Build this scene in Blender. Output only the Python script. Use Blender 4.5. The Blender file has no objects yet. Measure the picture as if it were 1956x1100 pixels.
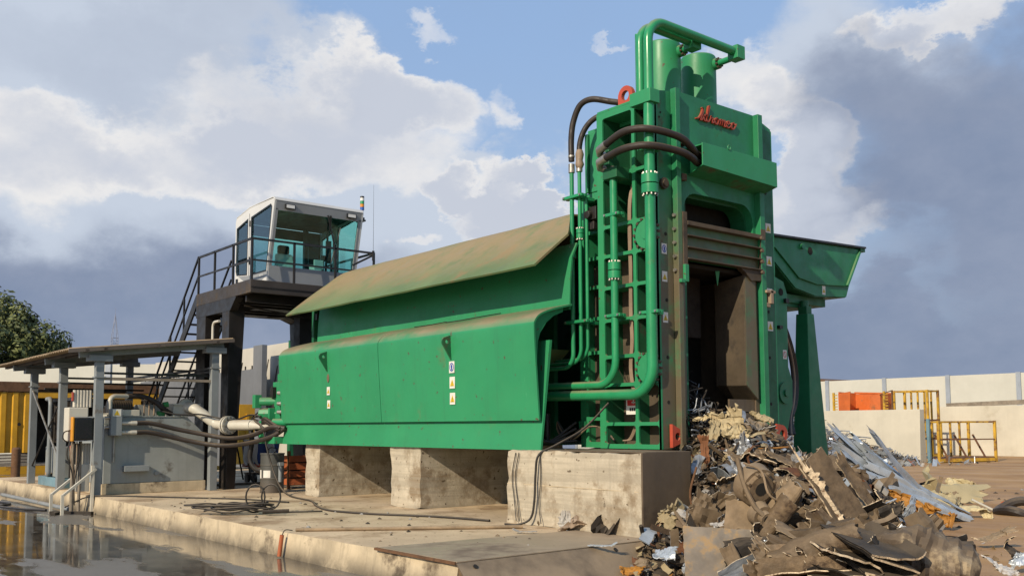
import bpy, bmesh, math, random
from mathutils import Vector, Matrix, noise as NZ
from mathutils.geometry import tessellate_polygon
R_ = math.radians
scene = bpy.context.scene
COL = scene.collection

# ------------------------------------------------------------------ camera
YAW, PIT, ROL = 0.883308, 0.084114, -0.005253
CAM = Vector((10.0391, -11.0916, 1.55)); FPX = 1828.18; CX, CY = 990.08, 658.52
fw = Vector((-math.sin(YAW)*math.cos(PIT), math.cos(YAW)*math.cos(PIT), math.sin(PIT)))
rt = Vector((math.cos(YAW), math.sin(YAW), 0)); up = rt.cross(fw)
rt2 = rt*math.cos(ROL) + up*math.sin(ROL); up2 = up*math.cos(ROL) - rt*math.sin(ROL)
cd = bpy.data.cameras.new('camera'); co = bpy.data.objects.new('camera', cd); COL.objects.link(co)
cd.sensor_width = 36; cd.lens = FPX/1956*36
cd.shift_x = (978-CX)/1956; cd.shift_y = (CY-550)/1956
cd.clip_start = .05; cd.clip_end = 3000
m = Matrix((rt2, up2, -fw)).transposed().to_4x4(); m.translation = CAM
co.matrix_world = m; scene.camera = co

# ------------------------------------------------------------------ sun, sky, exposure
SUN = Vector((.25, -.84, .486)).normalized()
sl = bpy.data.lights.new('sun', 'SUN'); sl.energy = 5.0; sl.angle = R_(.55); sl.color = (1, .855, .65)
so = bpy.data.objects.new('sun', sl); COL.objects.link(so)
so.rotation_euler = SUN.to_track_quat('Z', 'Y').to_euler(); so.location = (0, -30, 30)
scene.view_settings.view_transform = 'Standard'; scene.view_settings.look = 'None'
scene.view_settings.gamma = 1; scene.view_settings.exposure = 0.0
W = bpy.data.worlds.new('World'); scene.world = W; W.use_nodes = True
def pixdir(px, py):
    return (fw + rt2*((px-CX)/FPX) + up2*((CY-py)/FPX)).normalized()
def build_world():
    nt = W.node_tree; nt.nodes.clear(); N = nt.nodes.new; L = nt.links.new
    def math_(op, a, b=None, clamp=False):
        n = N('ShaderNodeMath'); n.operation = op; n.use_clamp = clamp
        for i, x in enumerate((a, b)):
            if x is None: continue
            if isinstance(x, (int, float)): n.inputs[i].default_value = x
            else: L(x, n.inputs[i])
        return n.outputs[0]
    def mixc(f, a, b):
        n = N('ShaderNodeMix'); n.data_type = 'RGBA'
        for i, x in ((0, f), (6, a), (7, b)):
            if isinstance(x, (int, float)): n.inputs[i].default_value = x
            elif isinstance(x, tuple): n.inputs[i].default_value = (*x, 1)
            else: L(x, n.inputs[i])
        return n.outputs[2]
    def sstep(x, a, b):
        n = N('ShaderNodeMapRange'); n.interpolation_type = 'SMOOTHSTEP'
        L(x, n.inputs[0]); n.inputs[1].default_value = a; n.inputs[2].default_value = b
        return n.outputs[0]
    def vm(op, a, b):
        n = N('ShaderNodeVectorMath'); n.operation = op
        for i, x in enumerate((a, b)):
            if isinstance(x, (tuple, Vector)): n.inputs[i].default_value = x
            else: L(x, n.inputs[i])
        return n.outputs['Value' if op == 'DOT_PRODUCT' else 'Vector']
    tc = N('ShaderNodeTexCoord'); D0 = tc.outputs['Generated']
    sky = N('ShaderNodeTexSky'); sky.sky_type = 'NISHITA'; sky.sun_disc = False
    sky.sun_elevation = math.asin(SUN.z); sky.sun_rotation = math.atan2(SUN.x, SUN.y)
    sky.air_density = 1.0; sky.dust_density = 1.6; sky.ozone_density = 1.5
    mp = N('ShaderNodeMapping'); mp.inputs['Scale'].default_value = (1, 1, 1.5); L(D0, mp.inputs[0]); DM = mp.outputs[0]
    def noise(scale, detail, rough, off, out=0):
        n = N('ShaderNodeTexNoise'); n.inputs['Scale'].default_value = scale; n.inputs['Detail'].default_value = detail
        n.inputs['Roughness'].default_value = rough; L(vm('ADD', DM, off), n.inputs['Vector']); return n.outputs[out]
    w1 = noise(4.2, 3, .5, (3.1, 1.7, .4), 1); w2 = noise(13., 7, .62, (7.7, 2.2, 5.4), 1)
    nA = noise(5., 8, .62, (2.2, 6.1, 3.3)); nB = noise(19., 6, .6, (5.2, 1.1, 8.3))
    def warp(a1, a2):
        c1 = vm('MULTIPLY', vm('SUBTRACT', w1, (.5, .5, .5)), (a1, a1, a1)); c2 = vm('MULTIPLY', vm('SUBTRACT', w2, (.5, .5, .5)), (a2, a2, a2))
        return vm('ADD', D0, vm('ADD', c1, c2))
    Dc, Ds = warp(.13, .11), warp(.26, .10)
    def total(bl, D):
        o = None
        for amp, px, py, rx, ry, *t in bl:
            # elliptic bank of cloud around a direction of the sky
            c = pixdir(px, py); e1 = Vector((c.y, -c.x, 0)).normalized(); e2 = e1.cross(c).normalized(); t = t[0] if t else 0
            if e2.z < 0: e2 = -e2
            a, b = e1*math.cos(t)+e2*math.sin(t), e2*math.cos(t)-e1*math.sin(t)
            u = vm('DOT_PRODUCT', D, tuple(a*FPX/rx)); v = vm('DOT_PRODUCT', D, tuple(b*FPX/ry))
            d = math_('ADD', math_('MULTIPLY', u, u), math_('MULTIPLY', v, v))
            x = math_('MULTIPLY', sstep(d, 2.2, 0.0), amp); o = x if o is None else math_('ADD', o, x)
        w = vm('DOT_PRODUCT', D0, tuple(pixdir(978, 400)))           # only the half of the sky these banks stand in
        return math_('MULTIPLY', o, sstep(w, .1, .5))
    up_ = vm('DOT_PRODUCT', D0, (0, 0, 1))
    clear = N('ShaderNodeMix'); clear.data_type = 'RGBA'
    hz = mixc(sstep(up_, .0, .42), SKY_LOW, SKY_HIGH)
    base = mixc(.75, sky.outputs[0], hz)
    n_ = math_('ADD', math_('MULTIPLY', math_('SUBTRACT', nA, .5), 1.0), math_('MULTIPLY', math_('SUBTRACT', nB, .5), .45))
    # scattered clouds everywhere, then the banks
    veil = math_('ADD', total(VEIL, Ds), math_('MULTIPLY', n_, 1.1)); veil = math_('MULTIPLY', sstep(veil, .0, .75), .92)
    cum = math_('ADD', total(CUMULUS, Dc), math_('MULTIPLY', n_, .75)); ca = math_('MULTIPLY', sstep(cum, .22, .92), .95)
    drk = math_('ADD', total(DARK, Ds), math_('MULTIPLY', n_, .55)); da = math_('MULTIPLY', sstep(drk, -.05, 1.15), .95)
    ccol = mixc(sstep(math_('SUBTRACT', cum, math_('MULTIPLY', n_, 2.4)), .3, 1.7), CUM_LIT, CUM_SHADE)
    col = mixc(veil, base, VEIL_COL); col = mixc(ca, col, ccol); col = mixc(da, col, mixc(sstep(n_, -.25, .3), DARK_A, DARK_B))
    bg = N('ShaderNodeBackground'); bg.inputs[1].default_value = .10; L(col, bg.inputs[0])
    out = N('ShaderNodeOutputWorld'); L(bg.outputs[0], out.inputs[0])
    W.cycles.sampling_method = 'MANUAL'; W.cycles.sample_map_resolution = 512
SKY_LOW, SKY_HIGH = (5.0, 6.2, 7.8), (3.5, 5.25, 8.3)
VEIL_COL = (5.9, 6.5, 7.5); CUM_LIT, CUM_SHADE = (9.0, 8.8, 8.6), (5.7, 6.1, 7.0); DARK_A, DARK_B = (2.1, 2.65, 3.9), (2.9, 3.4, 4.6)
# banks of cloud: weight, direction (as seen at a photo point), half sizes, tilt
VEIL = [(.95, 160, 110, 620, 230), (.8, 650, 330, 460, 150), (.8, 900, 480, 460, 120), (.5, 1400, 200, 120, 110), (.75, 1650, 110, 200, 110), (.8, 300, 420, 500, 120), (-.9, 1080, 60, 330, 130), (-.9, 1010, 280, 120, 90), (-.6, 900, 310, 90, 40), (-.5, 650, 50, 160, 50)]
CUMULUS = [(.75, 570, 185, 210, 75), (.85, 800, 190, 130, 50, -.22), (.7, 690, 265, 250, 85), (.6, 250, 260, 300, 70), (.6, 40, 275, 200, 80), (.5, 480, 290, 300, 60),
    (1.5, 865, 385, 52, 40), (1.5, 1030, 398, 90, 50), (1.3, 960, 428, 90, 34), (.8, 790, 468, 55, 16), (1.5, 1085, 372, 46, 44),
    (1.0, 1500, 240, 60, 85), (1.0, 1530, 320, 60, 70), (1.0, 1570, 430, 90, 44), (1.0, 1470, 420, 80, 80), (1.0, 1835, 10, 115, 34), (.8, 1745, 50, 70, 26),
    (.52, 875, 76, 42, 20), (.48, 988, 230, 26, 52), (.7, 1400, 150, 70, 50), (.45, 1188, 66, 24, 9)]
DARK = [(1.1, 40, 680, 660, 190), (.4, 260, 500, 380, 100), (.3, 160, 40, 420, 60), (1.1, 1800, 260, 230, 170), (1.0, 1880, 530, 380, 150), (.95, 1700, 720, 700, 110), (.9, 350, 760, 900, 110), (-.35, 1600, 500, 240, 40)]
build_world()

# ------------------------------------------------------------------ materials
MATS = {}; ALB = .80
def M(name, col, rough=.6, metal=0., var=.18, vs=1.3, dust=0., dustcol=(.33, .25, .16), dirt=None, bump=0., bs=30., streak=0., spec=.4, rnd=0., zdirt=None, chip=0., boards=0.):
    """painted / worn surface: colour drift, dust on upward faces, dirt patches, vertical streaks, fine relief"""
    k_ = 1 if metal > .5 else ALB; col = tuple(x*k_ for x in col); dustcol = tuple(x*ALB for x in dustcol)
    if dirt: dirt = (tuple(x*ALB for x in dirt[0]), *dirt[1:])
    if zdirt: zdirt = (tuple(x*ALB for x in zdirt[0]), *zdirt[1:])
    m = bpy.data.materials.new(name); m.use_nodes = True; nt = m.node_tree; N = nt.nodes.new; L = nt.links.new
    p = nt.nodes['Principled BSDF']; p.inputs['Metallic'].default_value = metal
    p.inputs['Specular IOR Level'].default_value = spec
    tc = N('ShaderNodeTexCoord'); O = tc.outputs['Object']
    def noise(scale, detail=6, rough=.62, vec=None, sc=None):
        n = N('ShaderNodeTexNoise'); n.inputs['Scale'].default_value = scale; n.inputs['Detail'].default_value = detail; n.inputs['Roughness'].default_value = rough
        v = vec or O
        if sc:
            q = N('ShaderNodeMapping'); q.inputs['Scale'].default_value = sc; L(v, q.inputs[0]); v = q.outputs[0]
        L(v, n.inputs['Vector']); return n.outputs[0]
    def mr(x, a, b, c=0, d=1):
        n = N('ShaderNodeMapRange'); n.interpolation_type = 'SMOOTHSTEP'; L(x, n.inputs[0])
        for i, q in enumerate((a, b, c, d)): n.inputs[i+1].default_value = q
        return n.outputs[0]
    def mul(a, b, op='MULTIPLY'):
        n = N('ShaderNodeMath'); n.operation = op
        for i, x in enumerate((a, b)):
            if isinstance(x, (int, float)): n.inputs[i].default_value = x
            else: L(x, n.inputs[i])
        return n.outputs[0]
    def mix(f, a, b):
        n = N('ShaderNodeMix'); n.data_type = 'RGBA'
        for i, x in ((0, f), (6, a), (7, b)):
            if isinstance(x, (int, float)): n.inputs[i].default_value = x
            elif isinstance(x, tuple): n.inputs[i].default_value = (*x, 1)
            else: L(x, n.inputs[i])
        return n.outputs[2]
    n1 = noise(vs); c = mix(mr(n1, .3, .7), tuple(x*(1-var) for x in col), tuple(min(1, x*(1+var)) for x in col))
    if rnd:
        oi = N('ShaderNodeObjectInfo'); c = mix(mul(oi.outputs['Random'], rnd), c, tuple(x*.35 for x in col))
    if streak:
        s = noise(1.0, 5, .7, sc=(7, 7, .35)); c = mix(mul(mr(s, .5, .75), streak), c, tuple(x*.45+.02 for x in col))
    rr = mr(noise(vs*3.1, 4), .3, .7, max(0, rough-.1), min(1, rough+.12))
    if dirt:
        dc, amt, dsc = dirt
        d = mr(noise(dsc, 9, .68), .66-amt*.4, .78-amt*.3); c = mix(d, c, dc)
        rr = mix(d, rr, (.9, .9, .9))
    if zdirt:
        dc, z0, z1, amt = zdirt
        sp = N('ShaderNodeSeparateXYZ'); L(O, sp.inputs[0])
        f = mul(mr(sp.outputs[2], z1, z0), mr(noise(1.7, 8, .7), .22, .55)); f = mul(f, amt); c = mix(f, c, dc)
    if chip:
        cn = mr(noise(11., 3, .5), .70-chip, .73-chip); c = mix(cn, c, (.085, .06, .035)); sc_ = mr(noise(3., 2, .8, sc=(9, 9, .6)), .72, .76, 0, .5); c = mix(sc_, c, tuple(min(1, x*1.5+.05) for x in col))
    if boards:
        bd = mr(noise(1., 3, .6, sc=(.35, .35, 11)), .42, .60, 0, boards); c = mix(bd, c, tuple(x*.62 for x in col))
    if dust:
        g = N('ShaderNodeNewGeometry'); sp = N('ShaderNodeSeparateXYZ'); L(g.outputs['Normal'], sp.inputs[0])
        d = mul(mr(sp.outputs[2], .25, .8), mr(noise(1.1, 7, .65), .25, .62)); d = mul(d, dust)
        c = mix(d, c, mix(noise(3.), tuple(x*.8 for x in dustcol), tuple(x*1.2 for x in dustcol)))
    L(c, p.inputs['Base Color']); L(rr, p.inputs['Roughness'])
    if bump:
        b = N('ShaderNodeBump'); b.inputs['Strength'].default_value = bump; b.inputs['Distance'].default_value = .02
        L(noise(bs, 5, .65), b.inputs['Height']); L(b.outputs[0], p.inputs['Normal'])
    MATS[name] = m; return m
GREEN = (.022, .285, .112)
M('green', (.03, .275, .112), .46, dust=.9, var=.08, vs=.6, bump=.035, bs=5, dirt=((.09, .20, .09), .14, .9), streak=.24, chip=.012)
M('green_pipe', (.022, .28, .112), .33, dust=.7, var=.12, dirt=((.10, .15, .07), .10, 3.))
M('green_dusty', (.125, .205, .08), .65, var=.14, vs=.8, zdirt=((.31, .235, .12), 3.7, 2.72, 1.), dirt=((.24, .17, .085), .34, 1.1), chip=.0, bump=.05, bs=5)
M('green_cell_shaded', (.012, .115, .048), .6, var=.3, dust=.8, dirt=((.05, .045, .03), .3, 2.))  # grimy green, darkened to paint in the shade inside the side openings
M('green_worn', (.02, .22, .09), .5, dust=.6, var=.22, dirt=((.12, .095, .06), .35, 1.3), zdirt=((.14, .105, .066), 2.6, 4.5, .95), streak=.5, bump=.08, bs=14)
M('green_shaded', (.02, .20, .085), .45, dust=.6, var=.15, streak=.4, dirt=((.07, .10, .05), .15, 1.6), bump=.03, bs=9)  # darker copy of the green, shade of the front faces put into the paint
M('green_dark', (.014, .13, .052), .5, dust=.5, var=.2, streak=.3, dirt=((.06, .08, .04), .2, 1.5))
M('grime', (.085, .064, .041), .75, dust=.25, var=.3, bump=.15, bs=18, dirt=((.05, .04, .03), .3, 2.), streak=.3)
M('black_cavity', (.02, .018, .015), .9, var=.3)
M('brown_steel', (.125, .092, .06), .6, dust=.9, var=.18, bump=.08, bs=12, streak=.35, dirt=((.08, .055, .035), .25, 1.))
M('rubber', (.026, .019, .015), .55, var=.25, vs=3, dust=.35)
M('rubber_black', (.016, .015, .015), .5, var=.2, dust=.3)
M('bare_steel', (.34, .32, .28), .4, .7, var=.25, vs=5, dirt=((.2, .14, .09), .2, 6))
M('bolt_steel', (.36, .34, .30), .35, .8, var=.2)
M('red_paint', (.46, .075, .04), .45, var=.12, dust=.4, dirt=((.25, .16, .1), .15, 6))
M('logo_red', (.38, .062, .032), .5, var=.15, dust=.4)
M('concrete', (.56, .495, .38), .88, var=.16, vs=1.6, bump=.3, bs=26, dirt=((.28, .215, .14), .48, 1.5), streak=.5, boards=.55, chip=.03, spec=.15)
M('concrete_wall', (.61, .565, .455), .85, var=.08, vs=.5, bump=.05, bs=8, streak=.12, dirt=((.45, .40, .30), .15, .3))
M('wall_cream', (.60, .59, .515), .8, var=.06, vs=.4, streak=.06)
M('wall_post', (.36, .40, .45), .6, .2, var=.1)
M('precast', (.55, .52, .45), .85, var=.08, vs=.4, streak=.12)
M('wall_grey', (.16, .17, .185), .8, var=.12, vs=.6, streak=.2)  # plain dark grey of the lower wall panels
M('slab', (.62, .48, .315), .88, var=.16, vs=.5, bump=.3, bs=14, dirt=((.34, .235, .14), .47, .55), chip=.03, spec=.15)
M('sheet_brown', (.40, .31, .21), .55, var=.15, vs=.6, dirt=((.19, .14, .095), .42, .5), bump=.06, bs=9)
M('kerb', (.56, .46, .31), .85, var=.22, vs=1.4, bump=.25, bs=16, dirt=((.14, .105, .07), .36, 1.3), streak=.5, zdirt=((.06, .05, .036), -.42, -.08, .85))
M('grey_paint', (.30, .32, .31), .45, var=.1, streak=.2, dust=.4, dirt=((.14, .13, .11), .22, 1.6))
M('grey_post', (.24, .265, .275), .5, var=.12, dust=.4, dirt=((.16, .13, .10), .2, 2.5), streak=.2)
M('black_paint', (.022, .019, .017), .42, var=.2, dust=.5, dirt=((.06, .045, .035), .15, 2.))
M('deck_paint', (.05, .04, .032), .5, var=.2, dust=.4, dirt=((.10, .075, .05), .25, 2.))
M('cab_white', (.66, .67, .66), .35, var=.05, vs=.8, dust=.2, dirt=((.5, .48, .44), .1, 1.5))
M('cab_grey', (.30, .32, .34), .4, var=.06)
M('dark_plastic', (.015, .016, .018), .4, var=.1)
M('seat_white', (.85, .86, .82), .6, var=.08)
M('white_pipe', (.60, .58, .50), .4, var=.1, dust=.5, dirt=((.33, .27, .2), .2, 4))
M('cream_box', (.62, .58, .48), .5, var=.08, dirt=((.35, .3, .22), .2, 4))
M('orange_trim', (.70, .30, .02), .45, var=.08)
M('screen_dark', (.012, .012, .014), .2, var=.1)
M('yellow_paint', (.62, .33, .02), .5, var=.15, dirt=((.30, .14, .03), .28, 1.6), streak=.3)
M('yellow_rack', (.56, .33, .03), .6, var=.25, dirt=((.20, .09, .035), .48, 2.2))
M('rust_rack', (.15, .07, .035), .8, var=.3, dirt=((.42, .25, .04), .15, 2.))
M('rust', (.15, .075, .035), .85, var=.35, vs=3, bump=.2, bs=25, dirt=((.07, .035, .02), .35, 3.))
M('orange_skip', (.60, .14, .03), .5, var=.15, dirt=((.28, .12, .05), .25, 1.4))
M('orange_crate', (.42, .115, .04), .6, var=.2, dirt=((.16, .06, .03), .3, 3))
M('blue_paint', (.03, .07, .24), .5, var=.2)
M('blue_post', (.16, .27, .32), .5, var=.2)
M('cloth_white', (.62, .60, .57), .9, var=.1)
M('drum_grey', (.075, .078, .072), .5, var=.15, dust=.4, zdirt=((.11, .08, .055), .0, .5, .7))
M('paper_white', (.72, .70, .64), .7, var=.08, vs=5)
M('wood_grey', (.26, .22, .17), .85, var=.25, vs=4, bump=.2, bs=18)
M('roof_tan', (.40, .29, .17), .75, var=.25, vs=1.2, dirt=((.26, .17, .09), .3, 1.5))
M('roof_under', (.12, .10, .085), .8, var=.25)
M('cable_tan', (.30, .22, .15), .6, var=.2)
M('cable_black', (.03, .026, .022), .6, var=.2, dust=.5)
M('sticker_white', (.74, .73, .66), .5, var=.06, vs=6, dirt=((.5, .45, .35), .12, 9))
M('sticker_yellow', (.72, .50, .03), .5, var=.08)
M('sticker_black', (.02, .02, .02), .5, var=0)
M('sticker_blue', (.03, .07, .35), .5, var=.05)
M('sticker_red', (.55, .03, .03), .5, var=.05)
# scrap
SC = dict(rnd=.75)
M('scrap_brown', (.20, .138, .078), .65, .15, var=.5, vs=3.5, dust=.4, dustcol=(.33, .24, .145), bump=.35, bs=18, dirt=((.065, .042, .027), .42, 3.), **SC)
M('scrap_mud', (.10, .072, .047), .8, var=.3, vs=3, bump=.4, bs=12, dirt=((.40, .31, .19), .42, 3.2), dust=.35)
M('scrap_dusty', (.32, .232, .142), .8, var=.35, vs=3, dust=.45, dustcol=(.38, .29, .19), bump=.25, bs=16, dirt=((.14, .09, .05), .3, 2.5), **SC)
M('scrap_plate', (.235, .20, .155), .55, .2, var=.25, vs=2.5, dirt=((.42, .27, .12), .46, 4.2), bump=.08, bs=25, dust=.3)
M('scrap_rust', (.24, .098, .04), .85, var=.3, vs=3, bump=.2, bs=22, dirt=((.12, .05, .025), .3, 3.), **SC)
M('scrap_dark', (.045, .036, .028), .75, .2, var=.35, vs=3, bump=.2, bs=20, dust=.3, **SC)
M('scrap_edge', (.62, .50, .34), .6, .2, var=.4, vs=9, dirt=((.16, .09, .05), .4, 12.), bump=.4, bs=50)
M('galv', (.60, .66, .71), .32, .35, var=.2, vs=2.2, dirt=((.3, .33, .36), .22, 2.5), bump=.06, bs=8, rnd=.4)
M('silver', (.58, .61, .64), .35, .45, var=.35, vs=6, **SC)
M('cream_foam', (.64, .52, .30), .75, var=.2, vs=3, bump=.35, bs=18, dirt=((.38, .27, .14), .3, 4.), **SC)
M('cream_sheet', (.66, .56, .33), .6, var=.1, vs=1.5, dirt=((.42, .32, .17), .22, 2.), **SC)
M('orange_sheet', (.52, .23, .03), .6, var=.2, vs=2.5, dirt=((.2, .1, .04), .35, 3.), **SC)
M('white_scrap', (.60, .57, .52), .6, .1, var=.2, vs=4, dirt=((.3, .24, .18), .35, 5.), **SC)
M('green_scrap', (.02, .20, .05), .55, var=.25, vs=4)
M('bark', (.09, .07, .05), .9, var=.3, vs=4, bump=.4, bs=12)
M('leaf_light', (.15, .17, .052), .65, var=.3, vs=2)
M('leaf_dark', (.075, .095, .032), .7, var=.3, vs=2)
M('mast_hazed', (.30, .33, .42), .7, 0., var=.2)  # pale blue grey, distance haze painted into the steel colour
M('roof_far', (.62, .55, .40), .7, var=.1)
M('seat_black', (.014, .014, .014), .7, var=.1)
def emit_lens(name, col):
    m = M(name, col, .25, var=.02); return m
for k_, c_ in dict(lamp_white=(.75, .75, .72), lamp_green=(.04, .32, .12), lamp_amber=(.7, .26, .02), lamp_blue=(.04, .12, .45)).items(): emit_lens(k_, c_)
def glass(name, tint, gl=.09, rough=.02):
    m = bpy.data.materials.new(name); m.use_nodes = True; nt = m.node_tree; nt.nodes.clear(); N = nt.nodes.new; L = nt.links.new
    t = N('ShaderNodeBsdfTransparent'); t.inputs[0].default_value = (*tint, 1)
    g = N('ShaderNodeBsdfGlossy'); g.inputs['Roughness'].default_value = rough; g.inputs[0].default_value = (.9, .95, .95, 1)
    f = N('ShaderNodeLayerWeight'); f.inputs[0].default_value = .5; q = N('ShaderNodeMath'); q.operation = 'POWER'; L(f.outputs['Facing'], q.inputs[0]); q.inputs[1].default_value = 4.
    a = N('ShaderNodeMath'); a.operation = 'MULTIPLY_ADD'; L(q.outputs[0], a.inputs[0]); a.inputs[1].default_value = .6; a.inputs[2].default_value = gl
    x = N('ShaderNodeMixShader'); L(a.outputs[0], x.inputs[0]); L(t.outputs[0], x.inputs[1]); L(g.outputs[0], x.inputs[2])
    o = N('ShaderNodeOutputMaterial'); L(x.outputs[0], o.inputs[0]); MATS[name] = m
glass('glass_teal', (.74, .95, .91), .05)
glass('glass_smoke', (.55, .70, .71), .10)

# ------------------------------------------------------------------ mesh helpers
class MB:
    def __init__(s): s.v = []; s.f = []; s.mi = []; s.cur = 0
    def add(s, vs, fs):
        o = len(s.v); s.v += [tuple(v) for v in vs]; s.f += [tuple(i+o for i in f) for f in fs]; s.mi += [s.cur]*len(fs); return s
    def hexa(s, p):
        return s.add(p, [(0, 3, 2, 1), (4, 5, 6, 7), (0, 1, 5, 4), (1, 2, 6, 5), (2, 3, 7, 6), (3, 0, 4, 7)])
    def box(s, x0, x1, y0, y1, z0, z1):
        x0, x1 = sorted((x0, x1)); y0, y1 = sorted((y0, y1)); z0, z1 = sorted((z0, z1))
        return s.hexa([(x0, y0, z0), (x1, y0, z0), (x1, y1, z0), (x0, y1, z0), (x0, y0, z1), (x1, y0, z1), (x1, y1, z1), (x0, y1, z1)])
    def bar(s, a, b, w, h, upv=(0, 0, 1)):
        a, b = Vector(a), Vector(b); d = (b-a).normalized(); u = Vector(upv)
        if abs(d.dot(u)) > .99: u = Vector((1, 0, 0))
        e = d.cross(u).normalized(); u = e.cross(d).normalized(); e *= w/2; u *= h/2
        return s.hexa([a-e-u, a+e-u, b+e-u, b-e-u, a-e+u, a+e+u, b+e+u, b-e+u])
    def cyl(s, a, b, r0, r1=None, n=16, caps=True):
        a, b = Vector(a), Vector(b); r1 = r0 if r1 is None else r1
        d = (b-a).normalized(); u = Vector((0, 0, 1)) if abs(d.z) < .9 else Vector((1, 0, 0))
        e = d.cross(u).normalized(); u = d.cross(e)
        vs = []
        for c, r in ((a, r0), (b, r1)):
            for i in range(n):
                t = 2*math.pi*i/n; vs.append(c+e*math.cos(t)*r+u*math.sin(t)*r)
        fs = [(i, i+n, (i+1) % n+n, (i+1) % n) for i in range(n)]
        if caps: fs += [tuple(range(n)), tuple(range(2*n-1, n-1, -1))]
        return s.add(vs, fs)
    def tube(s, pts, r, n=10, rs=None):
        pts = [Vector(p) for p in pts]; k = len(pts); vs = []; fs = []
        t0 = (pts[1]-pts[0]).normalized(); u = Vector((0, 0, 1)) if abs(t0.z) < .9 else Vector((1, 0, 0))
        e = t0.cross(u).normalized()
        for i, p in enumerate(pts):
            t = (pts[min(i+1, k-1)]-pts[max(i-1, 0)]).normalized()
            e = (e-t*e.dot(t)).normalized(); g = t.cross(e); rr = rs[i] if rs else r
            for j in range(n):
                a = 2*math.pi*j/n; vs.append(p+e*math.cos(a)*rr+g*math.sin(a)*rr)
        for i in range(k-1):
            for j in range(n):
                fs.append((i*n+j, i*n+(j+1) % n, (i+1)*n+(j+1) % n, (i+1)*n+j))
        fs += [tuple(range(n-1, -1, -1)), tuple((k-1)*n+j for j in range(n))]
        return s.add(vs, fs)
    def prism(s, loops, vec):
        """outer polygon (3d points) with holes, extruded by vec"""
        if not isinstance(loops[0][0], (tuple, list, Vector)): loops = [loops]
        loops = [[Vector(p) for p in l] for l in loops]; vec = Vector(vec); flat = [p for l in loops for p in l]; n = len(flat)
        tri = tessellate_polygon(loops); fs = []
        for t in tri: fs += [tuple(t), tuple(i+n for i in reversed(t))]
        o = 0
        for l in loops:
            k = len(l)
            fs += [(o+i, o+(i+1) % k, o+(i+1) % k+n, o+i+n) for i in range(k)]; o += k
        return s.add(flat+[p+vec for p in flat], fs)
    def sweep(s, prof, x0, x1, t=0.03, nx=1, close=False):
        """(y,z) profile swept along x with thickness t"""
        k = len(prof); off = []
        for i in range(k):
            a = Vector(prof[max(i-1, 0)]); b = Vector(prof[min(i+1, k-1)]); d = (b-a).normalized(); off.append(Vector((d.y, -d.x))*t)
        vs = []
        for j in range(nx+1):
            x = x0+(x1-x0)*j/nx
            vs += [(x, p[0], p[1]) for p in prof]+[(x, p[0]+o.x, p[1]+o.y) for p, o in zip(prof, off)]
        fs = []; w = 2*k
        for j in range(nx):
            a = j*w; b = a+w
            for i in range(k-1):
                fs.append((a+i, b+i, b+i+1, a+i+1)); fs.append((a+k+i, a+k+i+1, b+k+i+1, b+k+i))
            fs.append((a, a+k, b+k, b)); fs.append((a+k-1, b+k-1, b+2*k-1, a+2*k-1))
        for a in (0, nx*w):
            for i in range(k-1): fs.append((a+i, a+i+1, a+k+i+1, a+k+i))
        return s.add(vs, fs)
def fillet(pts, r, n=6):
    pts = [Vector(p) for p in pts]; out = [pts[0]]
    for i in range(1, len(pts)-1):
        a, b, c = pts[i-1], pts[i], pts[i+1]; d1 = (a-b); d2 = (c-b)
        ang = d1.angle(d2); q = min(r/math.tan(ang/2), d1.length*.49, d2.length*.49)
        p1 = b+d1.normalized()*q; p2 = b+d2.normalized()*q
        for j in range(n+1):
            t = j/n; out.append(p1*(1-t)**2+b*2*t*(1-t)+p2*t*t) if False else out.append(arc_pt(p1, b, p2, t))
    out.append(pts[-1]); return out
def arc_pt(p1, b, p2, t):
    w = math.sin((p1-b).angle(p2-b)/2)
    den = (1-t)**2+2*t*(1-t)*w+t*t
    return (p1*(1-t)**2+b*(2*t*(1-t)*w)+p2*t*t)/den
def smooth(pts, n=8):
    pts = [Vector(p) for p in pts]; P = [2*pts[0]-pts[1]]+pts+[2*pts[-1]-pts[-2]]; out = []
    for i in range(1, len(P)-2):
        a, b, c, d = P[i-1], P[i], P[i+1], P[i+2]
        for j in range(n):
            t = j/n; out.append(.5*((2*b)+(c-a)*t+(2*a-5*b+4*c-d)*t*t+(3*b-a-3*c+d)*t**3))
    out.append(pts[-1]); return out
def circle(c, e, u, r, n=16):
    c, e, u = Vector(c), Vector(e), Vector(u)
    return [c+e*math.cos(2*math.pi*i/n)*r+u*math.sin(2*math.pi*i/n)*r for i in range(n)]
ORG = {}
def place(o, parent, origin):
    COL.objects.link(o)
    if parent is not None: o.parent = parent
def T(name, label, cat, loc, group=None):
    o = bpy.data.objects.new(name, None); COL.objects.link(o); o.location = loc; o.empty_display_size = .2
    o['label'] = label; o['category'] = cat
    if group: o['group'] = group
    ORG[o.name] = Vector(loc); return o
def mesh_of(name, mb, mats, org=Vector((0, 0, 0)), sm=None):
    me = bpy.data.meshes.new(name); me.from_pydata([tuple(Vector(v)-org) for v in mb.v], [], mb.f)
    for x in (mats if isinstance(mats, (list, tuple)) else [mats]): me.materials.append(MATS[x])
    for p, i in zip(me.polygons, mb.mi): p.material_index = i
    b = bmesh.new(); b.from_mesh(me); bmesh.ops.recalc_face_normals(b, faces=b.faces); b.to_mesh(me); b.free()
    if sm is not None:
        me.shade_smooth(); me.set_sharp_from_angle(angle=R_(sm))
    me.update(); return me
def part(name, mb, mats, parent=None, bev=0, sm=None, label=None):
    """mesh part under a thing (mb in world coordinates)"""
    org = ORG[parent.name]
    o = bpy.data.objects.new(name, mesh_of(name, mb, mats, org, sm)); COL.objects.link(o); o.parent = parent; ORG[o.name] = org
    if bev: bevel(o, bev)
    if label: o['label'] = label
    return o
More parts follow.
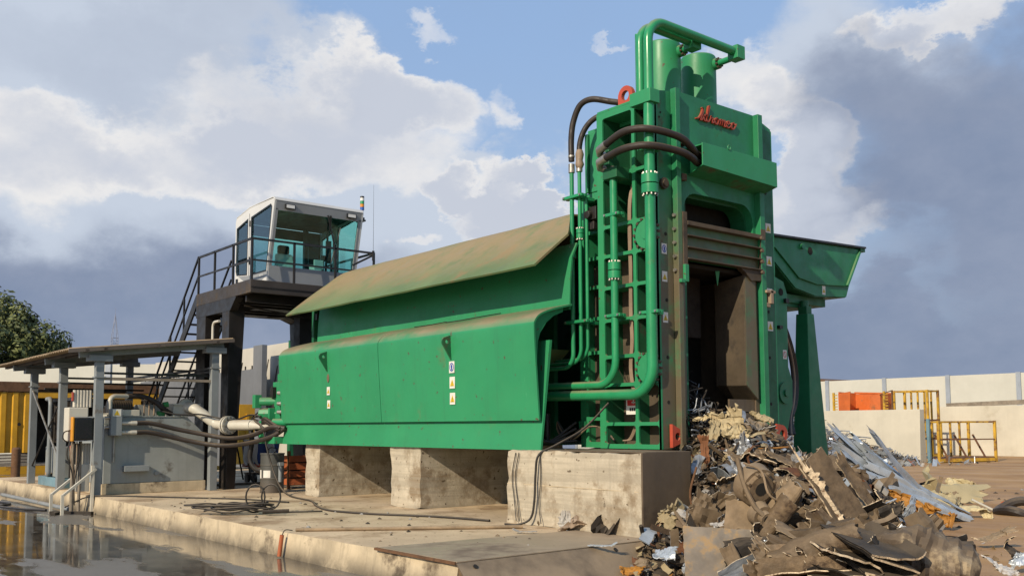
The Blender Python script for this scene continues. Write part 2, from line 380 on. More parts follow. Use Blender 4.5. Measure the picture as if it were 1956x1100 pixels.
def bevel(o, w):
    b = o.modifiers.new('bevel', 'BEVEL'); b.width = w; b.segments = 2; b.limit_method = 'ANGLE'; b.angle_limit = R_(40)
def solo(name, mb, mats, label=None, cat=None, group=None, kind=None, bev=0, sm=None, org=None):
    """a thing that is one mesh"""
    if org is None:
        xs = [v[0] for v in mb.v]; ys = [v[1] for v in mb.v]; zs = [v[2] for v in mb.v]
        org = Vector(((min(xs)+max(xs))/2, (min(ys)+max(ys))/2, min(zs)))
    org = Vector(org)
    o = bpy.data.objects.new(name, mesh_of(name, mb, mats, org, sm)); COL.objects.link(o); o.location = org; ORG[o.name] = org
    if bev: bevel(o, bev)
    if label: o['label'] = label; o['category'] = cat
    if group: o['group'] = group
    if kind: o['kind'] = kind
    return o
def inst(name, me, parent, loc, rot=None):
    o = bpy.data.objects.new(name, me); COL.objects.link(o); o.parent = parent; o.location = Vector(loc)-ORG[parent.name]
    if rot is not None: o.rotation_euler = rot
    return o
def on(px, py, ax, val):
    d = fw + rt2*((px-CX)/FPX) + up2*((CY-py)/FPX); t = (val-CAM[ax])/d[ax]; return CAM+d*t
G0 = -.37

# ================================================================== SETTING
def ground_material():
    m = bpy.data.materials.new('yard_ground'); m.use_nodes = True; nt = m.node_tree; N = nt.nodes.new; L = nt.links.new
    p = nt.nodes['Principled BSDF']; g = N('ShaderNodeNewGeometry'); P = g.outputs['Position']
    def noise(scale, d=6, r=.6, sc=None):
        n = N('ShaderNodeTexNoise'); n.inputs['Scale'].default_value = scale; n.inputs['Detail'].default_value = d; n.inputs['Roughness'].default_value = r
        v = P
        if sc: q = N('ShaderNodeMapping'); q.inputs['Scale'].default_value = sc; L(P, q.inputs[0]); v = q.outputs[0]
        L(v, n.inputs['Vector']); return n.outputs[0]
    def mr(x, a, b, c=0., d=1.):
        n = N('ShaderNodeMapRange'); n.interpolation_type = 'SMOOTHSTEP'; L(x, n.inputs[0])
        for i, q in enumerate((a, b, c, d)): n.inputs[i+1].default_value = q
        return n.outputs[0]
    def ma(op, a, b):
        n = N('ShaderNodeMath'); n.operation = op
        for i, x in enumerate((a, b)):
            if isinstance(x, (int, float)): n.inputs[i].default_value = x
            else: L(x, n.inputs[i])
        return n.outputs[0]
    def mix(f, a, b):
        n = N('ShaderNodeMix'); n.data_type = 'RGBA'
        for i, x in ((0, f), (6, a), (7, b)):
            if isinstance(x, (int, float)): n.inputs[i].default_value = x
            elif isinstance(x, tuple): n.inputs[i].default_value = (*x, 1)
            else: L(x, n.inputs[i])
        return n.outputs[2]
    sp = N('ShaderNodeSeparateXYZ'); L(P, sp.inputs[0])
    # wet yard in front of the slab, brown dirt road beyond the machine
    side = ma('ADD', ma('ADD', sp.outputs[0], ma('MULTIPLY', sp.outputs[1], .55)), ma('MULTIPLY', ma('SUBTRACT', noise(.35, 3), .5), 3.))
    dirt = mr(side, -3.2, -.6)
    dcol = mix(mr(noise(.5, 8, .65, (1, 1, 1)), .3, .7), (.29, .168, .078), (.42, .262, .128))
    dcol = mix(mr(noise(.8, 6, .7, (.25, 1.6, 1)), .55, .72, 0, .6), dcol, (.16, .095, .05))
    acol = mix(mr(noise(1.6, 8, .65), .35, .65), (.055, .046, .036), (.115, .096, .074))
    dry = mr(noise(.8, 5, .55, (.5, 1.5, 1)), .53, .60)
    acol = mix(dry, acol, mix(noise(4.), (.13, .115, .092), (.19, .168, .135)))
    L(mix(dirt, acol, dcol), p.inputs['Base Color'])
    wet = mr(noise(1.3, 5, .6, (.6, 1.4, 1)), .3, .62, .015, .10)
    rough = mix(dry, wet, (.42, .42, .42))
    damp = mr(noise(.6, 5, .6, (.4, 1.3, 1)), .42, .62, .55, .9)
    L(mix(dirt, rough, damp), p.inputs['Roughness'])
    b = N('ShaderNodeBump'); b.inputs['Distance'].default_value = .02
    L(ma('MAXIMUM', ma('MULTIPLY', dirt, .6), ma('MULTIPLY', dry, .12)), b.inputs['Strength'])
    L(noise(9, 7, .7), b.inputs['Height']); 
    b2 = N('ShaderNodeBump'); b2.inputs['Distance'].default_value = .01; b2.inputs['Strength'].default_value = .012
    L(noise(5, 2, .5), b2.inputs['Height']); L(b.outputs[0], b2.inputs['Normal']); L(b2.outputs[0], p.inputs['Normal'])
    L(mr(dirt, 0., 1., .6, .12), p.inputs['Specular IOR Level'])
    MATS['yard_ground'] = m
ground_material()
g = MB(); S = 900
g.add([(-S, -S, G0), (S, -S, G0), (S, S, G0), (-S, S, G0)], [(0, 1, 2, 3)])
solo('ground', g, 'yard_ground', kind='structure', org=(0, 0, G0))
# raised concrete slab the machine stands on, broken and worn front edge
rng = random.Random(4)
def slab():
    mb = MB(); n = 90; X0, X1 = -24., 1.03; Y1 = -.36; z = 0.
    top = []; bot = []
    for i in range(n+1):
        x = X0+(X1-X0)*i/n; top.append((x, -4.60+rng.uniform(-.012, .012), -.012+rng.uniform(-.01, .004))); bot.append((x, -4.66+rng.uniform(-.012, .012), G0-.02))
    inn = [(t[0], -4.52+rng.uniform(-.02, .02), 0) for t in top]; bk = [(t[0], Y1, 0) for t in top]
    mid = [(t[0], -4.625+rng.uniform(-.015, .015), -.19) for t in top]
    vs = top+bot+inn+bk+mid; k = n+1; fs = []; 
    for i in range(n):
        fs.append((2*k+i, i, i+1, 2*k+i+1))
        fs.append((i, 4*k+i, 4*k+i+1, i+1)); fs.append((4*k+i, k+i, k+i+1, 4*k+i+1)); fs.append((3*k+i, 2*k+i, 2*k+i+1, 3*k+i+1))
    mb.add(vs, fs); nf = len(fs)
    for q in range(n*4): mb.mi[q] = 1 if q % 4 in (1, 2) else 0
    mb.add([(X1, -4.6, 0), (X1, -4.6, G0), (X1, Y1, G0), (X1, Y1, 0)], [(0, 1, 2, 3)])
    mb.add([(X0, Y1, 0), (X1, Y1, 0), (X1, Y1, G0), (X0, Y1, G0)], [(0, 1, 2, 3)]); mb.box(X0, -2.4, Y1+.002, 5.0, G0, -.002)
    mb.add([(X0, -4.6, 0), (X0, Y1, 0), (X0, Y1, G0), (X0, -4.6, G0)], [(0, 1, 2, 3)])
    return solo('machine_slab', mb, ['slab', 'kerb'], kind='structure', org=(0, 0, 0), sm=35)
slab()

# ------------------------------------------------------------------ concrete plinths
def rough_block(x0, x1, y0, y1, z0, z1, seed, amp=.008, step=.25):
    """cast concrete block: slightly uneven faces and chipped arrises"""
    r = random.Random(seed); bm = bmesh.new()
    nx, ny, nz = [max(2, int(abs(b-a)/step)) for a, b in ((x0, x1), (y0, y1), (z0, z1))]
    def jit(p):
        e = sum((abs(p[0]-x0) < 1e-6 or abs(p[0]-x1) < 1e-6, abs(p[1]-y0) < 1e-6 or abs(p[1]-y1) < 1e-6, abs(p[2]-z1) < 1e-6))
        a = amp*(1 if e < 2 else 1.6)
        c = ((x0+x1)/2, (y0+y1)/2, (z0+z1)/2); k = .022 if e >= 2 and r.random() < .35 else 0
        return tuple(p[i]+r.uniform(-a, a)-(k if p[i] > c[i] else -k)*(e >= 2)*r.random() for i in range(3))
    mb = MB(); cache = {}
    def vid(i, j, k):
        if (i, j, k) not in cache:
            cache[(i, j, k)] = len(mb.v); mb.v.append(jit((x0+(x1-x0)*i/nx, y0+(y1-y0)*j/ny, z0+(z1-z0)*k/nz)))
        return cache[(i, j, k)]
    def face(f): mb.f.append(f); mb.mi.append(0)
    for i in range(nx):
        for j in range(ny): face((vid(i, j, nz), vid(i+1, j, nz), vid(i+1, j+1, nz), vid(i, j+1, nz)))
    for i in range(nx):
        for k in range(nz):
            face((vid(i, 0, k), vid(i+1, 0, k), vid(i+1, 0, k+1), vid(i, 0, k+1))); face((vid(i, ny, k), vid(i, ny, k+1), vid(i+1, ny, k+1), vid(i+1, ny, k)))
    for j in range(ny):
        for k in range(nz):
            face((vid(0, j, k), vid(0, j, k+1), vid(0, j+1, k+1), vid(0, j+1, k))); face((vid(nx, j, k), vid(nx, j+1, k), vid(nx, j+1, k+1), vid(nx, j, k+1)))
    return mb
solo('concrete_pier', rough_block(-10.0, -9.32, -.93, 2.6, 0, 1.22, 1, .009, .14), 'concrete', 'narrow concrete pier under the charging box, farthest left, next to the drum', 'pier', 'piers under the charging box', sm=30)
solo('concrete_pier', rough_block(-6.2, -5.15, -1.02, 2.6, 0, 1.2, 2, .009, .14), 'concrete', 'middle concrete pier under the charging box with diagonal shadow', 'pier', 'piers under the charging box', sm=30)
bl = T('concrete_block', 'big stained concrete block with brown steel end plate carrying the shear tower', 'block', (-.6, -.8, 0))
b_ = part('cast_block', rough_block(-2.15, .83, -1.33, -.4, 0, 1.155, 3, .012, .13), 'concrete', bl, sm=30)
part('pour_joint', MB().box(-2.15, .83, -1.333, -1.30, .62, .632), 'kerb', bl)
part('tower_base', rough_block(-2.4, -.02, -.38, 3.5, 0, 1.15, 5), 'concrete', bl, sm=30)
part('end_plate', MB().box(.835, .865, -1.36, -.36, G0, 1.17), 'brown_steel', bl, .004)
part('top_plate', MB().box(-1.15, .86, -1.30, -.37, 1.158, 1.175), 'brown_steel', bl)
part('side_plate', MB().box(-.02, .86, -.366, -.34, G0, 1.165), 'brown_steel', bl)

# ================================================================== SHEAR TOWER
tw = T('shear_tower', 'tall green scrap shear tower with ribbed side, pipes and script lettering', 'scrap shear', (0, 1.4, 1.17))
ZB = 1.175
ribs = [6.70, 5.66, 4.82, 4.33, 3.80, 3.26, 2.66, 2.20, 1.57, 1.22]     # centre heights of the horizontal ribs
def rrect(x0, x1, z0, z1, r, n=4):
    pts = []
    for cx, cz, a0 in ((x1-r, z1-r, 0), (x0+r, z1-r, 90), (x0+r, z0+r, 180), (x1-r, z0+r, 270)):
        for i in range(n+1):
            a = R_(a0+90*i/n); pts.append((cx+math.cos(a)*r, cz+math.sin(a)*r))
    return pts
def lattice(x0, x1, xs, zs, y, t, hw, vw, top, bot):
    """plate with rounded openings: xs inner vertical strip centres"""
    outer = [(x0, y, bot), (x1, y, bot), (x1, y, top), (x0, y, top)]; holes = []
    xe = [(x0, vw[0])]+list(xs)+[(x1, vw[1])]
    for i in range(len(zs)-1):
        zt, zb = zs[i]-hw, zs[i+1]+hw
        for j in range(len(xe)-1):
            a = xe[j][0]+(xe[j][1] if j == 0 else xe[j][1]/2); b = xe[j+1][0]-(xe[j+1][1] if j+2 == len(xe) else xe[j+1][1]/2)
            holes.append([(p[0], y, p[1]) for p in rrect(a, b, zb, zt, .045)])
    return [outer]+holes
loops = lattice(-1.35, 0, [(-.515, .065)], ribs, 0., .3, .028, (.135, .05), 6.78, ZB)
part('side_lattice', MB().prism(loops, (0, .035, 0)), 'green', tw, label='green ribbed side plate with rounded openings')
# ribs behind the front plate
for i, z in enumerate(ribs):
    part('rib', MB().box(-1.345, -.006, .036, .66, z-.022, z+.022), 'green', tw)
for a, b in ((-1.34, -1.22), (-.545, -.49), (-.05, -.008)):
    part('upright', MB().box(a, b, .037, .661, ZB, 6.775), 'green_cell_shaded', tw)
part('back_plate', MB().box(-1.34, -.55, .662, .70, ZB, 6.77), 'green_cell_shaded', tw)
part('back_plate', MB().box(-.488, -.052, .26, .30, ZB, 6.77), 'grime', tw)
for i in range(len(ribs)-1):                                           # brackets and small hardware in the cells
    zt, zb = ribs[i]-.03, ribs[i+1]+.03; r = random.Random(i)
    part('bracket', MB().box(-.92, -.86, .40, .66, zb+.02, zb+(zt-zb)*.55), 'green', tw)
    part('bracket', MB().box(-.74, -.71, .42, .66, zb+.02, zb+(zt-zb)*.45), 'green', tw)
    mb = MB().cyl((-.98, .58, zt-.12), (-.98, .66, zt-.12), .022, n=8).cyl((-.68, .58, zt-.16), (-.68, .66, zt-.16), .018, n=8)
    part('bolt', mb, 'bolt_steel', tw)
# pivot bosses with bolt circles, right hand column
for z in (4.57, 2.43):
    b1 = part('boss', MB().cyl((-.23, .04, z), (-.23, -.03, z), .235, n=28), 'green', tw, sm=40)
    part('boss_cap', MB().cyl((-.23, -.03, z), (-.23, -.05, z), .09, n=20), 'green', b1, sm=40)
    mb = MB()
    for k in range(16):
        a = 2*math.pi*k/16; mb.cyl((-.23+math.cos(a)*.255, .0, z+math.sin(a)*.255), (-.23+math.cos(a)*.255, -.045, z+math.sin(a)*.255), .024, n=6)
    part('bolt_circle', mb, 'grime', b1)
# set back rear part of the tower side
loops = lattice(-2.08, -1.36, [], [5.45, 4.86, 4.40, 3.90, 3.36, 2.78, 2.26, 1.66, 1.24], .25, .3, .03, (.19, .05), 5.55, ZB)
rear = part('rear_lattice', MB().prism(loops, (0, .035, 0)), 'green', tw)
for z in (5.45, 4.86, 4.40, 3.90, 3.36, 2.78, 2.26, 1.66, 1.24):
    part('rib', MB().box(-2.07, -1.37, .286, .60, z-.022, z+.022), 'green', tw)
part('rear_plate', MB().box(-2.07, -1.362, .601, .64, ZB, 5.55), 'green_cell_shaded', tw)
part('rear_upright', MB().box(-2.075, -1.90, .286, .6, ZB, 5.54), 'green', tw)
part('rear_column', MB().box(-1.78, -1.36, .24, .80, 5.56, 6.62), 'green', tw, .01)
part('rear_column_web', MB().box(-1.86, -1.79, .20, .75, 5.56, 6.60), 'green_worn', tw, .01)
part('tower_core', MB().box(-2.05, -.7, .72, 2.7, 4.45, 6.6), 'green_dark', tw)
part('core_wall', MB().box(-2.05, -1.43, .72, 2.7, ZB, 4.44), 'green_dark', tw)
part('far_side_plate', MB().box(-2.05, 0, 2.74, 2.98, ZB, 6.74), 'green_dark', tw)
for z, x in ((4.55, -1.5), (4.05, -1.5), (3.55, -1.5), (3.0, -1.5), (2.5, -1.5)):
    part('nut', MB().cyl((x, .56, z), (x, .60, z), .04, n=6), 'bolt_steel', tw)
part('valve', MB().box(-1.72, -1.42, .02, .22, 5.02, 5.24).cyl((-1.56, .0, 5.1), (-1.56, -.06, 5.1), .07, n=12).box(-1.70, -1.5, .05, .2, 4.86, 5.0), 'black_paint', tw, .01)

# front: columns, guide bars, header with window
zt = 6.90
def YZ(pts, x): return [(x, p[0], p[1]) for p in pts]
part('front_column', MB().prism(YZ([(0, ZB), (.335, ZB), (.335, 6.90), (.1, 6.86), (0, 6.80)], -.002), (-.046, 0, 0)), 'green_worn', tw)
part('column_web', MB().box(-.36, -.049, .302, .334, ZB, 6.85), 'green_worn', tw)
part('front_column', MB().prism(YZ([(2.60, ZB), (2.99, ZB), (2.99, 6.78), (2.62, 6.90), (2.60, 6.90)], -.002), (-.36, 0, 0)), 'green_shaded', tw)
part('column_edge', MB().box(-.36, -.004, 2.994, 3.02, ZB, 6.75), 'green', tw)
part('guide_bar', MB().box(0.0, .115, .337, .44, ZB, 6.93), 'green_worn', tw, .006)
part('guide_bar', MB().box(0.0, .12, 2.475, 2.598, ZB, 6.93), 'green_shaded', tw, .006)
win = [(p[0], p[1]) for p in rrect(.60, 2.40, 4.5, 5.30, .30, 6)]
outer = [(.442, 4.2), (2.473, 4.2), (2.473, 6.93), (.442, 6.93)]
hp = part('header_plate', MB().prism([YZ(outer, .01), YZ(win, .01)], (-.14, 0, 0)), 'green_shaded', tw, label='shade-darkened green header plate carrying the red lettering')
part('window_liner', MB().prism([YZ(rrect(.598, 2.402, 4.49, 5.303, .30, 6), -.132), YZ(rrect(.64, 2.36, 4.54, 5.26, .27, 6), -.132)], (-.3, 0, 0)), 'green_dark', tw)
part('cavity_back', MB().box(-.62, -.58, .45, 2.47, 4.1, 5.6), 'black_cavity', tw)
part('cavity_top', MB().box(-.58, -.15, .45, 2.47, 5.32, 5.36), 'green_dark', tw)
part('top_plate', MB().box(-2.0, -.36, .42, 2.95, 6.62, 6.74), 'green', tw)
part('top_cap', MB().box(-1.34, -.365, .005, .44, 6.785, 6.82), 'green', tw)
# crosswise louvre gate of the hold-down
gt = part('gate_plate', MB().box(.012, .05, .55, 2.47, 4.18, 4.80), 'green_worn', tw)
gate_z = [4.80, 4.58, 4.39, 4.205]
for i, z in enumerate(gate_z):
    h = .085 if i == 0 else .032
    part('gate_bar', MB().hexa([(.05, .545, z-h), (.15, .545, z-h*.9), (.15, 2.475, z-h*.9), (.05, 2.475, z-h), (.05, .545, z), (.15, .545, z-.01), (.15, 2.475, z-.01), (.05, 2.475, z)]), 'grime', tw, .004)
for i, z in enumerate(gate_z):
    for y in (2.43,): part('gate_bolt', MB().cyl((.15, y, z-.07), (.19, y, z-.07), .032, n=8), 'brown_steel', tw)
part('gate_stile', MB().box(.012, .13, .445, .545, 4.05, 4.93), 'grime', tw, .006)
part('gate_stile', MB().hexa([(.012, 2.478, 3.98), (.10, 2.44, 3.98), (.10, 2.60, 3.98), (.012, 2.62, 3.98), (.012, 2.478, 4.95), (.125, 2.476, 4.90), (.125, 2.60, 4.90), (.012, 2.60, 5.05)]), 'grime', tw)
part('gate_shoe', MB().prism(YZ([(1.9, 4.18), (2.5, 4.18), (2.58, 4.05), (2.45, 4.0), (2.2, 3.98), (2.05, 4.1)], .01), (.10, 0, 0)), 'grime', tw)
for z in (4.86, 4.64, 4.42, 4.20, 3.98):
    part('guide_bolt', MB().cyl((.06, .333, z), (.06, .29, z), .03, n=8), 'bolt_steel', tw)
part('latch', MB().box(.04, .16, .44, .53, 3.80, 4.08).box(.06, .16, .34, .44, 3.78, 3.84), 'green', tw, .008)
part('latch', MB().box(.02, .16, 2.66, 2.74, 3.62, 3.86).box(.02, .16, 2.55, 2.80, 3.80, 3.85).box(.02, .12, 2.58, 2.70, 3.56, 3.64), 'cable_tan', tw, .008)
# mouth of the shear
part('mouth_side', MB().box(-2.0, -.004, .43, .47, ZB, 4.3), 'grime', tw)
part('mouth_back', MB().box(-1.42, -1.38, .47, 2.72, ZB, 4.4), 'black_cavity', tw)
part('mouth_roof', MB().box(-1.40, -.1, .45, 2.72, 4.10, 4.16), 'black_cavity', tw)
part('mouth_far_wall', MB().box(-1.4, -.02, 2.62, 2.735, ZB, 4.1), 'grime', tw)
part('blade_holder', MB().box(-.85, -.80, .47, 1.95, 3.05, 4.1), 'scrap_dark', tw, .01)
part('mouth_sill', MB().box(-.9, -.01, .47, 2.60, 1.0, 1.25), 'grime', tw)
for y in (.75, 1.1, 1.45): part('holder_rib', MB().box(-.80, -.77, y, y+.05, 3.05, 3.9), 'scrap_dark', tw)
jb = MB().hexa([(-.62, 2.10, 2.22), (.06, 2.04, 2.20), (.06, 2.36, 1.96), (-.62, 2.42, 1.98), (-.62, 2.10, 4.0), (.06, 2.06, 4.08), (.06, 2.36, 4.08), (-.62, 2.42, 4.0)])
part('jaw_block', jb, 'grime', tw, .012)
part('jaw_face', MB().hexa([(.062, 2.05, 2.21), (.07, 2.05, 2.21), (.07, 2.355, 1.97), (.062, 2.355, 1.97), (.062, 2.07, 4.05), (.07, 2.07, 4.05), (.07, 2.35, 4.05), (.062, 2.35, 4.05)]), 'green_worn', tw)
part('inner_stile', MB().box(-.02, .008, .445, .60, ZB, 4.05), 'green_worn', tw)
part('inner_stile', MB().box(-.02, .008, 2.37, 2.47, ZB, 4.05), 'brown_steel', tw)
part('sill_plate', MB().box(-.06, -.024, 1.7, 2.60, ZB, 1.97), 'brown_steel', tw)
# hose hood
hd = MB().hexa([(.36, .655, 5.66), (.38, .655, 5.66), (.38, 2.62, 5.60), (.36, 2.62, 5.60), (.36, .655, 6.03), (.38, .655, 6.03), (.38, 2.62, 6.03), (.36, 2.62, 6.03)])
part('hose_hood', hd, 'green', tw, .004)
part('hood_floor', MB().hexa([(.012, .72, 5.58), (.36, .66, 5.66), (.36, 2.62, 5.60), (.012, 2.62, 5.52), (.012, .72, 5.595), (.36, .66, 5.675), (.36, 2.62, 5.615), (.012, 2.62, 5.535)]), 'green_worn', tw)
part('hood_top', MB().box(.012, .36, .70, 2.62, 6.01, 6.028), 'green', tw)
part('hood_end', MB().box(.012, .36, 2.60, 2.62, 5.62, 6.0), 'green', tw)
part('hood_bracket', MB().box(.0, .12, .46, .62, 6.03, 6.12).box(.02, .1, .48, .60, 5.45, 5.56), 'grime', tw, .01)
part('hood_eye', MB().tube([(.385, 1.32+math.cos(a)*.035, 6.06+math.sin(a)*.035) for a in [R_(30*k) for k in range(13)]], .009, 6), 'green', tw)
part('drip_pipe', MB().cyl((-.1, 1.55, 4.1), (-.1, 1.55, 3.86), .05, .005, n=4), 'green', tw)
# holes in the columns
for y, z in ((2.80, 5.6), (2.8, 3.5), (2.8, 2.7), (2.8, 1.9), (.17, 4.55), (.17, 3.5), (.17, 2.6), (.17, 1.9), (.1, 6.5), (.07, 6.42)):
    part('bolt_hole', MB().cyl((.0005, y, z), (.003, y, z), .03 if z < 6 else .018, n=12), 'black_cavity', tw)
part('port', MB().cyl((0, .13, 5.35), (.05, .13, 5.35), .09, n=14).cyl((.05, .13, 5.35), (.07, .13, 5.35), .06, n=6), 'grime', tw)
# red lifting lugs
def lug(name, pts, hole, vec, mat='red_paint', parent=tw):
    return part(name, MB().prism([pts, hole], vec), mat, parent, label='red lifting lug with a round hole')
c = (-.76, .12, 6.98)
pts = [(c[0]-.16, .09, 6.80), (c[0]+.17, .09, 6.80)]+[(c[0]+math.cos(R_(a))*.165, .09, c[2]+math.sin(R_(a))*.165) for a in range(0, 181, 15)]
lug('lifting_lug', pts, circle((c[0], .09, c[2]), (1, 0, 0), (0, 0, 1), .085), (0, .07, 0))
pts = [(.02, .16, 1.20), (.02, .16, 1.56)]+[(.02, .27+math.cos(R_(a))*.13, 1.37+math.sin(R_(a))*.13) for a in range(60, -61, -20)]
lug('lifting_lug', pts, circle((.02, .28, 1.37), (0, 1, 0), (0, 0, 1), .06), (.06, 0, 0))
pts = [(.02, 2.84, 1.20), (.02, 2.84, 1.56)]+[(.02, 2.98+math.cos(R_(a))*.16, 1.38+math.sin(R_(a))*.16) for a in range(80, -61, -20)]
lug('lifting_lug', pts, circle((.02, 2.99, 1.38), (0, 1, 0), (0, 0, 1), .075), (.06, 0, 0))
# lettering
def lettering():
    S = [  # strokes of the script word in unit coordinates (x along the plate, y up)
        [(-.06, .02), (.30, .10), (.72, .55), (.98, 1.10), (.86, 1.22), (1.06, 1.02), (.80, .42), (.62, .04), (.74, -.02), (1.05, .28), (1.18, .50)],
        [(1.62, .62), (1.40, .66), (1.16, .36), (1.18, .04), (1.40, .02), (1.62, .38), (1.98, 1.45), (2.02, 1.60), (1.86, 1.46), (1.62, .42), (1.62, .05), (1.80, .02), (2.10, .34)],
        [(2.10, .34), (2.26, .68), (2.22, .52), (2.48, .50), (2.40, .20), (2.48, .02), (2.72, .22), (2.84, .46)],
        [(3.22, .62), (3.0, .60), (2.84, .30), (2.94, .03), (3.18, .05), (3.34, .40), (3.22, .62), (3.40, .48), (3.60, .50)],
        [(3.60, .50), (3.76, .60), (3.60, .04), (3.76, .40), (4.02, .62), (4.06, .50), (3.92, .04), (4.08, .40), (4.34, .62), (4.38, .50), (4.26, .06), (4.42, .02), (4.66, .26)],
        [(4.66, .26), (5.02, .46), (5.0, .66), (4.80, .62), (4.66, .26), (4.78, .02), (5.04, .06), (5.34, .30)],
        [(5.86, .50), (5.74, .66), (5.52, .56), (5.38, .22), (5.50, .01), (5.76, .06), (6.02, .36), (6.18, .62)],
    ]
    mb = MB(); y0, z0, s = .93, 6.56, .172; W0 = .024
    for st in S:
        p = [q for q in smooth([(0, a, b) for a, b in st], 6)]
        P = [Vector((.05, y0+q.y*s*.98, z0+q.z*s)) for q in p]
        k = len(P); vs = []
        for i in range(k):
            t = (P[min(i+1, k-1)]-P[max(i-1, 0)]).normalized(); nrm = Vector((0, -t.z, t.y)); wv = W0*(.62+.36*abs(t.z))
            for d, e in ((0, 1), (0, -1), (.04, 1), (.04, -1)): vs.append((.012+d, P[i].y+nrm.y*wv/2*e*1.0, P[i].z+nrm.z*wv/2*e))
        fs = []
        for i in range(k-1):
            a = i*4; b = a+4
            fs += [(a+2, b+2, b+3, a+3), (a, a+1, b+1, b), (a, b, b+2, a+2), (a+1, a+3, b+3, b+1)]
        fs += [(0, 2, 3, 1), (4*k-4, 4*k-3, 4*k-1, 4*k-2)]
        mb.add(vs, fs)
    part('lettering', mb, 'logo_red', tw, label='raised red script lettering idromec')
lettering()
# cylinders on top
for i, (x, y, z1) in enumerate(((-.7, .96, 8.03), (-.7, 1.90, 8.03))):
    cy = part('press_cylinder', MB().cyl((x, y, 6.70), (x, y, z1-.02), .31, n=40).cyl((x, y, z1-.02), (x, y, z1), .31, .30, n=40), 'green', tw, sm=40, label='big upright hydraulic cylinder')
    fl = part('port_flange', MB().cyl((x+.28, y+.1, 7.86), (x+.37, y+.1, 7.86), .10, n=18), 'green', cy, sm=40)
    mb = MB()
    for k in range(8):
        a = R_(45*k+20); mb.cyl((x+.37, y+.1+math.cos(a)*.082, 7.86+math.sin(a)*.082), (x+.405, y+.1+math.cos(a)*.082, 7.86+math.sin(a)*.082), .017, n=6)
    part('bolt', mb, 'grime', cy)
    xb = .06 if i else -.12
    part('feed_pipe', MB().cyl((x+.37, y+.1, 7.86), (xb-.12, y+.1, 7.86), .055, n=16), 'green_pipe', cy, sm=40)
    part('elbow_block', MB().box(xb-.11, xb+.10, y+.0, y+.21, 7.80, 8.03), 'green', cy, .006)
part('vent_pipe', MB().cyl((-.95, .62, 6.7), (-.95, .62, 8.22), .05, n=14).cyl((-.85, .58, 7.9), (-.85, .58, 8.2), .04, n=12), 'green_pipe', tw, sm=40)
# pipe work on the side
def pipe(pts, r, bend, name='hydraulic_pipe', mat='green_pipe', n=16, bn=7, label=None, parent=tw):
    return part(name, MB().tube(fillet(pts, bend, bn), r, n), mat, parent, sm=50, label=label)
def flange(p, r, parent, h=.17, axis=2, n=10):
    mb = MB(); a = Vector(p); d = Vector((0, 0, 0)); d[axis] = h/2
    mb.cyl(a-d, a-d*.06, r, n=24); mb.cyl(a+d*.06, a+d, r, n=24); part('pipe_flange', mb, 'green_pipe', parent, sm=40)
    mb = MB()
    for k in range(n):
        t = 2*math.pi*k/n; o = Vector((math.cos(t), math.sin(t), 0))*r*.82
        for s in (-1, 1): mb.cyl(a+o+d*s, a+o+d*s*1.22, .016, n=6)
    part('flange_bolts', mb, 'bolt_steel', parent)
def clamp(x0, x1, y, z, parent, yb=.0):
    part('pipe_clamp', MB().box(x0, x1, y-.07, y-.01, z-.025, z+.025).box(x0, x1, y+.01, y+.07, z-.025, z+.025).box((x0+x1)/2-.06, (x0+x1)/2+.06, y+.07, yb, z-.03, z+.03), 'green_pipe', parent, .005)
    mb = MB()
    for x in (x0+.04, x1-.04): mb.cyl((x, y-.09, z), (x, y-.07, z), .02, n=6)
    part('clamp_bolt', mb, 'bolt_steel', parent)
PY = -.22
bp = pipe([(.05, PY, 6.57), (.03, PY, 2.02), (-2.9, PY+.05, 2.06)], .085, .42, label='thick green pipe running down the tower corner and under the charging box')
flange((.045, PY, 5.28), .135, bp, .30); clamp(-.17, .22, PY, 3.28, bp); clamp(-.15, .2, PY, 5.86, bp)
part('manifold_block', MB().box(-.27, .17, PY-.10, PY+.12, 6.56, 6.77), 'green', tw, .006)
p1 = pipe([(-.12, PY, 6.76), (-.12, PY, 7.92), (-.12, 1.0, 7.92)], .068, .34)
p2 = pipe([(.055, PY, 6.76), (.055, PY, 7.94), (.055, 1.95, 7.94)], .075, .36)
mp_ = pipe([(-.77, PY+.02, 5.62), (-.775, PY+.02, 2.20), (-2.9, PY+.06, 2.22)], .062, .38)
flange((-.772, PY+.02, 4.03), .105, mp_, .26); clamp(-.95, -.6, PY+.02, 4.94, mp_); clamp(-.95, -.6, PY+.02, 3.30, mp_)
l1 = pipe([(-1.80, PY+.05, 5.86), (-1.80, PY+.05, 2.52), (-2.9, PY+.1, 2.52)], .037, .24)
l2 = pipe([(-1.66, -.12, 5.86), (-1.66, -.12, 2.60), (-2.9, -.02, 2.60)], .033, .24)
l3 = pipe([(-1.60, -.02, 5.4), (-1.60, -.02, 2.66), (-2.9, .06, 2.66)], .03, .24)
flange((-1.80, PY+.05, 4.47), .065, l1, .17, n=8); flange((-1.66, -.12, 4.78), .065, l2, .17, n=8)
clamp(-1.98, -1.5, -.16, 5.42, l1, .26); clamp(-1.97, -1.4, -.16, 3.28, l1, .26)
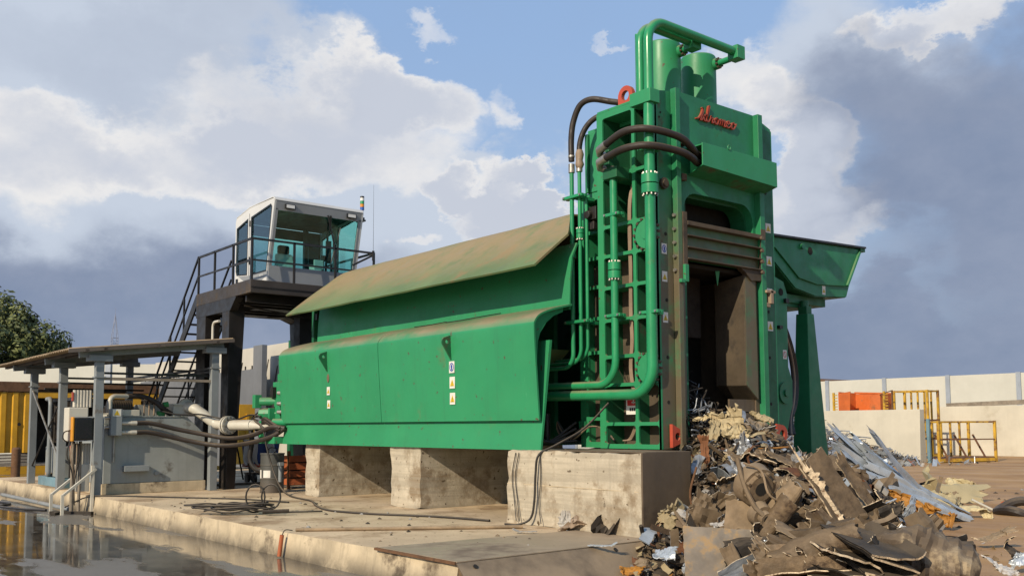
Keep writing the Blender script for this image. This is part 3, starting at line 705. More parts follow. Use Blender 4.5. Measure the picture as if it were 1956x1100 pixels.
# rubber hoses
def hose(pts, r, name='rubber_hose', mat='rubber', parent=tw, n=12, label=None, sn=8):
    return part(name, MB().tube(smooth(pts, sn), r, n), mat, parent, sm=60, label=label)
h1 = hose([(-1.80, PY+.05, 6.05), (-1.80, PY+.05, 6.45), (-1.76, -.15, 6.75), (-1.62, -.12, 7.0), (-1.40, -.05, 7.06), (-1.1, .1, 6.97), (-.86, .2, 6.9)], .052, label='black hose arching to the tower top')
h2 = hose([(-1.66, -.12, 6.0), (-1.66, -.10, 6.35), (-1.58, -.03, 6.62), (-1.42, .08, 6.78), (-1.2, .25, 6.82)], .048)
for hh, x, y in ((h1, -1.80, PY+.05), (h2, -1.66, -.12)):
    part('ferrule', MB().cyl((x, y, 5.85), (x, y, 6.0), .055, n=14).cyl((x, y, 6.12), (x, y, 6.15), .058, n=14), 'bare_steel', hh, sm=40)
part('rag_wrap', MB().tube([(-1.66, -.12, 5.9), (-1.64, -.13, 5.97), (-1.67, -.11, 6.05), (-1.65, -.12, 6.15), (-1.66, -.11, 6.22)], .07, 9, [.05, .078, .06, .075, .055]), 'cable_tan', h2, sm=70)
for z, dy in ((6.03, .0), (5.80, .02)):
    h = hose([(-.90, PY-.16, z-.06), (-.66, PY-.24, z+.0), (-.2, PY-.28, z+.09), (.15, PY-.10, z+.08), (.33, .15, z+.0), (.33, .45, z-.12), (.22, .75, z-.17), (.14, 1.3, z-.16)] if z > 6 else
             [(-.90, PY-.16, z-.02), (-.66, PY-.24, z+.01), (-.2, PY-.28, z+.05), (.15, PY-.10, z+.05), (.33, .15, z+.0), (.33, .45, z-.05), (.22, .75, z-.07), (.14, 1.3, z-.07)], .058, label='stout black hose curving from the side to the hood')
    part('hose_end', MB().tube([(-.66, PY-.24, z if z > 6 else z+.01), (-.86, PY-.2, z-.04 if z > 6 else z-.01), (-.95, PY-.10, z-.07), (-.90, PY-.01, z-.09), (-.80, PY+.06, z-.11)], .066, 12), 'bare_steel', h, sm=50)
part('adaptor_block', MB().box(-.92, -.6, PY-.08, .0, 5.52, 5.70).box(-.98, -.8, PY-.05, -.02, 5.70, 6.02), 'green_dark', tw, .01)
# cables in the cells
cb = hose([(-.66, .28, 6.62), (-.62, .22, 6.4), (-.60, .2, 6.0), (-.62, .2, 5.6)], .018, 'cable', 'cable_tan')
hose([(-.70, .28, 6.62), (-.66, .24, 6.3), (-.64, .24, 5.9), (-.65, .24, 5.55)], .014, 'cable', 'cable_tan')
for k in range(3):
    x = -.69+.025*k
    hose([(x, .20, 5.6), (x+.01, .06, 5.2), (x, .05, 4.6), (x+.01, .05, 4.0), (x-.01, .06, 3.4), (x+.02, .05, 2.9), (x-.02, .05, 2.45), (x+.05, .06, 2.0), (x+.09, .08, 1.72), (x+.02, .1, 1.52), (x-.12, .12, 1.33), (x-.24, .1, 1.3)], .013, 'cable', 'cable_tan', n=6, sn=4)
hose([(-.55, .2, 5.2), (-.66, .1, 5.1), (-.70, .08, 4.9), (-.69, .1, 4.7)], .01, 'cable', 'rubber_black', n=6)
for k in range(4):
    hose([(-1.2+.02*k, .12, 1.35-.02*k), (-1.4, .1, 1.5), (-1.75, .12, 1.52), (-2.0, .08, 1.36+.03*k), (-2.2, .05, 1.28), (-2.4+.05*k, .0, 1.45), (-2.35, -.05, 1.62)], .016, 'cable', ('cable_tan', 'cable_black')[k % 2], n=6, sn=4)
for k in range(3):
    part('cable_clip', MB().box(-2.07+.055*k, -2.03+.055*k, .19, .25, 1.5, 1.62), 'green', tw)
# warning notice on the lattice
sg = part('notice_board', MB().box(-.80, -.52, .05, .06, 1.72, 2.06), 'sticker_white', tw)
part('red_field', MB().box(-.77, -.52, .044, .049, 1.86, 2.05), 'sticker_red', sg)
mb = MB().box(-.70, -.56, .038, .043, 1.95, 1.97).box(-.67, -.59, .038, .043, 1.90, 1.92).box(-.64, -.62, .038, .043, 1.89, 2.02)
part('white_symbol', mb, 'sticker_white', sg)
mb = MB()
for k in range(4): mb.box(-.72+.045*k, -.69+.045*k, .044, .049, 1.775, 1.825)
part('lettering', mb, 'sticker_black', sg)

# ------------------------------------------------------------------ stickers
def sticker(parent, c, w, h, kind, face):
    """small safety sign; face '-y' lies on a side wall, '+x' on a front"""
    def q(u, v, d): return (c[0]+u, c[1]-d, c[2]+v) if face == '-y' else (c[0]+d, c[1]+u, c[2]+v)
    mb = MB()
    def quad(u0, u1, v0, v1, d): mb.add([q(u0, v0, d), q(u1, v0, d), q(u1, v1, d), q(u0, v1, d)], [(0, 1, 2, 3)])
    def disc(u, v, r, d, n=16, sy=1): mb.add([q(u+math.cos(2*math.pi*k/n)*r, v+math.sin(2*math.pi*k/n)*r*sy, d) for k in range(n)], [tuple(range(n))])
    mb.hexa([q(-w/2, -h/2, 0), q(w/2, -h/2, 0), q(w/2, h/2, 0), q(-w/2, h/2, 0), q(-w/2, -h/2, .003), q(w/2, -h/2, .003), q(w/2, h/2, .003), q(-w/2, h/2, .003)])
    s = min(w, h)*.42
    if kind == 'warn':
        mb.cur = 1; z = -h*.06
        mb.add([q(-s, z-s*.75, .005), q(s, z-s*.75, .005), q(0, z+s*1.05, .005)], [(0, 1, 2)])
        mb.cur = 2; mb.add([q(-s*.12, z-s*.1, .0065), q(s*.12, z-s*.1, .0065), q(s*.05, z+s*.55, .0065), q(-s*.05, z+s*.55, .0065)], [(0, 1, 2, 3)]); disc(0, z-s*.38, s*.14, .0065, 8)
        quad(-s*.5, s*.5, z-s*.68, z-s*.6, .0065)
    elif kind == 'blue':
        mb.cur = 3; disc(0, 0, s*1.0, .005, sy=h/w*.9); mb.cur = 0; disc(0, 0, s*.72, .0058, sy=h/w*.9)
        mb.cur = 3; disc(0, s*.1, s*.4, .0066, sy=1.5); quad(-s*.3, s*.3, -s*.75, -s*.1, .0064)
    else:
        mb.cur = 4; disc(0, 0, s, .005, sy=h/w*.85); mb.cur = 0; disc(0, 0, s*.78, .0058, sy=h/w*.85)
        mb.cur = 2; quad(-s*.12, s*.12, -s*.6, s*.3, .0064); disc(0, s*.5, s*.16, .0064, 8)
        mb.cur = 4; mb.add([q(-s*.62, s*.75, .007), q(-s*.48, s*.85, .007), q(s*.62, -s*.75, .007), q(s*.48, -s*.85, .007)], [(0, 1, 2, 3)])
    return part('safety_sticker', mb, ['sticker_white', 'sticker_yellow', 'sticker_black', 'sticker_blue', 'sticker_red'], parent)
# front column (brown) and far column
for px, py, k in ((1268.5, 475, 'blue'), (1269.5, 528, 'warn'), (1271, 606, 'warn')):
    p = on(px, py, 0, .001); sticker(tw, p, .12, .165, k, '+x')
for px, py, k in ((1467, 436, 'warn'), (1469, 499, 'warn'), (1470, 560, 'no'), (1471.5, 623, 'warn')):
    p = on(px, py, 0, .001); sticker(tw, p, .15, .165, k, '+x')

# ================================================================== CHARGING BOX
cbx = T('charging_box', 'long green charging box of the shear with flared dusty lid and side panels', 'charging box', (-5.6, 0, 1.17))
XL, XR, XS = -10.05, -1.15, -5.76
prof = smooth([(0, -1.50, 1.63), (0, -1.57, 2.6), (0, -1.595, 3.05), (0, -1.575, 3.17), (0, -1.46, 3.285), (0, -1.19, 3.385), (0, -.79, 3.485)], 5)
prof = [(p.y, p.z) for p in prof]
pl = part('side_panel', MB().sweep(prof, XL, XS-.009, .03), 'green', cbx, sm=30)
pr = part('side_panel', MB().sweep(prof, XS+.009, XR, .03), 'green', cbx, sm=30)
part('seam_strip', MB().sweep([(a+.034, b) for a, b in prof[:22]], XS-.05, XS+.05, .02), 'black_cavity', cbx)
for X in (XL, XR):
    s = 1 if X == XL else -1
    pts = [(X+s*.05, a+.032, b) for a, b in prof[8:]]+[(X+s*.05, y, z) for y, z in ((-.94, 3.43), (-.94, 3.35), (-1.14, 3.27), (-1.29, 3.16), (-1.42, 2.99), (-1.47, 2.85), (-1.50, 2.4))]
    part('end_gusset', MB().prism(pts, (s*.02, 0, 0)), 'green', cbx)
part('skirt', MB().hexa([(XL, -1.475, 1.17), (XR, -1.475, 1.17), (XR, -1.44, 1.17), (XL, -1.44, 1.17), (XL, -1.27, 2.88), (XR, -1.27, 2.88), (XR, -1.22, 2.88), (XL, -1.22, 2.88)]), 'green', cbx)
part('upper_wall', MB().sweep([(-.80, 3.40), (-.78, 3.9), (-.74, 4.25), (-.62, 4.5), (-.4, 4.72), (-.1, 5.0)][:4], -9.75, -1.2, .03), 'green', cbx, sm=40)
lid = smooth([(0, -1.56, 4.045), (0, -1.2, 4.335), (0, -.85, 4.61), (0, -.5, 4.87), (0, -.22, 5.08), (0, .02, 5.20), (0, .35, 5.25), (0, .8, 5.24)], 4)
def lid_mesh():
    # right end trimmed back round the tower pipes
    mb = MB(); n = 14; k = len(lid)
    def xe(y): return -1.17 if y < -.84 else max(-2.12, -1.17-(y+.84)*1.0)
    for t_ in (0, .035):
        for j in range(n+1):
            for p in lid:
                x = -9.82+(xe(p.y)+9.82)*j/n; w_ = .004*math.sin(x*2.1+p.y*2)+.003*math.sin(x*5.3); mb.v.append((x, p.y+t_*.7, p.z-t_*.7+w_))
    N_ = (n+1)*k
    def f(q): mb.f.append(q); mb.mi.append(0)
    for j in range(n):
        for i in range(k-1):
            a = j*k+i; f((a, a+k, a+k+1, a+1)); f((N_+a, N_+a+1, N_+a+k+1, N_+a+k))
        a = j*k; f((a, N_+a, N_+a+k, a+k)); a += k-1; f((a, a+k, N_+a+k, N_+a))
    for a in (0, n*k):
        for i in range(k-1): f((a+i, a+i+1, N_+a+i+1, N_+a+i))
    return mb
part('flared_lid', lid_mesh(), 'green_dusty', cbx, sm=30, label='flared lid covered in tan dust')
part('lid_back', MB().box(-9.7, -2.15, .8, 3.4, 5.1, 5.22), 'green_dusty', cbx)
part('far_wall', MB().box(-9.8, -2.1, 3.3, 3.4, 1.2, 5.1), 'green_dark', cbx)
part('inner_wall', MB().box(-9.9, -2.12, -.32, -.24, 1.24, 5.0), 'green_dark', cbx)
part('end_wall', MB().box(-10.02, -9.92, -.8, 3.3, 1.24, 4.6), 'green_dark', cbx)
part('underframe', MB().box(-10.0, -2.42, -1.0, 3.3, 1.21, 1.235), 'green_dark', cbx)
part('brace_plate', MB().hexa([(-2.15, -.30, 2.50), (-2.15, -.9, 2.50), (-3.1, -.9, 2.38), (-3.1, -.30, 2.38), (-1.75, -.30, 2.80), (-1.75, -.75, 2.80), (-3.0, -.9, 2.42), (-3.0, -.30, 2.42)]), 'green_dusty', cbx)
part('lid_edge_bar', MB().box(-9.9, -9.82, -.78, -.70, 4.0, 4.14), 'black_paint', cbx)
part('strap', MB().tube(smooth([(-5.4, -1.0, 3.45), (-4.9, -.98, 3.45), (-4.5, -.9, 3.475), (-4.4, -.95, 3.455), (-3.9, -.98, 3.45), (-3.5, -.9, 3.475), (-2.9, -.86, 3.49)], 5), .009, 6), 'rubber_black', cbx)
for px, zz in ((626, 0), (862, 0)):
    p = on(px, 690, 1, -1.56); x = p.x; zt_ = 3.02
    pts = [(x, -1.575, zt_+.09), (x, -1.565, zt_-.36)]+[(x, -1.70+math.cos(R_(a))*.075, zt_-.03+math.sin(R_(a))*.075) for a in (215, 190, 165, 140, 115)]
    part('lifting_lug', MB().prism([pts, circle((x, -1.67, zt_-.03), (0, 1, 0), (0, 0, 1), .035, 12)], (.03, 0, 0)), 'green_dark', cbx)  # darker green paints in the shade on the lugs' turned faces
p = on(627.5, 722, 1, -1.56); part('primer_spot', MB().prism([(p.x+math.cos(t)*.05, -1.5625+.028*(p.z-2.6)*0-.012, p.z+math.sin(t)*.09) for t in [2*math.pi*k/14 for k in range(14)]], (0, .002, 0)), 'scrap_dusty', cbx)
def side_y(z): return -1.50-.07*(z-1.63)/.97-.001 if z < 2.6 else -1.57-.025*(z-2.6)/.45-.001
for px, py, k, w, h in ((627.3, 746.5, 'warn', .125, .17), (628, 772, 'warn', .125, .17), (863, 701, 'blue', .155, .20), (864, 730.5, 'warn', .155, .20), (864.5, 761, 'warn', .155, .20)):
    p = on(px, py, 1, -1.53); y = side_y(p.z)-.004; p = on(px, py, 1, y); sticker(cbx, p, w, h, k, '-y')
# machinery seen in the gap beside the tower
gp = part('gap_machinery', MB().box(-2.9, -2.3, -.9, -.35, 1.25, 1.9).cyl((-2.25, -.62, 1.2), (-2.25, -.62, 2.0), .12, n=14).cyl((-2.05, -.55, 1.25), (-2.05, -.55, 1.75), .05, n=10).box(-2.5, -1.9, -.8, -.5, 1.22, 1.3), 'black_paint', cbx, .01)
for k in range(4):
    part('gap_hose', MB().tube(smooth([(-2.3, -.5, 1.9-.1*k), (-2.15, -.75, 1.75-.05*k), (-2.0+.05*k, -.9, 1.5), (-1.75, -.8, 1.28), (-1.5, -.4, 1.3+.1*k)], 5), .022, 7), 'rubber_black', cbx, sm=60)
cbx.location = (-6.226, .444, 1.155); cbx.scale = (1.04, 1.04, 1.04)  # charging box scaled up about the camera, moving it back along the sight lines
solo('drop_cable', MB().tube(smooth([(-.9, -.25, 1.9), (-1.0, -.7, 1.5), (-1.15, -1.15, 1.25), (-1.3, -1.38, 1.10), (-1.36, -1.40, .8), (-1.38, -1.41, .4), (-1.45, -1.43, .12), (-1.62, -1.55, .02), (-1.85, -1.62, .02)], 6), .018, 8), 'cable_black', 'thick black cable hanging down the front of the concrete block', 'cable', 'cables on the concrete block', sm=60)
for k, (x, lb) in enumerate(((-1.9, 'left'), (-1.82, 'middle'), (-1.30, 'right'))):
    solo('thin_cable', MB().tube(smooth([(x, -1.355, 1.12), (x-.08+.1*(k > 1), -1.365, .75), (x-.02, -1.37, .35), (x+.06, -1.40, .05)], 5), .008, 5), 'cable_black', lb+'most thin black wire hanging on the concrete block' if k != 1 else 'middle thin black wire hanging on the concrete block', 'cable', 'cables on the concrete block')

# ================================================================== TILTING PAN ON THE FAR SIDE
pan = T('tilting_pan', 'dark green tilting loading pan jutting out behind the tower', 'loading pan', (-5, 6.4, 4.1))
P1 = [(4.6, 5.33), (8.28, 5.46), (8.22, 5.38), (7.70, 4.32), (6.55, 4.25), (5.82, 4.36), (5.11, 4.85), (4.6, 5.1)]
part('end_plate', MB().prism([(-1.5, a, b) for a, b in P1], (-.03, 0, 0)), 'green_shaded', pan)
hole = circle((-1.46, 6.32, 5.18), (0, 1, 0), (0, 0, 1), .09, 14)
part('end_stiffener', MB().prism([(-1.46, a, b) for a, b in ((4.75, 5.31), (8.22, 5.42), (7.67, 4.55), (6.56, 4.49), (5.91, 4.57), (5.10, 5.12), (4.75, 5.2))], (-.035, 0, 0)), 'green_shaded', pan, .008)
part('end_hole', MB().cyl((-1.459, 6.32, 5.18), (-1.455, 6.32, 5.18), .085, n=18), 'black_cavity', pan)
part('end_knob', MB().cyl((-1.46, 6.0, 5.24), (-1.40, 6.0, 5.24), .06, n=12), 'green_shaded', pan)
part('top_rail', MB().bar((-1.44, 4.6, 5.345), (-1.44, 8.40, 5.475), .10, .04), 'black_paint', pan)
part('pan_tip', MB().box(-9.0, -1.42, 8.22, 8.40, 5.38, 5.47), 'green_dark', pan)
part('edge_strip', MB().bar((-1.44, 8.20, 5.36), (-1.44, 7.66, 4.56), .05, .05), 'green', pan)
part('pan_floor', MB().sweep([(5.0, 4.95), (5.82, 4.38), (6.55, 4.27), (7.68, 4.34), (8.25, 5.42)], -9.0, -1.53, .04), 'green_dark', pan)
part('pan_foot', MB().box(-3.2, -1.7, 5.4, 7.2, 4.08, 4.26).box(-2.6, -1.75, 5.3, 6.7, 4.0, 4.09), 'green_dark', pan, .01)
p = on(1573.5, 554.5, 0, -1.498); sticker(pan, p, .12, .19, 'warn', '+x')
ps = T('pan_support_post', 'tapered dark green box post holding up the loading pan', 'support post', (-1.8, 6.2, G0))
part('post_body', MB().hexa([(-2.02, 6.21, G0), (-1.5, 6.21, G0), (-1.5, 6.98, G0), (-2.02, 6.98, G0), (-1.78, 6.21, 3.86), (-1.5, 6.21, 3.86), (-1.5, 6.45, 3.86), (-1.78, 6.45, 3.86)]), 'green_shaded', ps, .012)
part('post_rib', MB().hexa([(-1.75, 6.985, G0), (-1.70, 6.985, G0), (-1.70, 7.10, G0), (-1.75, 7.10, G0), (-1.66, 6.46, 3.6), (-1.61, 6.46, 3.6), (-1.61, 6.48, 3.6), (-1.66, 6.48, 3.6)]), 'brown_steel', ps)
part('post_head', MB().box(-1.74, -1.53, 6.23, 6.42, 3.862, 4.02).cyl((-1.64, 6.32, 4.0), (-1.64, 6.32, 4.14), .09, n=18), 'green_dark', ps, .01)
part('post_foot', MB().box(-2.3, -1.3, 6.0, 7.25, G0, G0+.05), 'brown_steel', ps)
lk = T('swing_arm', 'green swing arm plate with round pivot beside the tower mouth', 'arm', (-.7, 4.0, 1.0))
part('arm_plate', MB().prism([(-.6, a, b) for a, b in ((3.2, 4.35), (3.82, 4.30), (4.12, 4.22), (4.22, 4.0), (4.20, 2.62), (4.32, 2.36), (4.30, 1.9), (4.21, 1.70), (4.06, 1.2), (3.9, .8), (3.5, .8), (3.2, 1.4))], (-.14, 0, 0)), 'green_shaded', lk, .012)
part('pivot_boss', MB().cyl((-.6, 4.05, 2.13), (-.56, 4.05, 2.13), .20, n=24).cyl((-.56, 4.05, 2.13), (-.53, 4.05, 2.13), .07, n=16), 'green_shaded', lk, sm=40)
part('arm_eye', MB().cyl((-.598, 4.02, 4.02), (-.594, 4.02, 4.02), .07, n=14), 'black_cavity', lk)
part('arm_stop', MB().box(-.6, -.54, 3.88, 3.98, 3.32, 3.38).box(-.6, -.54, 4.1, 4.2, 3.82, 3.90), 'black_paint', lk)
part('arm_link', MB().box(-1.1, -.75, 3.3, 3.9, 3.9, 4.8), 'green_dark', lk, .02)
p = on(1499, 677, 0, -.597); sticker(lk, p, .12, .17, 'no', '+x')
hs = T('arm_hose_bundle', 'bundle of worn dark hoses hanging between swing arm and support post', 'hoses', (-1.2, 4.6, 1.3))
for k in range(4):
    d = .05*k
    part('hose', MB().tube(smooth([(-.9, 4.1+d, 3.75), (-1.0, 4.55+d, 3.45), (-1.1, 4.95+d, 2.95), (-1.15, 5.12+d, 2.45), (-1.1, 5.0+d, 2.0), (-1.0, 4.75+d*.6, 1.65), (-.9, 4.6+d, 1.35)], 6), .032, 8), ('rubber', 'cable_tan', 'rubber_black', 'rubber')[k], hs, sm=60)

# ================================================================== CAB GANTRY
ga = T('cab_gantry', 'black steel gantry with railed deck and steep stairs carrying the operator cab', 'gantry', (-13.5, .3, 0))
YD = -1.43; ZD = 5.13
def colm(x0, x1, y0, y1, wb):
    # leg tapering towards its foot
    s = 1 if y1 > y0 else -1
    return MB().hexa([(x0, y0, 0), (x1, y0, 0), (x1, y0+s*wb, 0), (x0, y0+s*wb, 0), (x0, y0, 4.5), (x1, y0, 4.5), (x1, y1, 4.5), (x0, y1, 4.5)])
for (x0, x1) in ((-13.75, -13.3), (-15.5, -14.88)):
    part('leg', colm(x0, x1, YD, YD+.42, .24), 'black_paint', ga, .008)
    part('leg', colm(x0, x1, 1.75, 1.3, .24), 'black_paint', ga, .008)
    part('portal_beam', MB().prism([(x1, y, z) for y, z in ((YD+.002, 4.5), (YD+.42, 4.5), (YD+.75, 4.62), (1.0, 4.62), (1.3, 4.5), (1.748, 4.5), (1.748, 4.83), (YD+.002, 4.83))], (x0-x1, 0, 0)), 'black_paint', ga)
part('portal_leg_inner', MB().box(-13.7, -13.35, .55, 1.05, 2.2, 4.6), 'black_paint', ga)
part('side_beam', MB().prism([(x, YD-.004, z) for x, z in ((-15.55, 4.5), (-13.25, 4.5), (-12.9, 4.80), (-12.9, 4.84), (-15.55, 4.84))], (0, .2, 0)), 'black_paint', ga)
part('side_beam', MB().prism([(x, 1.55, z) for x, z in ((-15.55, 4.5), (-13.25, 4.5), (-12.9, 4.80), (-12.9, 4.84), (-15.55, 4.84))], (0, .2, 0)), 'black_paint', ga)
part('deck_edge', MB().box(-15.55, -12.0, YD-.01, YD+.10, 4.83, ZD+.02).box(-12.10, -12.0, YD+.10, 2.05, 4.83, ZD+.02).box(-15.55, -12.0, 2.0, 2.08, 4.83, ZD+.02), 'deck_paint', ga, .006)
part('deck_lip', MB().box(-11.998, -11.98, YD, 2.05, 4.96, 4.985), 'black_paint', ga)
part('deck_plate', MB().box(-15.5, -12.10, YD+.1, 2.0, ZD-.03, ZD), 'black_paint', ga)
for x in (-12.6, -13.1, -14.2, -14.7): part('deck_joist', MB().box(x, x+.08, YD+.12, 1.98, 4.66, ZD-.03), 'black_paint', ga)
part('brace_rod', MB().cyl((-12.9, -1.2, 4.6), (-13.2, 1.5, 4.35), .02, n=6).cyl((-12.9, 1.5, 4.5), (-13.3, -.4, 4.4), .02, n=6), 'black_paint', ga)
def rail_line(pts, zr=1.04, posts=True, both=True):
    a, b = Vector(pts[0]), Vector(pts[1])
    part('handrail', MB().bar(a+Vector((0, 0, zr)), b+Vector((0, 0, zr)), .05, .05), 'black_paint', ga)
    part('knee_rail', MB().bar(a+Vector((0, 0, zr*.49)), b+Vector((0, 0, zr*.49)), .04, .04), 'black_paint', ga)
def post(x, y, z=ZD): part('rail_post', MB().box(x-.025, x+.025, y-.025, y+.025, z, z+1.06), 'black_paint', ga)
yr = YD+.03; xr = -12.03
rail_line([(-15.52, yr, ZD), (xr, yr, ZD)]); rail_line([(xr, yr, ZD), (xr, 2.02, ZD)]); rail_line([(xr, 2.03, ZD), (-15.5, 2.03, ZD)])
for x in (-15.5, -14.38, -13.18, -12.04): post(x, yr)
for y in (-.28, .88, 2.03): post(xr, y)
for x in (-13.2, -14.4, -15.5): post(x, 2.03)
part('rail_strut', MB().bar((xr, 1.4, ZD+.66), (xr, 2.0, ZD+.98), .05, .05), 'black_paint', ga)
# stairs
sx0, sz0, sx1, sz1 = -15.5, 5.05, -20.6, .1
for y in (YD+.02, YD+.95):
    part('stringer', MB().bar((sx0, y, sz0), (sx1, y, sz1), .05, .24), 'black_paint', ga)
    part('stair_rail', MB().bar((sx0, y, sz0+1.14), (sx1, y, sz1+1.05), .045, .045), 'black_paint', ga)
    part('stair_knee_rail', MB().bar((sx0, y, sz0+.6), (sx1, y, sz1+.55), .04, .04), 'black_paint', ga)
    for k in range(1, 6):
        t = k/5; part('stair_post', MB().bar((sx0+(sx1-sx0)*t, y, sz0+(sz1-sz0)*t), (sx0+(sx1-sx0)*t, y, sz0+(sz1-sz0)*t+1.08), .045, .045), 'black_paint', ga)
for k in range(20):
    t = (k+.7)/20.4; part('stair_tread', MB().box(sx0+(sx1-sx0)*t-.13, sx0+(sx1-sx0)*t+.13, YD+.05, YD+.92, sz0+(sz1-sz0)*t-.02, sz0+(sz1-sz0)*t+.015), 'black_paint', ga)
part('conduit', MB().tube(fillet([(-13.85, YD-.03, 4.28), (-14.25, YD-.04, 4.28), (-14.25, YD-.04, 2.3), (-14.05, YD-.04, 2.3)], .14, 5), .035, 10), 'white_pipe', ga, sm=50)
part('aerial', MB().cyl((xr+.02, 2.0, ZD+.9), (xr+.02, 2.0, ZD+2.9), .006, .003, n=6).cyl((xr+.02, 2.0, ZD+.84), (xr+.02, 2.0, ZD+1.1), .035, n=8), 'dark_plastic', ga)
# ------------------------------------------------------------------ operator cab
cab = T('operator_cab', 'white operator cab with slanted tinted front window on the black gantry', 'operator cab', (-13.2, .4, ZD))
YA, YB2, ZF, ZR = -.87, 1.66, ZD+.02, 7.28
xf0, xf1, xb = -12.36, -11.93, -14.33          # front foot, front top, back
def xz(pts, y): return [(a, y, b) for a, b in pts]
side = [(xb, ZF), (xf0, ZF), (xf0+.03, 5.60), (xf1-.02, 7.18), (xf1-.10, ZR), (xb+.9, ZR-.03), (xb+.05, 7.10), (xb, 7.0)]
rear_w = [(xb+.07, 5.68), (xb+.13, 5.56), (xb+.78, 5.50), (xb+.80, 6.97), (xb+.09, 6.82)]
frnt_w = [(xb+1.0, 5.46), (xf0-.02, 5.46), (xf0+.0, 5.58), (xf1-.17, 7.04), (xf1-.24, 7.12), (xb+1.0, 6.98)]
for y, t in ((YA, .05), (YB2, -.05)):
    part('side_panel', MB().prism([xz(side, y), xz(rear_w, y), xz(frnt_w, y)], (0, t, 0)), 'cab_white', cab)
    for w_, nm in ((rear_w, 'side_window'), (frnt_w, 'side_window')):
        wd = part(nm, MB().prism(xz(w_, y+t*.4), (0, .008, 0)), 'glass_smoke' if y == YA else 'glass_teal', cab)
        cx_ = sum(p[0] for p in w_)/len(w_); cz_ = sum(p[1] for p in w_)/len(w_)
        part('window_seal', MB().prism([xz([(cx_+(a-cx_)*1.02, cz_+(b-cz_)*1.015) for a, b in w_], y-t*.12), xz([(cx_+(a-cx_)*.94, cz_+(b-cz_)*.965) for a, b in w_], y-t*.12)], (0, t*.2, 0)), 'dark_plastic', wd)
part('door_gap', MB().box(xb+.88, xb+.90, YA-.003, YA+.01, ZF+.05, 7.1), 'dark_plastic', cab)
part('door_handle', MB().box(xb+.1, xb+.22, YA-.02, YA, 5.36, 5.46).box(xb+.93, xb+.96, YA-.03, YA, 5.75, 5.95).box(xb+.93, xb+.96, YA-.03, YA, 6.75, 6.9), 'dark_plastic', cab)
part('decal', MB().prism(xz([(xb+.22, 5.52), (xb+.95, 5.46), (xf0+.03, 5.46), (xf0+.02, 5.36), (xf0-.36, 5.22), (xb+.8, 5.26)], YA-.004), (0, .003, 0)), 'cab_grey', cab)
mb = MB()
for k in range(3): mb.box(xf0-.40+.07*k, xf0-.36+.07*k, YA-.009, YA-.006, 5.345, 5.40)
part('decal_mark', mb, 'cab_white', cab)
def fq(t, z0): return xf0+.03+(xf1-.05-xf0)*t
# front face: lower panel, glass, brow
part('front_panel', MB().hexa([(xf0-.04, YA+.052, ZF), (xf0, YA+.052, ZF), (xf0, YB2-.052, ZF), (xf0-.04, YB2-.052, ZF), (xf0-.02, YA+.052, 5.60), (xf0+.03, YA+.052, 5.60), (xf0+.03, YB2-.052, 5.60), (xf0-.02, YB2-.052, 5.60)]), 'cab_grey', cab)
def fr(z): return xf0+.03+(xf1-.02-xf0-.03)*(z-5.60)/(7.18-5.60)
part('front_window', MB().hexa([(fr(5.6)-.03, YA+.10, 5.60), (fr(5.6)-.02, YA+.10, 5.60), (fr(5.6)-.02, YB2-.10, 5.60), (fr(5.6)-.03, YB2-.10, 5.60), (fr(6.96)-.03, YA+.10, 6.96), (fr(6.96)-.02, YA+.10, 6.96), (fr(6.96)-.02, YB2-.10, 6.96), (fr(6.96)-.03, YB2-.10, 6.96)]), 'glass_teal', cab)
for y0, y1 in ((YA+.052, YA+.12), (YB2-.12, YB2-.052)):
    part('front_pillar', MB().hexa([(fr(5.6)-.06, y0, 5.60), (fr(5.6), y0, 5.60), (fr(5.6), y1, 5.60), (fr(5.6)-.06, y1, 5.60), (fr(7.0)-.06, y0, 7.0), (fr(7.0), y0, 7.0), (fr(7.0), y1, 7.0), (fr(7.0)-.06, y1, 7.0)]), 'cab_grey', cab)
part('brow', MB().hexa([(fr(6.96)-.05, YA+.052, 6.96), (fr(6.96), YA+.052, 6.96), (fr(6.96), YB2-.052, 6.96), (fr(6.96)-.05, YB2-.052, 6.96), (fr(7.2)-.08, YA+.052, 7.22), (fr(7.2), YA+.052, 7.20), (fr(7.2), YB2-.052, 7.20), (fr(7.2)-.08, YB2-.052, 7.22)]), 'cab_grey', cab)
part('roof', MB().prism([(a, YA-.01, b) for a, b in ((xf1+.0, 7.19), (xf1-.04, 7.27), (xf1-.12, 7.30), (xb+.9, 7.28), (xb+.04, 7.13), (xb+.06, 7.10), (xb+.9, 7.24), (xf1-.1, 7.25))], (0, YB2-YA+.02, 0)), 'cab_white', cab, .02)
part('roof_lining', MB().hexa([(xb+.1, YA+.06, 7.0), (xf1-.25, YA+.06, 7.14), (xf1-.25, YB2-.06, 7.14), (xb+.1, YB2-.06, 7.0), (xb+.1, YA+.06, 7.05), (xf1-.25, YA+.06, 7.19), (xf1-.25, YB2-.06, 7.19), (xb+.1, YB2-.06, 7.05)]), 'dark_plastic', cab)
part('floor', MB().box(xb+.05, xf0-.05, YA+.06, YB2-.06, ZF, ZF+.05), 'dark_plastic', cab)
rw = [rrect(YA+.35, YB2-.4, 5.72, 6.72, .12)]
part('rear_wall', MB().prism([[(xb, y, z) for y, z in ((YA+.052, ZF), (YB2-.052, ZF), (YB2-.052, 7.0), (YA+.052, 7.0))], [(xb, y, z) for y, z in rw[0]]], (.05, 0, 0)), 'dark_plastic', cab)
part('rear_window', MB().prism([(xb+.02, y, z) for y, z in rw[0]], (.008, 0, 0)), 'glass_teal', cab)
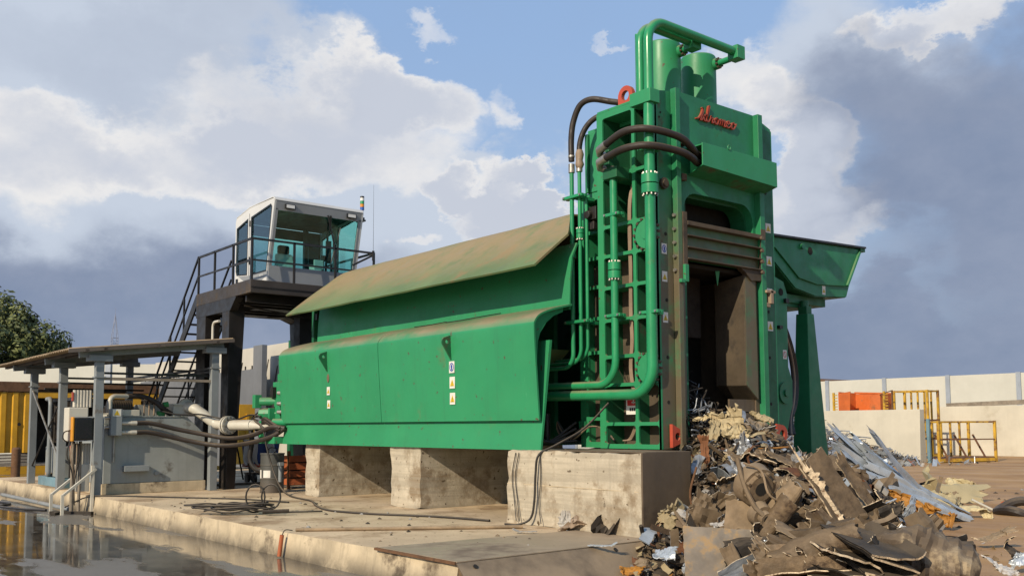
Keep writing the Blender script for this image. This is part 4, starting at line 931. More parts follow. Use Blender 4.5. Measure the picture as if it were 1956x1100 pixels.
for y in (YA+.42, YB2-.36):
    lp = part('work_lamp', MB().box(fr(7.08)-.005, fr(7.08)+.05, y-.14, y+.14, 7.01, 7.13), 'dark_plastic', cab, .01)
    part('lamp_glass', MB().box(fr(7.08)+.051, fr(7.08)+.055, y-.11, y+.11, 7.03, 7.11), 'lamp_white', lp)
st = part('seat', MB().box(-13.6, -13.05, -.03, .54, 5.45, 5.66).hexa([(-13.72, -.06, 5.6), (-13.52, -.06, 5.6), (-13.52, .57, 5.6), (-13.72, .57, 5.6), (-13.85, .02, 6.20), (-13.68, .02, 6.20), (-13.68, .50, 6.20), (-13.85, .50, 6.20)]), 'seat_white', cab, .06)
part('headrest', MB().box(-13.88, -13.72, .10, .42, 6.20, 6.44), 'seat_black', cab, .05)
part('seat_base', MB().box(-13.5, -13.1, .08, .42, ZF+.05, 5.45), 'dark_plastic', cab)
part('console', MB().hexa([(-13.0, .62, 5.45), (-12.6, .62, 5.45), (-12.6, .85, 5.45), (-13.0, .85, 5.45), (-13.0, .62, 5.85), (-12.75, .62, 5.78), (-12.75, .85, 5.78), (-13.0, .85, 5.85)]).box(-12.75, -12.7, .62, .9, 5.7, 5.95), 'seat_white', cab, .02)
part('joystick', MB().cyl((-12.85, .95, 5.5), (-12.83, .95, 5.95), .03, n=8).cyl((-12.83, .95, 5.95), (-12.83, .95, 6.1), .06, n=10).box(-12.8, -12.74, 1.0, 1.14, 5.9, 6.5), 'dark_plastic', cab)
part('interior_pillar', MB().box(xb+.2, xb+.3, 1.0, 1.12, 5.6, 7.0).cyl((-12.9, 1.05, 5.4), (-12.75, 1.05, 7.0), .03, n=8), 'dark_plastic', cab)
part('wiper', MB().bar((fr(7.0)+.03, .62, 7.0), (fr(6.0)+.03, 1.02, 5.95), .03, .03).bar((fr(7.0)+.03, .70, 7.0), (fr(6.6)+.03, .72, 6.62), .04, .04).bar((fr(6.7)+.02, 1.03, 6.74), (fr(5.8)+.02, .86, 5.75), .02, .02), 'dark_plastic', cab)
part('roof_aerial', MB().cyl((-13.4, YA+.25, 7.2), (-13.4, YA+.25, 7.33), .02, .006, n=6), 'dark_plastic', cab)
stk = part('signal_tower', MB().cyl((-12.15, YB2+.07, 7.03), (-12.15, YB2+.07, 7.12), .07, n=10).cyl((-12.15, YB2+.07, 7.1), (-12.15, YB2+.07, 7.32), .025, n=8).box(-12.3, -12.0, YB2-.02, YB2+.1, 7.0, 7.04), 'dark_plastic', cab)
for k, mname in enumerate(('lamp_blue', 'lamp_amber', 'lamp_green', 'lamp_white')):
    part('signal_lamp', MB().cyl((-12.15, YB2+.07, 7.32+.085*k), (-12.15, YB2+.07, 7.40+.085*k), .055, n=14), mname, stk, sm=40)
part('signal_cap', MB().cyl((-12.15, YB2+.07, 7.655), (-12.15, YB2+.07, 7.70), .055, n=14), 'dark_plastic', stk)

# ================================================================== SHELTER
sh = T('pump_shelter', 'open lean-to shelter with grey posts and dusty corrugated roof over the pumps', 'shelter', (-17, -3.2, 0))
XA, XB_ = -13.22, -19.8
rz = lambda y: 3.33+(y+5.0)*.112
for x, y in ((XA, -4.55), (-16.3, -4.55), (XB_, -4.45), (XA, -1.82), (XB_, -1.82)):
    z1 = rz(y)-.30
    pp = part('post', MB().box(x-.09, x+.09, y-.09, y+.09, 0, z1), 'grey_post', sh, .006)
    part('post_head', MB().box(x-.14, x+.14, y-.26, y+.26, z1, z1+.14), 'grey_post', pp, .004)
    part('post_collar', MB().box(x-.12, x+.12, y-.12, y+.12, z1-.38, z1-.35), 'grey_post', pp)
for x in (XA, -16.3, XB_):
    part('rafter', MB().bar((x, -5.0, rz(-5.0)-.10), (x, -1.6, rz(-1.6)-.10), .12, .16), 'grey_post', sh)
for y in (-4.9, -4.5, -3.3, -1.85):
    part('purlin', MB().bar((XA+.3, y, rz(y)-.035), (-21.2, y, rz(y)-.035), .08, .06), 'roof_under', sh)
for z, y in ((2.93, -1.82), (3.02, -1.82)): part('girt', MB().box(XA-.1, XB_, y-.03, y+.03, z-.03, z+.03), 'black_paint', sh)
for x, z in ((XB_, 2.62), (-16.8, 2.72), (-16.8, 2.85), (-18.4, 2.62)): part('girt', MB().box(x-.03, x+.03, -4.5, -1.85, z-.025, z+.025), 'black_paint', sh)
part('girt', MB().box(XA-.03, XA+.03, -4.45, -1.9, 2.66, 2.72), 'wood_grey', sh)
part('girt', MB().box(XA-.2, XA-.14, -4.45, -1.9, 2.80, 2.85), 'black_paint', sh)
part('cross_brace', MB().cyl((XB_+.1, -4.5, 2.6), (-16.4, -4.5, .55), .028, n=8), 'bare_steel', sh)
part('cross_brace', MB().cyl((XB_+.1, -4.45, .5), (-16.4, -4.45, 2.6), .022, n=8), 'black_paint', sh)
for i in range(9):                                                     # corrugated roof sheets lapped side by side
    x1 = -12.95-.935*i; x0 = x1-.96; mb = MB(); n = 24; vs = []; zz = .004*(i % 2)
    for k in range(n+1):
        x = x1+(x0-x1)*k/n; w = .022*math.sin(k/n*2*math.pi*6)
        for y in (-5.28, -1.45):
            vs.append((x, y, rz(y)+.03+w+zz))
        for y in (-5.28, -1.45): vs.append((x, y, rz(y)+.018+w+zz))
    fs = []
    for k in range(n):
        a = k*4; b = a+4; fs += [(a, b, b+1, a+1), (a+2, a+3, b+3, b+2), (a, a+2, b+2, b), (a+1, b+1, b+3, a+3)]
    fs += [(0, 1, 3, 2), (4*n, 4*n+2, 4*n+3, 4*n+1)]
    mb.add(vs, fs); part('roof_sheet', mb, 'roof_tan', sh)
part('verge_flashing', MB().prism([(-12.94, y, z) for y, z in ((-5.3, rz(-5.3)-.06), (-1.43, rz(-1.43)-.06), (-1.43, rz(-1.43)+.03), (-5.3, rz(-5.3)+.03))], (.02, 0, 0)), 'roof_under', sh)

# ------------------------------------------------------------------ tank and its fittings
tk = T('oil_tank', 'grey steel oil tank with chamfered corner and round cover plate under the shelter', 'tank', (-14.8, -3.1, 0))
TX = -13.45
part('tank_body', MB().prism([(TX, y, z) for y, z in ((-4.33, .25), (-1.93, .25), (-1.93, 1.38), (-2.38, 1.80), (-4.33, 1.80))], (-2.7, 0, 0)), 'grey_paint', tk, .01)
part('tank_base', MB().box(-16.1, TX+.03, -4.36, -1.90, 0, .245), 'kerb', tk, .01)
part('tank_lid', MB().box(-16.15, TX+.02, -4.34, -2.38, 1.802, 1.825), 'grey_paint', tk)
mb = MB()
for k in range(9): mb.cyl((TX-.03, -4.1+.2*k, 1.825), (TX-.03, -4.1+.2*k, 1.85), .02, n=6)
part('lid_bolts', mb, 'bolt_steel', tk)
part('cover_plate', MB().cyl((TX, -3.52, 1.43), (TX+.012, -3.52, 1.43), .29, n=32), 'grey_paint', tk, sm=30)
part('drip_shelf', MB().box(TX, TX+.17, -3.9, -3.32, .52, .66), 'grey_post', tk, .012)
part('drain_plug', MB().cyl((TX, -3.12, .46), (TX+.06, -3.12, .46), .05, n=10), 'grey_post', tk)
part('level_tube', MB().cyl((TX+.05, -4.12, .75), (TX+.05, -4.12, 1.38), .022, n=8), 'bare_steel', tk)
fb = part('filter_box', MB().hexa([(-14.3, -2.65, 1.83), (-13.75, -2.65, 1.83), (-13.75, -1.95, 1.83), (-14.3, -1.95, 1.83), (-14.3, -2.65, 2.1), (-13.78, -2.6, 2.1), (-13.78, -1.95, 2.1), (-14.3, -1.95, 2.1)]), 'cream_box', tk, .01)
part('filter_lid', MB().box(-14.32, -13.74, -2.62, -1.93, 2.1, 2.14).cyl((-13.9, -2.3, 2.14), (-13.9, -2.3, 2.2), .05, n=8).cyl((-14.1, -2.15, 2.14), (-14.1, -2.15, 2.2), .05, n=8), 'white_pipe', fb)
part('filter_panel', MB().box(-14.6, -14.3, -3.3, -2.0, 1.83, 2.12), 'grey_paint', tk)
jb2 = T('terminal_box', 'tall grey terminal box with yellow warning sign on the tank front', 'electric box', (-13.3, -4.1, 1.37))
part('box_body', MB().box(TX+.01, TX+.22, -4.25, -4.0, 1.37, 1.99), 'grey_post', jb2, .008)
sticker(jb2, Vector((TX+.222, -4.125, 1.90)), .19, .16, 'warn', '+x')
for z in (1.78, 1.56):
    tp = part('shutoff_tap', MB().cyl((TX+.12, -4.25, z), (TX+.12, -4.36, z), .03, n=10).cyl((TX+.12, -4.30, z), (TX+.12, -4.30, z+.08), .015, n=8).box(TX+.08, TX+.16, -4.42, -4.28, z+.07, z+.09), 'bare_steel', jb2)
    part('coupling', MB().cyl((TX+.13, -4.0, z-.12), (TX+.13, -3.78, z-.12), .045, n=12).cyl((TX+.13, -3.78, z-.12), (TX+.13, -3.62, z-.12), .052, n=12), 'white_pipe', jb2, sm=40)
for k, (z, lab) in enumerate(((1.66, 'upper thick black hose sagging from the terminal box to the valve stack'), (1.44, 'lower thick black hose sagging from the terminal box to the valve stack'))):
    solo('suction_hose', MB().tube(smooth([(TX+.13, -3.64, z), (TX+.15, -3.3, z-.01), (TX+.3, -2.7, z-.16), (-12.8, -2.1, z-.30), (-12.3, -1.75, z-.38+.05*k), (-11.6, -1.5, z-.30+.05*k), (-11.0, -1.3, z-.12), (-10.7, -1.1, 1.52)], 6), .054, 12), 'rubber', lab, 'hose', 'black hoses along the tank', sm=60)
pm = T('pump_motor', 'dark electric pump motor standing on top of the grey tank', 'motor', (-14.4, -3.7, 1.83))
part('motor_body', MB().cyl((-14.4, -4.0, 2.05), (-14.4, -3.45, 2.05), .17, n=20), 'black_paint', pm, sm=40)
mb = MB()
for k in range(9): mb.cyl((-14.4, -3.95+.055*k, 2.05), (-14.4, -3.935+.055*k, 2.05), .185, n=20)
part('cooling_fins', mb, 'scrap_dark', pm)
part('motor_foot', MB().box(-14.6, -14.2, -4.05, -3.4, 1.83, 1.90).box(-14.0, -13.7, -4.0, -3.45, 1.83, 1.98), 'cream_box', pm, .01)
part('stand', MB().cyl((-13.8, -3.32, 1.83), (-13.8, -3.32, 2.2), .02, n=6).cyl((-13.8, -3.2, 1.83), (-13.8, -3.2, 2.2), .02, n=6).cyl((-13.8, -3.08, 1.83), (-13.8, -3.08, 2.2), .02, n=6).box(-13.9, -13.7, -3.36, -3.04, 2.2, 2.24), 'cable_tan', pm)
part('ball_valve', MB().cyl((-13.7, -2.95, 1.83), (-13.7, -2.95, 1.95), .1, n=12).cyl((-13.7, -2.9, 2.1), (-13.7, -2.78, 2.12), .07, n=10), 'green_scrap', pm)
part('outlet_pipe', MB().tube(fillet([(-13.6, -4.18, 1.99), (-13.6, -4.18, 2.3), (-13.75, -3.7, 2.3)], .14, 6), .055, 12), 'white_pipe', pm, sm=50)
part('outlet_hose', MB().tube(smooth([(-13.75, -3.75, 2.3), (-13.75, -3.4, 2.3), (-13.7, -3.1, 2.18), (-13.65, -2.9, 2.0), (-13.7, -2.7, 1.88)], 6), .065, 10), 'rubber', pm, sm=60)
part('small_hose', MB().tube(smooth([(-13.55, -4.35, 2.0), (-13.55, -4.4, 2.25), (-13.6, -4.6, 2.28), (-13.7, -4.8, 2.1), (-13.8, -4.9, 1.9)], 6), .035, 8), 'rubber', pm, sm=60)
part('trailing_cable', MB().tube(smooth([(-13.6, -3.0, 1.95), (-13.4, -2.6, 1.86), (-13.2, -2.2, 1.87), (-13.0, -1.9, 1.80), (-12.5, -1.6, 1.72), (-12.0, -1.4, 1.84), (-11.6, -1.3, 1.80)], 5), .02, 7), 'rubber_black', pm, sm=60)
# white suction line
wp = T('suction_line', 'white flanged suction pipe running from the tank to the valve stack', 'pipe', (-12.6, -1.7, 1.5))
part('elbow_pipe', MB().tube(fillet([(-13.5, -2.3, 2.06), (-13.05, -2.2, 2.03), (-12.72, -1.78, 1.64), (-12.35, -1.62, 1.60)], .26, 7), .13, 18), 'white_pipe', wp, sm=50)
part('flange', MB().cyl((-13.45, -2.29, 2.06), (-13.38, -2.275, 2.055), .21, n=24), 'white_pipe', wp, sm=40)
part('straight_pipe', MB().cyl((-12.15, -1.6, 1.60), (-11.35, -1.42, 1.60), .125, n=20), 'white_pipe', wp, sm=40)
for t in (0, .09):
    a = Vector((-12.36, -1.645, 1.60)); d = Vector((.8, .18, 0)).normalized(); part('flange', MB().cyl(a+d*t, a+d*(t+.05), .225, n=26), 'white_pipe', wp, sm=40)
mb = MB()
for k in range(12):
    tt = 2*math.pi*k/12; e = d.cross(Vector((0, 0, 1))); o = e*math.cos(tt)*.19+Vector((0, 0, 1))*math.sin(tt)*.19; mb.cyl(a+o-d*.03, a+o+d*.17, .018, n=6)
part('flange_bolts', mb, 'bolt_steel', wp)
part('reducer', MB().cyl((-11.35, -1.42, 1.60), (-11.05, -1.32, 1.56), .12, .06, n=16).cyl((-11.05, -1.32, 1.56), (-10.6, -1.1, 1.58), .05, n=12), 'white_pipe', wp, sm=40)
# green valve stack at the end of the charging box
vs_ = T('valve_stack', 'green hydraulic valve stack with pumps and hoses at the end of the charging box', 'valve stack', (-10.6, -.9, 1.2))
part('valve_column', MB().box(-10.75, -10.35, -1.05, -.65, 1.7, 2.62).box(-10.65, -10.3, -.65, -.3, 1.5, 2.75).box(-10.72, -10.45, -.95, -.75, 2.62, 2.82), 'green', vs_, .01)
part('pump', MB().cyl((-10.95, -1.28, 2.16), (-10.7, -.98, 2.16), .10, n=14).box(-11.08, -10.92, -1.42, -1.25, 2.0, 2.32), 'green', vs_, .008)
part('pump', MB().cyl((-11.0, -1.25, 1.87), (-10.6, -.9, 1.87), .13, n=8).box(-10.8, -10.62, -1.05, -.85, 1.72, 2.04).box(-10.68, -10.6, -1.2, -.8, 1.66, 2.0), 'green', vs_, .008)
part('solenoid', MB().box(-10.7, -10.55, -1.15, -1.05, 2.25, 2.5).cyl((-10.72, -1.0, 1.97), (-10.72, -1.0, 2.10), .08, n=10).cyl((-10.6, -.85, 2.75), (-10.6, -.85, 2.93), .08, n=10), 'black_paint', vs_, .008)
mb = MB()
for z in (2.35, 2.1, 1.9, 1.7): mb.cyl((-10.35, -1.1, z), (-10.05, -.95, z), .05, n=10)
part('steel_unions', mb, 'bare_steel', vs_, sm=40)
part('stub_pipe', MB().cyl((-10.35, -1.2, 1.66), (-9.9, -.95, 1.66), .09, n=14), 'green_pipe', vs_, sm=40)
part('stack_base', MB().box(-10.95, -10.1, -1.3, -.5, 1.16, 1.32).box(-10.95, -10.85, -1.3, -1.2, 1.3, 1.7), 'green', vs_, .008)
for k in range(2):
    part('link_hose', MB().tube(smooth([(-10.75, -1.28, 1.52+.1*k), (-10.68, -1.3, 1.66+.08*k), (-10.5, -1.3, 1.66+.06*k), (-10.25, -1.25, 1.55+.06*k), (-10.0, -1.2, 1.45+.06*k)], 6), .045, 9), 'rubber', vs_, sm=60)
for k in range(3):
    part('thin_hose', MB().tube(smooth([(-11.0, -1.3, 1.9-.1*k), (-11.25, -1.35, 1.75), (-11.2, -1.3, 1.5+.05*k), (-10.95, -1.25, 1.48), (-10.85, -1.2, 1.75)], 5), .018, 6), 'rubber_black', vs_, sm=60)
part('down_hose', MB().tube(smooth([(-11.2, -1.4, 1.55), (-11.15, -1.38, 1.2), (-11.2, -1.4, .8), (-11.1, -1.3, .55), (-10.95, -1.1, .5)], 5), .06, 9), 'rubber_black', vs_, sm=60)
part('aerial_wires', MB().cyl((-10.5, -.8, 2.9), (-10.2, -.5, 3.3), .008, n=5).cyl((-10.45, -.8, 2.85), (-10.2, -.6, 2.95), .008, n=5), 'dark_plastic', vs_)
vs_.location.x -= .75; wp.location.x -= .45
solo('trailing_cable', MB().tube(smooth([(-11.6, -1.45, 1.7), (-11.25, -1.4, 1.5), (-11.15, -1.35, 1.1), (-11.0, -1.3, .7), (-10.7, -1.3, .35), (-10.2, -1.35, .1), (-9.4, -1.5, .025), (-8.2, -1.7, .02), (-7.0, -2.2, .02), (-5.9, -2.5, .02), (-4.8, -2.3, .02), (-3.6, -1.75, .02), (-2.4, -1.5, .02)], 6), .022, 8), 'cable_black', 'long black cable dropping past the drum and lying along the piers', 'cable', sm=60)

# ================================================================== THINGS ON THE SLAB
dr = T('steel_drum', 'dark grey steel drum with white labels beside the concrete pier', 'drum', (-11.46, -1.05, 0))
c0 = Vector((-11.46, -1.05, 0)); mb = MB()
for z0, z1, r0, r1 in ((0, .02, .285, .285), (.02, .31, .275, .275), (.31, .33, .275, .287), (.33, .35, .287, .275), (.35, .63, .275, .275), (.63, .65, .275, .287), (.65, .67, .287, .275), (.67, .90, .275, .275), (.90, .93, .287, .287)):
    mb.cyl(c0+Vector((0, 0, z0)), c0+Vector((0, 0, z1)), r0, r1, 32)
part('drum_body', mb, 'drum_grey', dr, sm=50)
def drum_label(a0, a1, z0, z1, name):
    mb = MB(); n = 6; vs = []
    for k in range(n+1):
        a = R_(a0+(a1-a0)*k/n)
        for z in (z0, z1): vs.append((c0.x+math.cos(a)*.2775, c0.y+math.sin(a)*.2775, z))
    mb.add(vs, [(2*k, 2*k+2, 2*k+3, 2*k+1) for k in range(n)]); part(name, mb, 'paper_white', dr)
drum_label(-72, -34, .36, .53, 'paper_label'); drum_label(-112, -88, .33, .54, 'paper_label')
part('drum_pump', MB().cyl((-11.13, -1.0, .26), (-11.13, -1.0, .70), .045, n=12).box(-11.2, -11.06, -1.05, -.95, .64, .72), 'grey_post', dr, sm=40)
part('top_wires', MB().tube(smooth([(-11.5, -1.0, .93), (-11.4, -.95, 1.02), (-11.45, -1.1, 1.06), (-11.55, -1.15, .97)], 5), .012, 6), 'rubber_black', dr)
cr = T('slatted_crate', 'rusty orange slatted crate between the drum and the pier', 'crate', (-12.4, .25, 0))
for k in range(4): part('slat', MB().box(-12.28, -12.25, -.22, .72, .10+.19*k, .26+.19*k), 'orange_crate', cr, .006)
for k in range(4): part('slat', MB().box(-13.0, -12.29, -.23, -.20, .10+.19*k, .26+.19*k), 'orange_crate', cr, .006)
for y in (-.24, .70): part('crate_post', MB().box(-12.36, -12.285, y, y+.07, 0, .95), 'rust', cr, .006)
part('crate_fill', MB().box(-12.95, -12.34, -.15, .66, .08, .78), 'black_paint', cr)
ct = T('laundry_cart', 'blue bin cart draped with white cloths behind the gantry leg', 'cart', (-15.2, .3, 0))
part('bin', MB().hexa([(-15.6, .02, .55), (-15.0, .02, .55), (-15.0, .75, .55), (-15.6, .75, .55), (-15.65, -.03, 1.12), (-14.95, -.03, 1.12), (-14.95, .8, 1.12), (-15.65, .8, 1.12)]), 'blue_paint', ct, .02)
part('chassis', MB().box(-15.65, -14.95, 0, .78, .44, .54), 'red_paint', ct, .01)
for x in (-15.5, -15.05):
    for y in (.1, .68): part('wheel', MB().cyl((x, y-.03, .14), (x, y+.03, .14), .14, n=16), 'rubber_black', ct, sm=40)
part('cart_frame', MB().box(-15.6, -15.0, .05, .7, .24, .30).cyl((-15.0, .0, .1), (-15.0, -.25, 1.25), .025, n=8).cyl((-15.55, .0, .1), (-15.55, -.25, 1.25), .025, n=8), 'black_paint', ct)
def cloth(y0, y1, z0, z1, seed, x=-14.93):
    r = random.Random(seed); nx, nz = 8, 8; vs = []
    for i in range(nz+1):
        for j in range(nx+1):
            t = i/nz; y = y0+(y1-y0)*j/nx; vs.append((x+.05*math.sin(j*1.6+seed)*t+.02*r.random()+.05*t, y+.06*math.sin(i*.7+seed)*t, z1+(z0-z1)*t-.12*t*abs(math.sin(j*.9+seed))))
    return MB().add(vs, [(i*(nx+1)+j, i*(nx+1)+j+1, (i+1)*(nx+1)+j+1, (i+1)*(nx+1)+j) for i in range(nz) for j in range(nx)])
part('cloth', cloth(-.28, .12, .62, 1.22, 1), 'cloth_white', ct, sm=60)
part('cloth', cloth(.35, .62, .85, 1.2, 4), 'cloth_white', ct, sm=60)
part('cloth', cloth(.2, .8, 1.15, 1.32, 7, -15.1), 'cloth_white', ct, sm=60)
solo('floor_channel', MB().box(-14.9, -14.7, -1.1, 1.3, 0, .06), 'brown_steel', 'low brown steel channel on the slab at the gantry foot', 'steel channel')
solo('blue_barrel', MB().cyl((-16.2, -.9, 0), (-16.2, -.9, .9), .3, n=24).cyl((-16.2, -.9, .9), (-16.2, -.9, .94), .31, n=24), 'blue_paint', 'dark blue barrel in shade left of the gantry leg', 'barrel', sm=50)
# oil cooler between the left posts
oc = T('oil_cooler', 'dark oil cooler frame with pipes above a grey fan box under the shelter', 'oil cooler', (-18.0, -4.0, 0))
part('fan_box', MB().box(-18.9, -16.9, -4.3, -3.0, .25, 1.05), 'grey_paint', oc, .015)
part('fan_ring', MB().tube([(-17.2+.0, -4.32, .65)]*1+[(-17.25+math.cos(R_(a))*.28, -4.32, .65+math.sin(R_(a))*.28) for a in range(0, 361, 20)], .03, 6), 'rubber_black', oc)
part('base_skid', MB().box(-19.2, -16.6, -4.4, -2.9, 0, .24), 'blue_post', oc, .01)
part('radiator', MB().box(-19.0, -16.9, -4.1, -3.9, 1.15, 2.25), 'black_cavity', oc)
for k in range(8): part('cooler_tube', MB().cyl((-18.9+.26*k, -4.15, 1.15), (-18.9+.26*k, -4.15, 2.25), .03, n=8), 'scrap_dark', oc)
part('riser_pipe', MB().tube(fillet([(-18.3, -4.35, .3), (-18.1, -4.4, .3), (-18.1, -4.4, 2.35), (-18.7, -4.35, 2.35)], .2, 5), .06, 10), 'grey_post', oc, sm=50)
part('coil_hose', MB().tube(smooth([(-17.9, -4.3, 2.1), (-17.4, -4.35, 1.9), (-17.5, -4.35, 1.4), (-17.0, -4.35, 1.2), (-17.1, -4.3, .7)], 6), .035, 8), 'rubber_black', oc, sm=60)
part('frame_post', MB().box(-19.1, -19.0, -4.2, -4.1, .25, 2.35).box(-16.9, -16.8, -4.2, -4.1, .25, 2.35).box(-19.1, -16.8, -4.2, -4.1, 2.27, 2.35), 'black_paint', oc)
part('amber_strip', MB().box(-18.8, -18.2, -4.31, -4.302, .27, .34), 'orange_trim', oc)
# control pillar at the corner post
cp = T('control_pillar', 'cream control cabinet with black display and orange edge on the shelter corner post', 'control panel', (-13.9, -4.95, 0))
part('cabinet', MB().box(-13.75, -13.35, -5.15, -4.72, 1.25, 2.02), 'cream_box', cp, .02)
dsp = part('display', MB().box(-13.34, -13.15, -5.06, -4.66, 1.27, 1.78), 'screen_dark', cp, .03)
part('orange_edge', MB().box(-13.33, -13.16, -5.105, -5.065, 1.25, 1.80), 'orange_trim', dsp, .01)
part('display_rim', MB().box(-13.33, -13.14, -5.06, -4.66, 1.785, 1.80).box(-13.33, -13.14, -5.06, -4.66, 1.25, 1.265), 'cab_grey', dsp)
for z0, z1 in ((2.03, 2.42), (.72, 1.2)):
    mb = MB(); y = -4.82; x = -13.5
    for k in range(6): mb.cyl((x, y-.17+.068*k, z0), (x, y-.17+.068*k, z1), .042, n=10)
    rb_ = part('ribbed_filter', mb, 'cream_box', cp, sm=50)
    part('red_tab', MB().box(-13.5, -13.44, -5.06, -5.03, z1-.25, z1-.05), 'red_paint', rb_)
part('stand_pipe', MB().cyl((-13.45, -5.0, G0), (-13.45, -5.0, 1.25), .045, n=12).cyl((-13.4, -4.86, G0), (-13.4, -4.86, 1.25), .035, n=10), 'wood_grey', cp, sm=40)
part('lower_box', MB().box(-13.7, -13.4, -4.9, -4.64, .10, .72), 'cream_box', cp, .01)
for k in range(5):
    part('lead', MB().tube(smooth([(-13.35, -5.1+.05*k, 1.26), (-13.33, -5.16+.07*k, .95), (-13.35, -5.05+.03*k, .6), (-13.38, -4.98, .2), (-13.4, -4.95, -.2)], 5), .014, 6), ('cable_black', 'cable_tan')[k % 2], cp, sm=60)
part('bracket_loop', MB().tube(smooth([(-13.35, -5.1, 1.5), (-13.32, -5.24, 1.45), (-13.32, -5.25, 1.3), (-13.35, -5.12, 1.22)], 5), .014, 6), 'cable_black', cp)
gf = T('guard_frame', 'cream angle iron guard frame leaning from the kerb to the wet ground', 'guard frame', (-13.0, -5.2, G0))
for y, x in ((-5.42, -13.5), (-5.32, -12.95)):
    part('raker', MB().bar((x, y, .05), (x-.1, y+.72, .62), .06, .05), 'cream_box', gf)
    part('foot_post', MB().box(x-.03, x+.03, y-.03, y+.03, G0, .07), 'cream_box', gf)
part('upright', MB().box(-13.1, -13.02, -4.70, -4.64, G0, .7), 'cream_box', gf)
part('sole_bar', MB().bar((-13.5, -5.42, G0+.03), (-12.7, -4.75, G0+.03), .1, .06).bar((-13.6, -5.1, G0+.03), (-13.0, -5.5, G0+.03), .1, .05), 'scrap_dark', gf)
solo('drain_pipe', MB().cyl((-19.8, -5.15, -.28), (-13.6, -5.0, -.30), .05, n=12), 'grey_post', 'long grey pipe lying along the kerb below the shelter', 'pipe', sm=40)
solo('floor_hose', MB().tube(smooth([(-21, -5.6, G0+.02), (-19, -5.9, G0+.02), (-17.2, -5.5, G0+.02), (-16.4, -5.9, G0+.02), (-15.2, -5.7, G0+.02), (-14.2, -5.35, G0+.03)], 6), .03, 8), 'rubber_black', 'black hose lying on wet ground left of the guard frame', 'hose', sm=60)
solo('slab_cable', MB().tube(smooth([(-13.6, -5.1, -.25), (-13.2, -4.75, -.02), (-12.6, -4.3, .02), (-11.5, -3.6, .02), (-9.8, -2.6, .02), (-8.2, -2.2, .02)], 6), .016, 7), 'cable_black', 'thin black cable crossing the slab in front of the tank', 'cable', sm=60)
# coil of cable
def coil():
    r = random.Random(3); cl = T('cable_coil', 'tangled loops of black cable with steel handle lying on the slab', 'cable coil', (-6.5, -4.0, 0))
    c = Vector((-6.5, -4.05, .03)); e = Vector((.62, .78, 0)); n = Vector((.78, -.62, 0))
    for k in range(7):
        a, b = .58+r.uniform(-.15, .15), .20+r.uniform(-.08, .1); off = e*r.uniform(-.2, .2)+n*r.uniform(-.12, .12); ph = r.uniform(0, 6)
        pts = [c+off+e*math.cos(t)*a*(1+.15*math.sin(2*t+ph))+n*math.sin(t)*b+Vector((0, 0, .02+.05*r.random()+.02*k)) for t in [2*math.pi*q/14 for q in range(13)]]
        part('cable_loop', MB().tube(smooth(pts, 4), .016, 7), 'cable_black', cl, sm=60)
    for s, x in ((1, .35), (-1, .62)):
        pts = [c+e*(x+math.cos(t)*.17)+n*.02*s+Vector((0, 0, .28+math.sin(t)*.22)) for t in [2*math.pi*q/16 for q in range(17)]]
        part('upright_loop', MB().tube(pts, .016, 7), 'cable_black', cl, sm=60)
    part('handle', MB().cyl(c+e*.55+n*.30+Vector((0, 0, .04)), c+e*1.0+n*.22+Vector((0, 0, .05)), .035, n=10), 'scrap_dark', cl, sm=40)
    part('tail', MB().tube(smooth([c+e*.5, c+e*.9+n*-.1, c+e*1.2+n*-.15, c+e*1.5+n*-.25], 5), .016, 7), 'cable_black', cl, sm=60)
coil()
# steel sheet and ramp plate at the near end of the slab
st_ = T('steel_floor_sheet', 'thin brown steel sheet lying on the near corner of the slab', 'steel sheet', (.2, -3.0, 0))
part('sheet', MB().hexa([(-.68, -4.62, .004), (1.06, -4.64, .004), (1.06, -1.40, .004), (-.45, -1.40, .004), (-.68, -4.62, .016), (1.06, -4.64, .016), (1.06, -1.40, .016), (-.45, -1.40, .016)]), 'sheet_brown', st_)
part('edge_bar', MB().box(-.72, 1.05, -4.66, -4.61, -.02, .012), 'rust', st_)
rp = T('ramp_plate', 'sloping brown steel plate at the end of the slab beside the scrap heap', 'steel plate', (1.3, -3, G0))
part('plate', MB().hexa([(1.07, -4.66, .0), (1.09, -4.66, -.002), (1.58, -4.72, G0), (1.55, -4.72, G0), (1.07, -1.38, .0), (1.09, -1.38, -.002), (1.58, -1.30, G0), (1.55, -1.30, G0)]), 'brown_steel', rp)
for y in (-4.45, -2.2): part('bolt_hole', MB().cyl((1.16, y, -.045), (1.165, y, -.04), .03, n=10), 'black_cavity', rp)
solo('loose_bar', MB().cyl((-3.2, -4.52, .03), (-1.25, -1.75, .03), .028, n=10), 'scrap_dusty', 'long grey bar lying straight across the slab from the red pin', 'bar', sm=40)
rd = T('red_pin', 'short rusty red bar hanging on the kerb face by a wire', 'bar', (-3.3, -4.72, -.3))
part('pin', MB().cyl((-3.3, -4.73, G0+.02), (-3.28, -4.70, -.04), .032, n=10), 'orange_crate', rd, sm=40)
part('wire', MB().tube(smooth([(-3.28, -4.70, -.05), (-3.26, -4.66, .03), (-3.22, -4.56, .02)], 4), .008, 5), 'cable_black', rd)

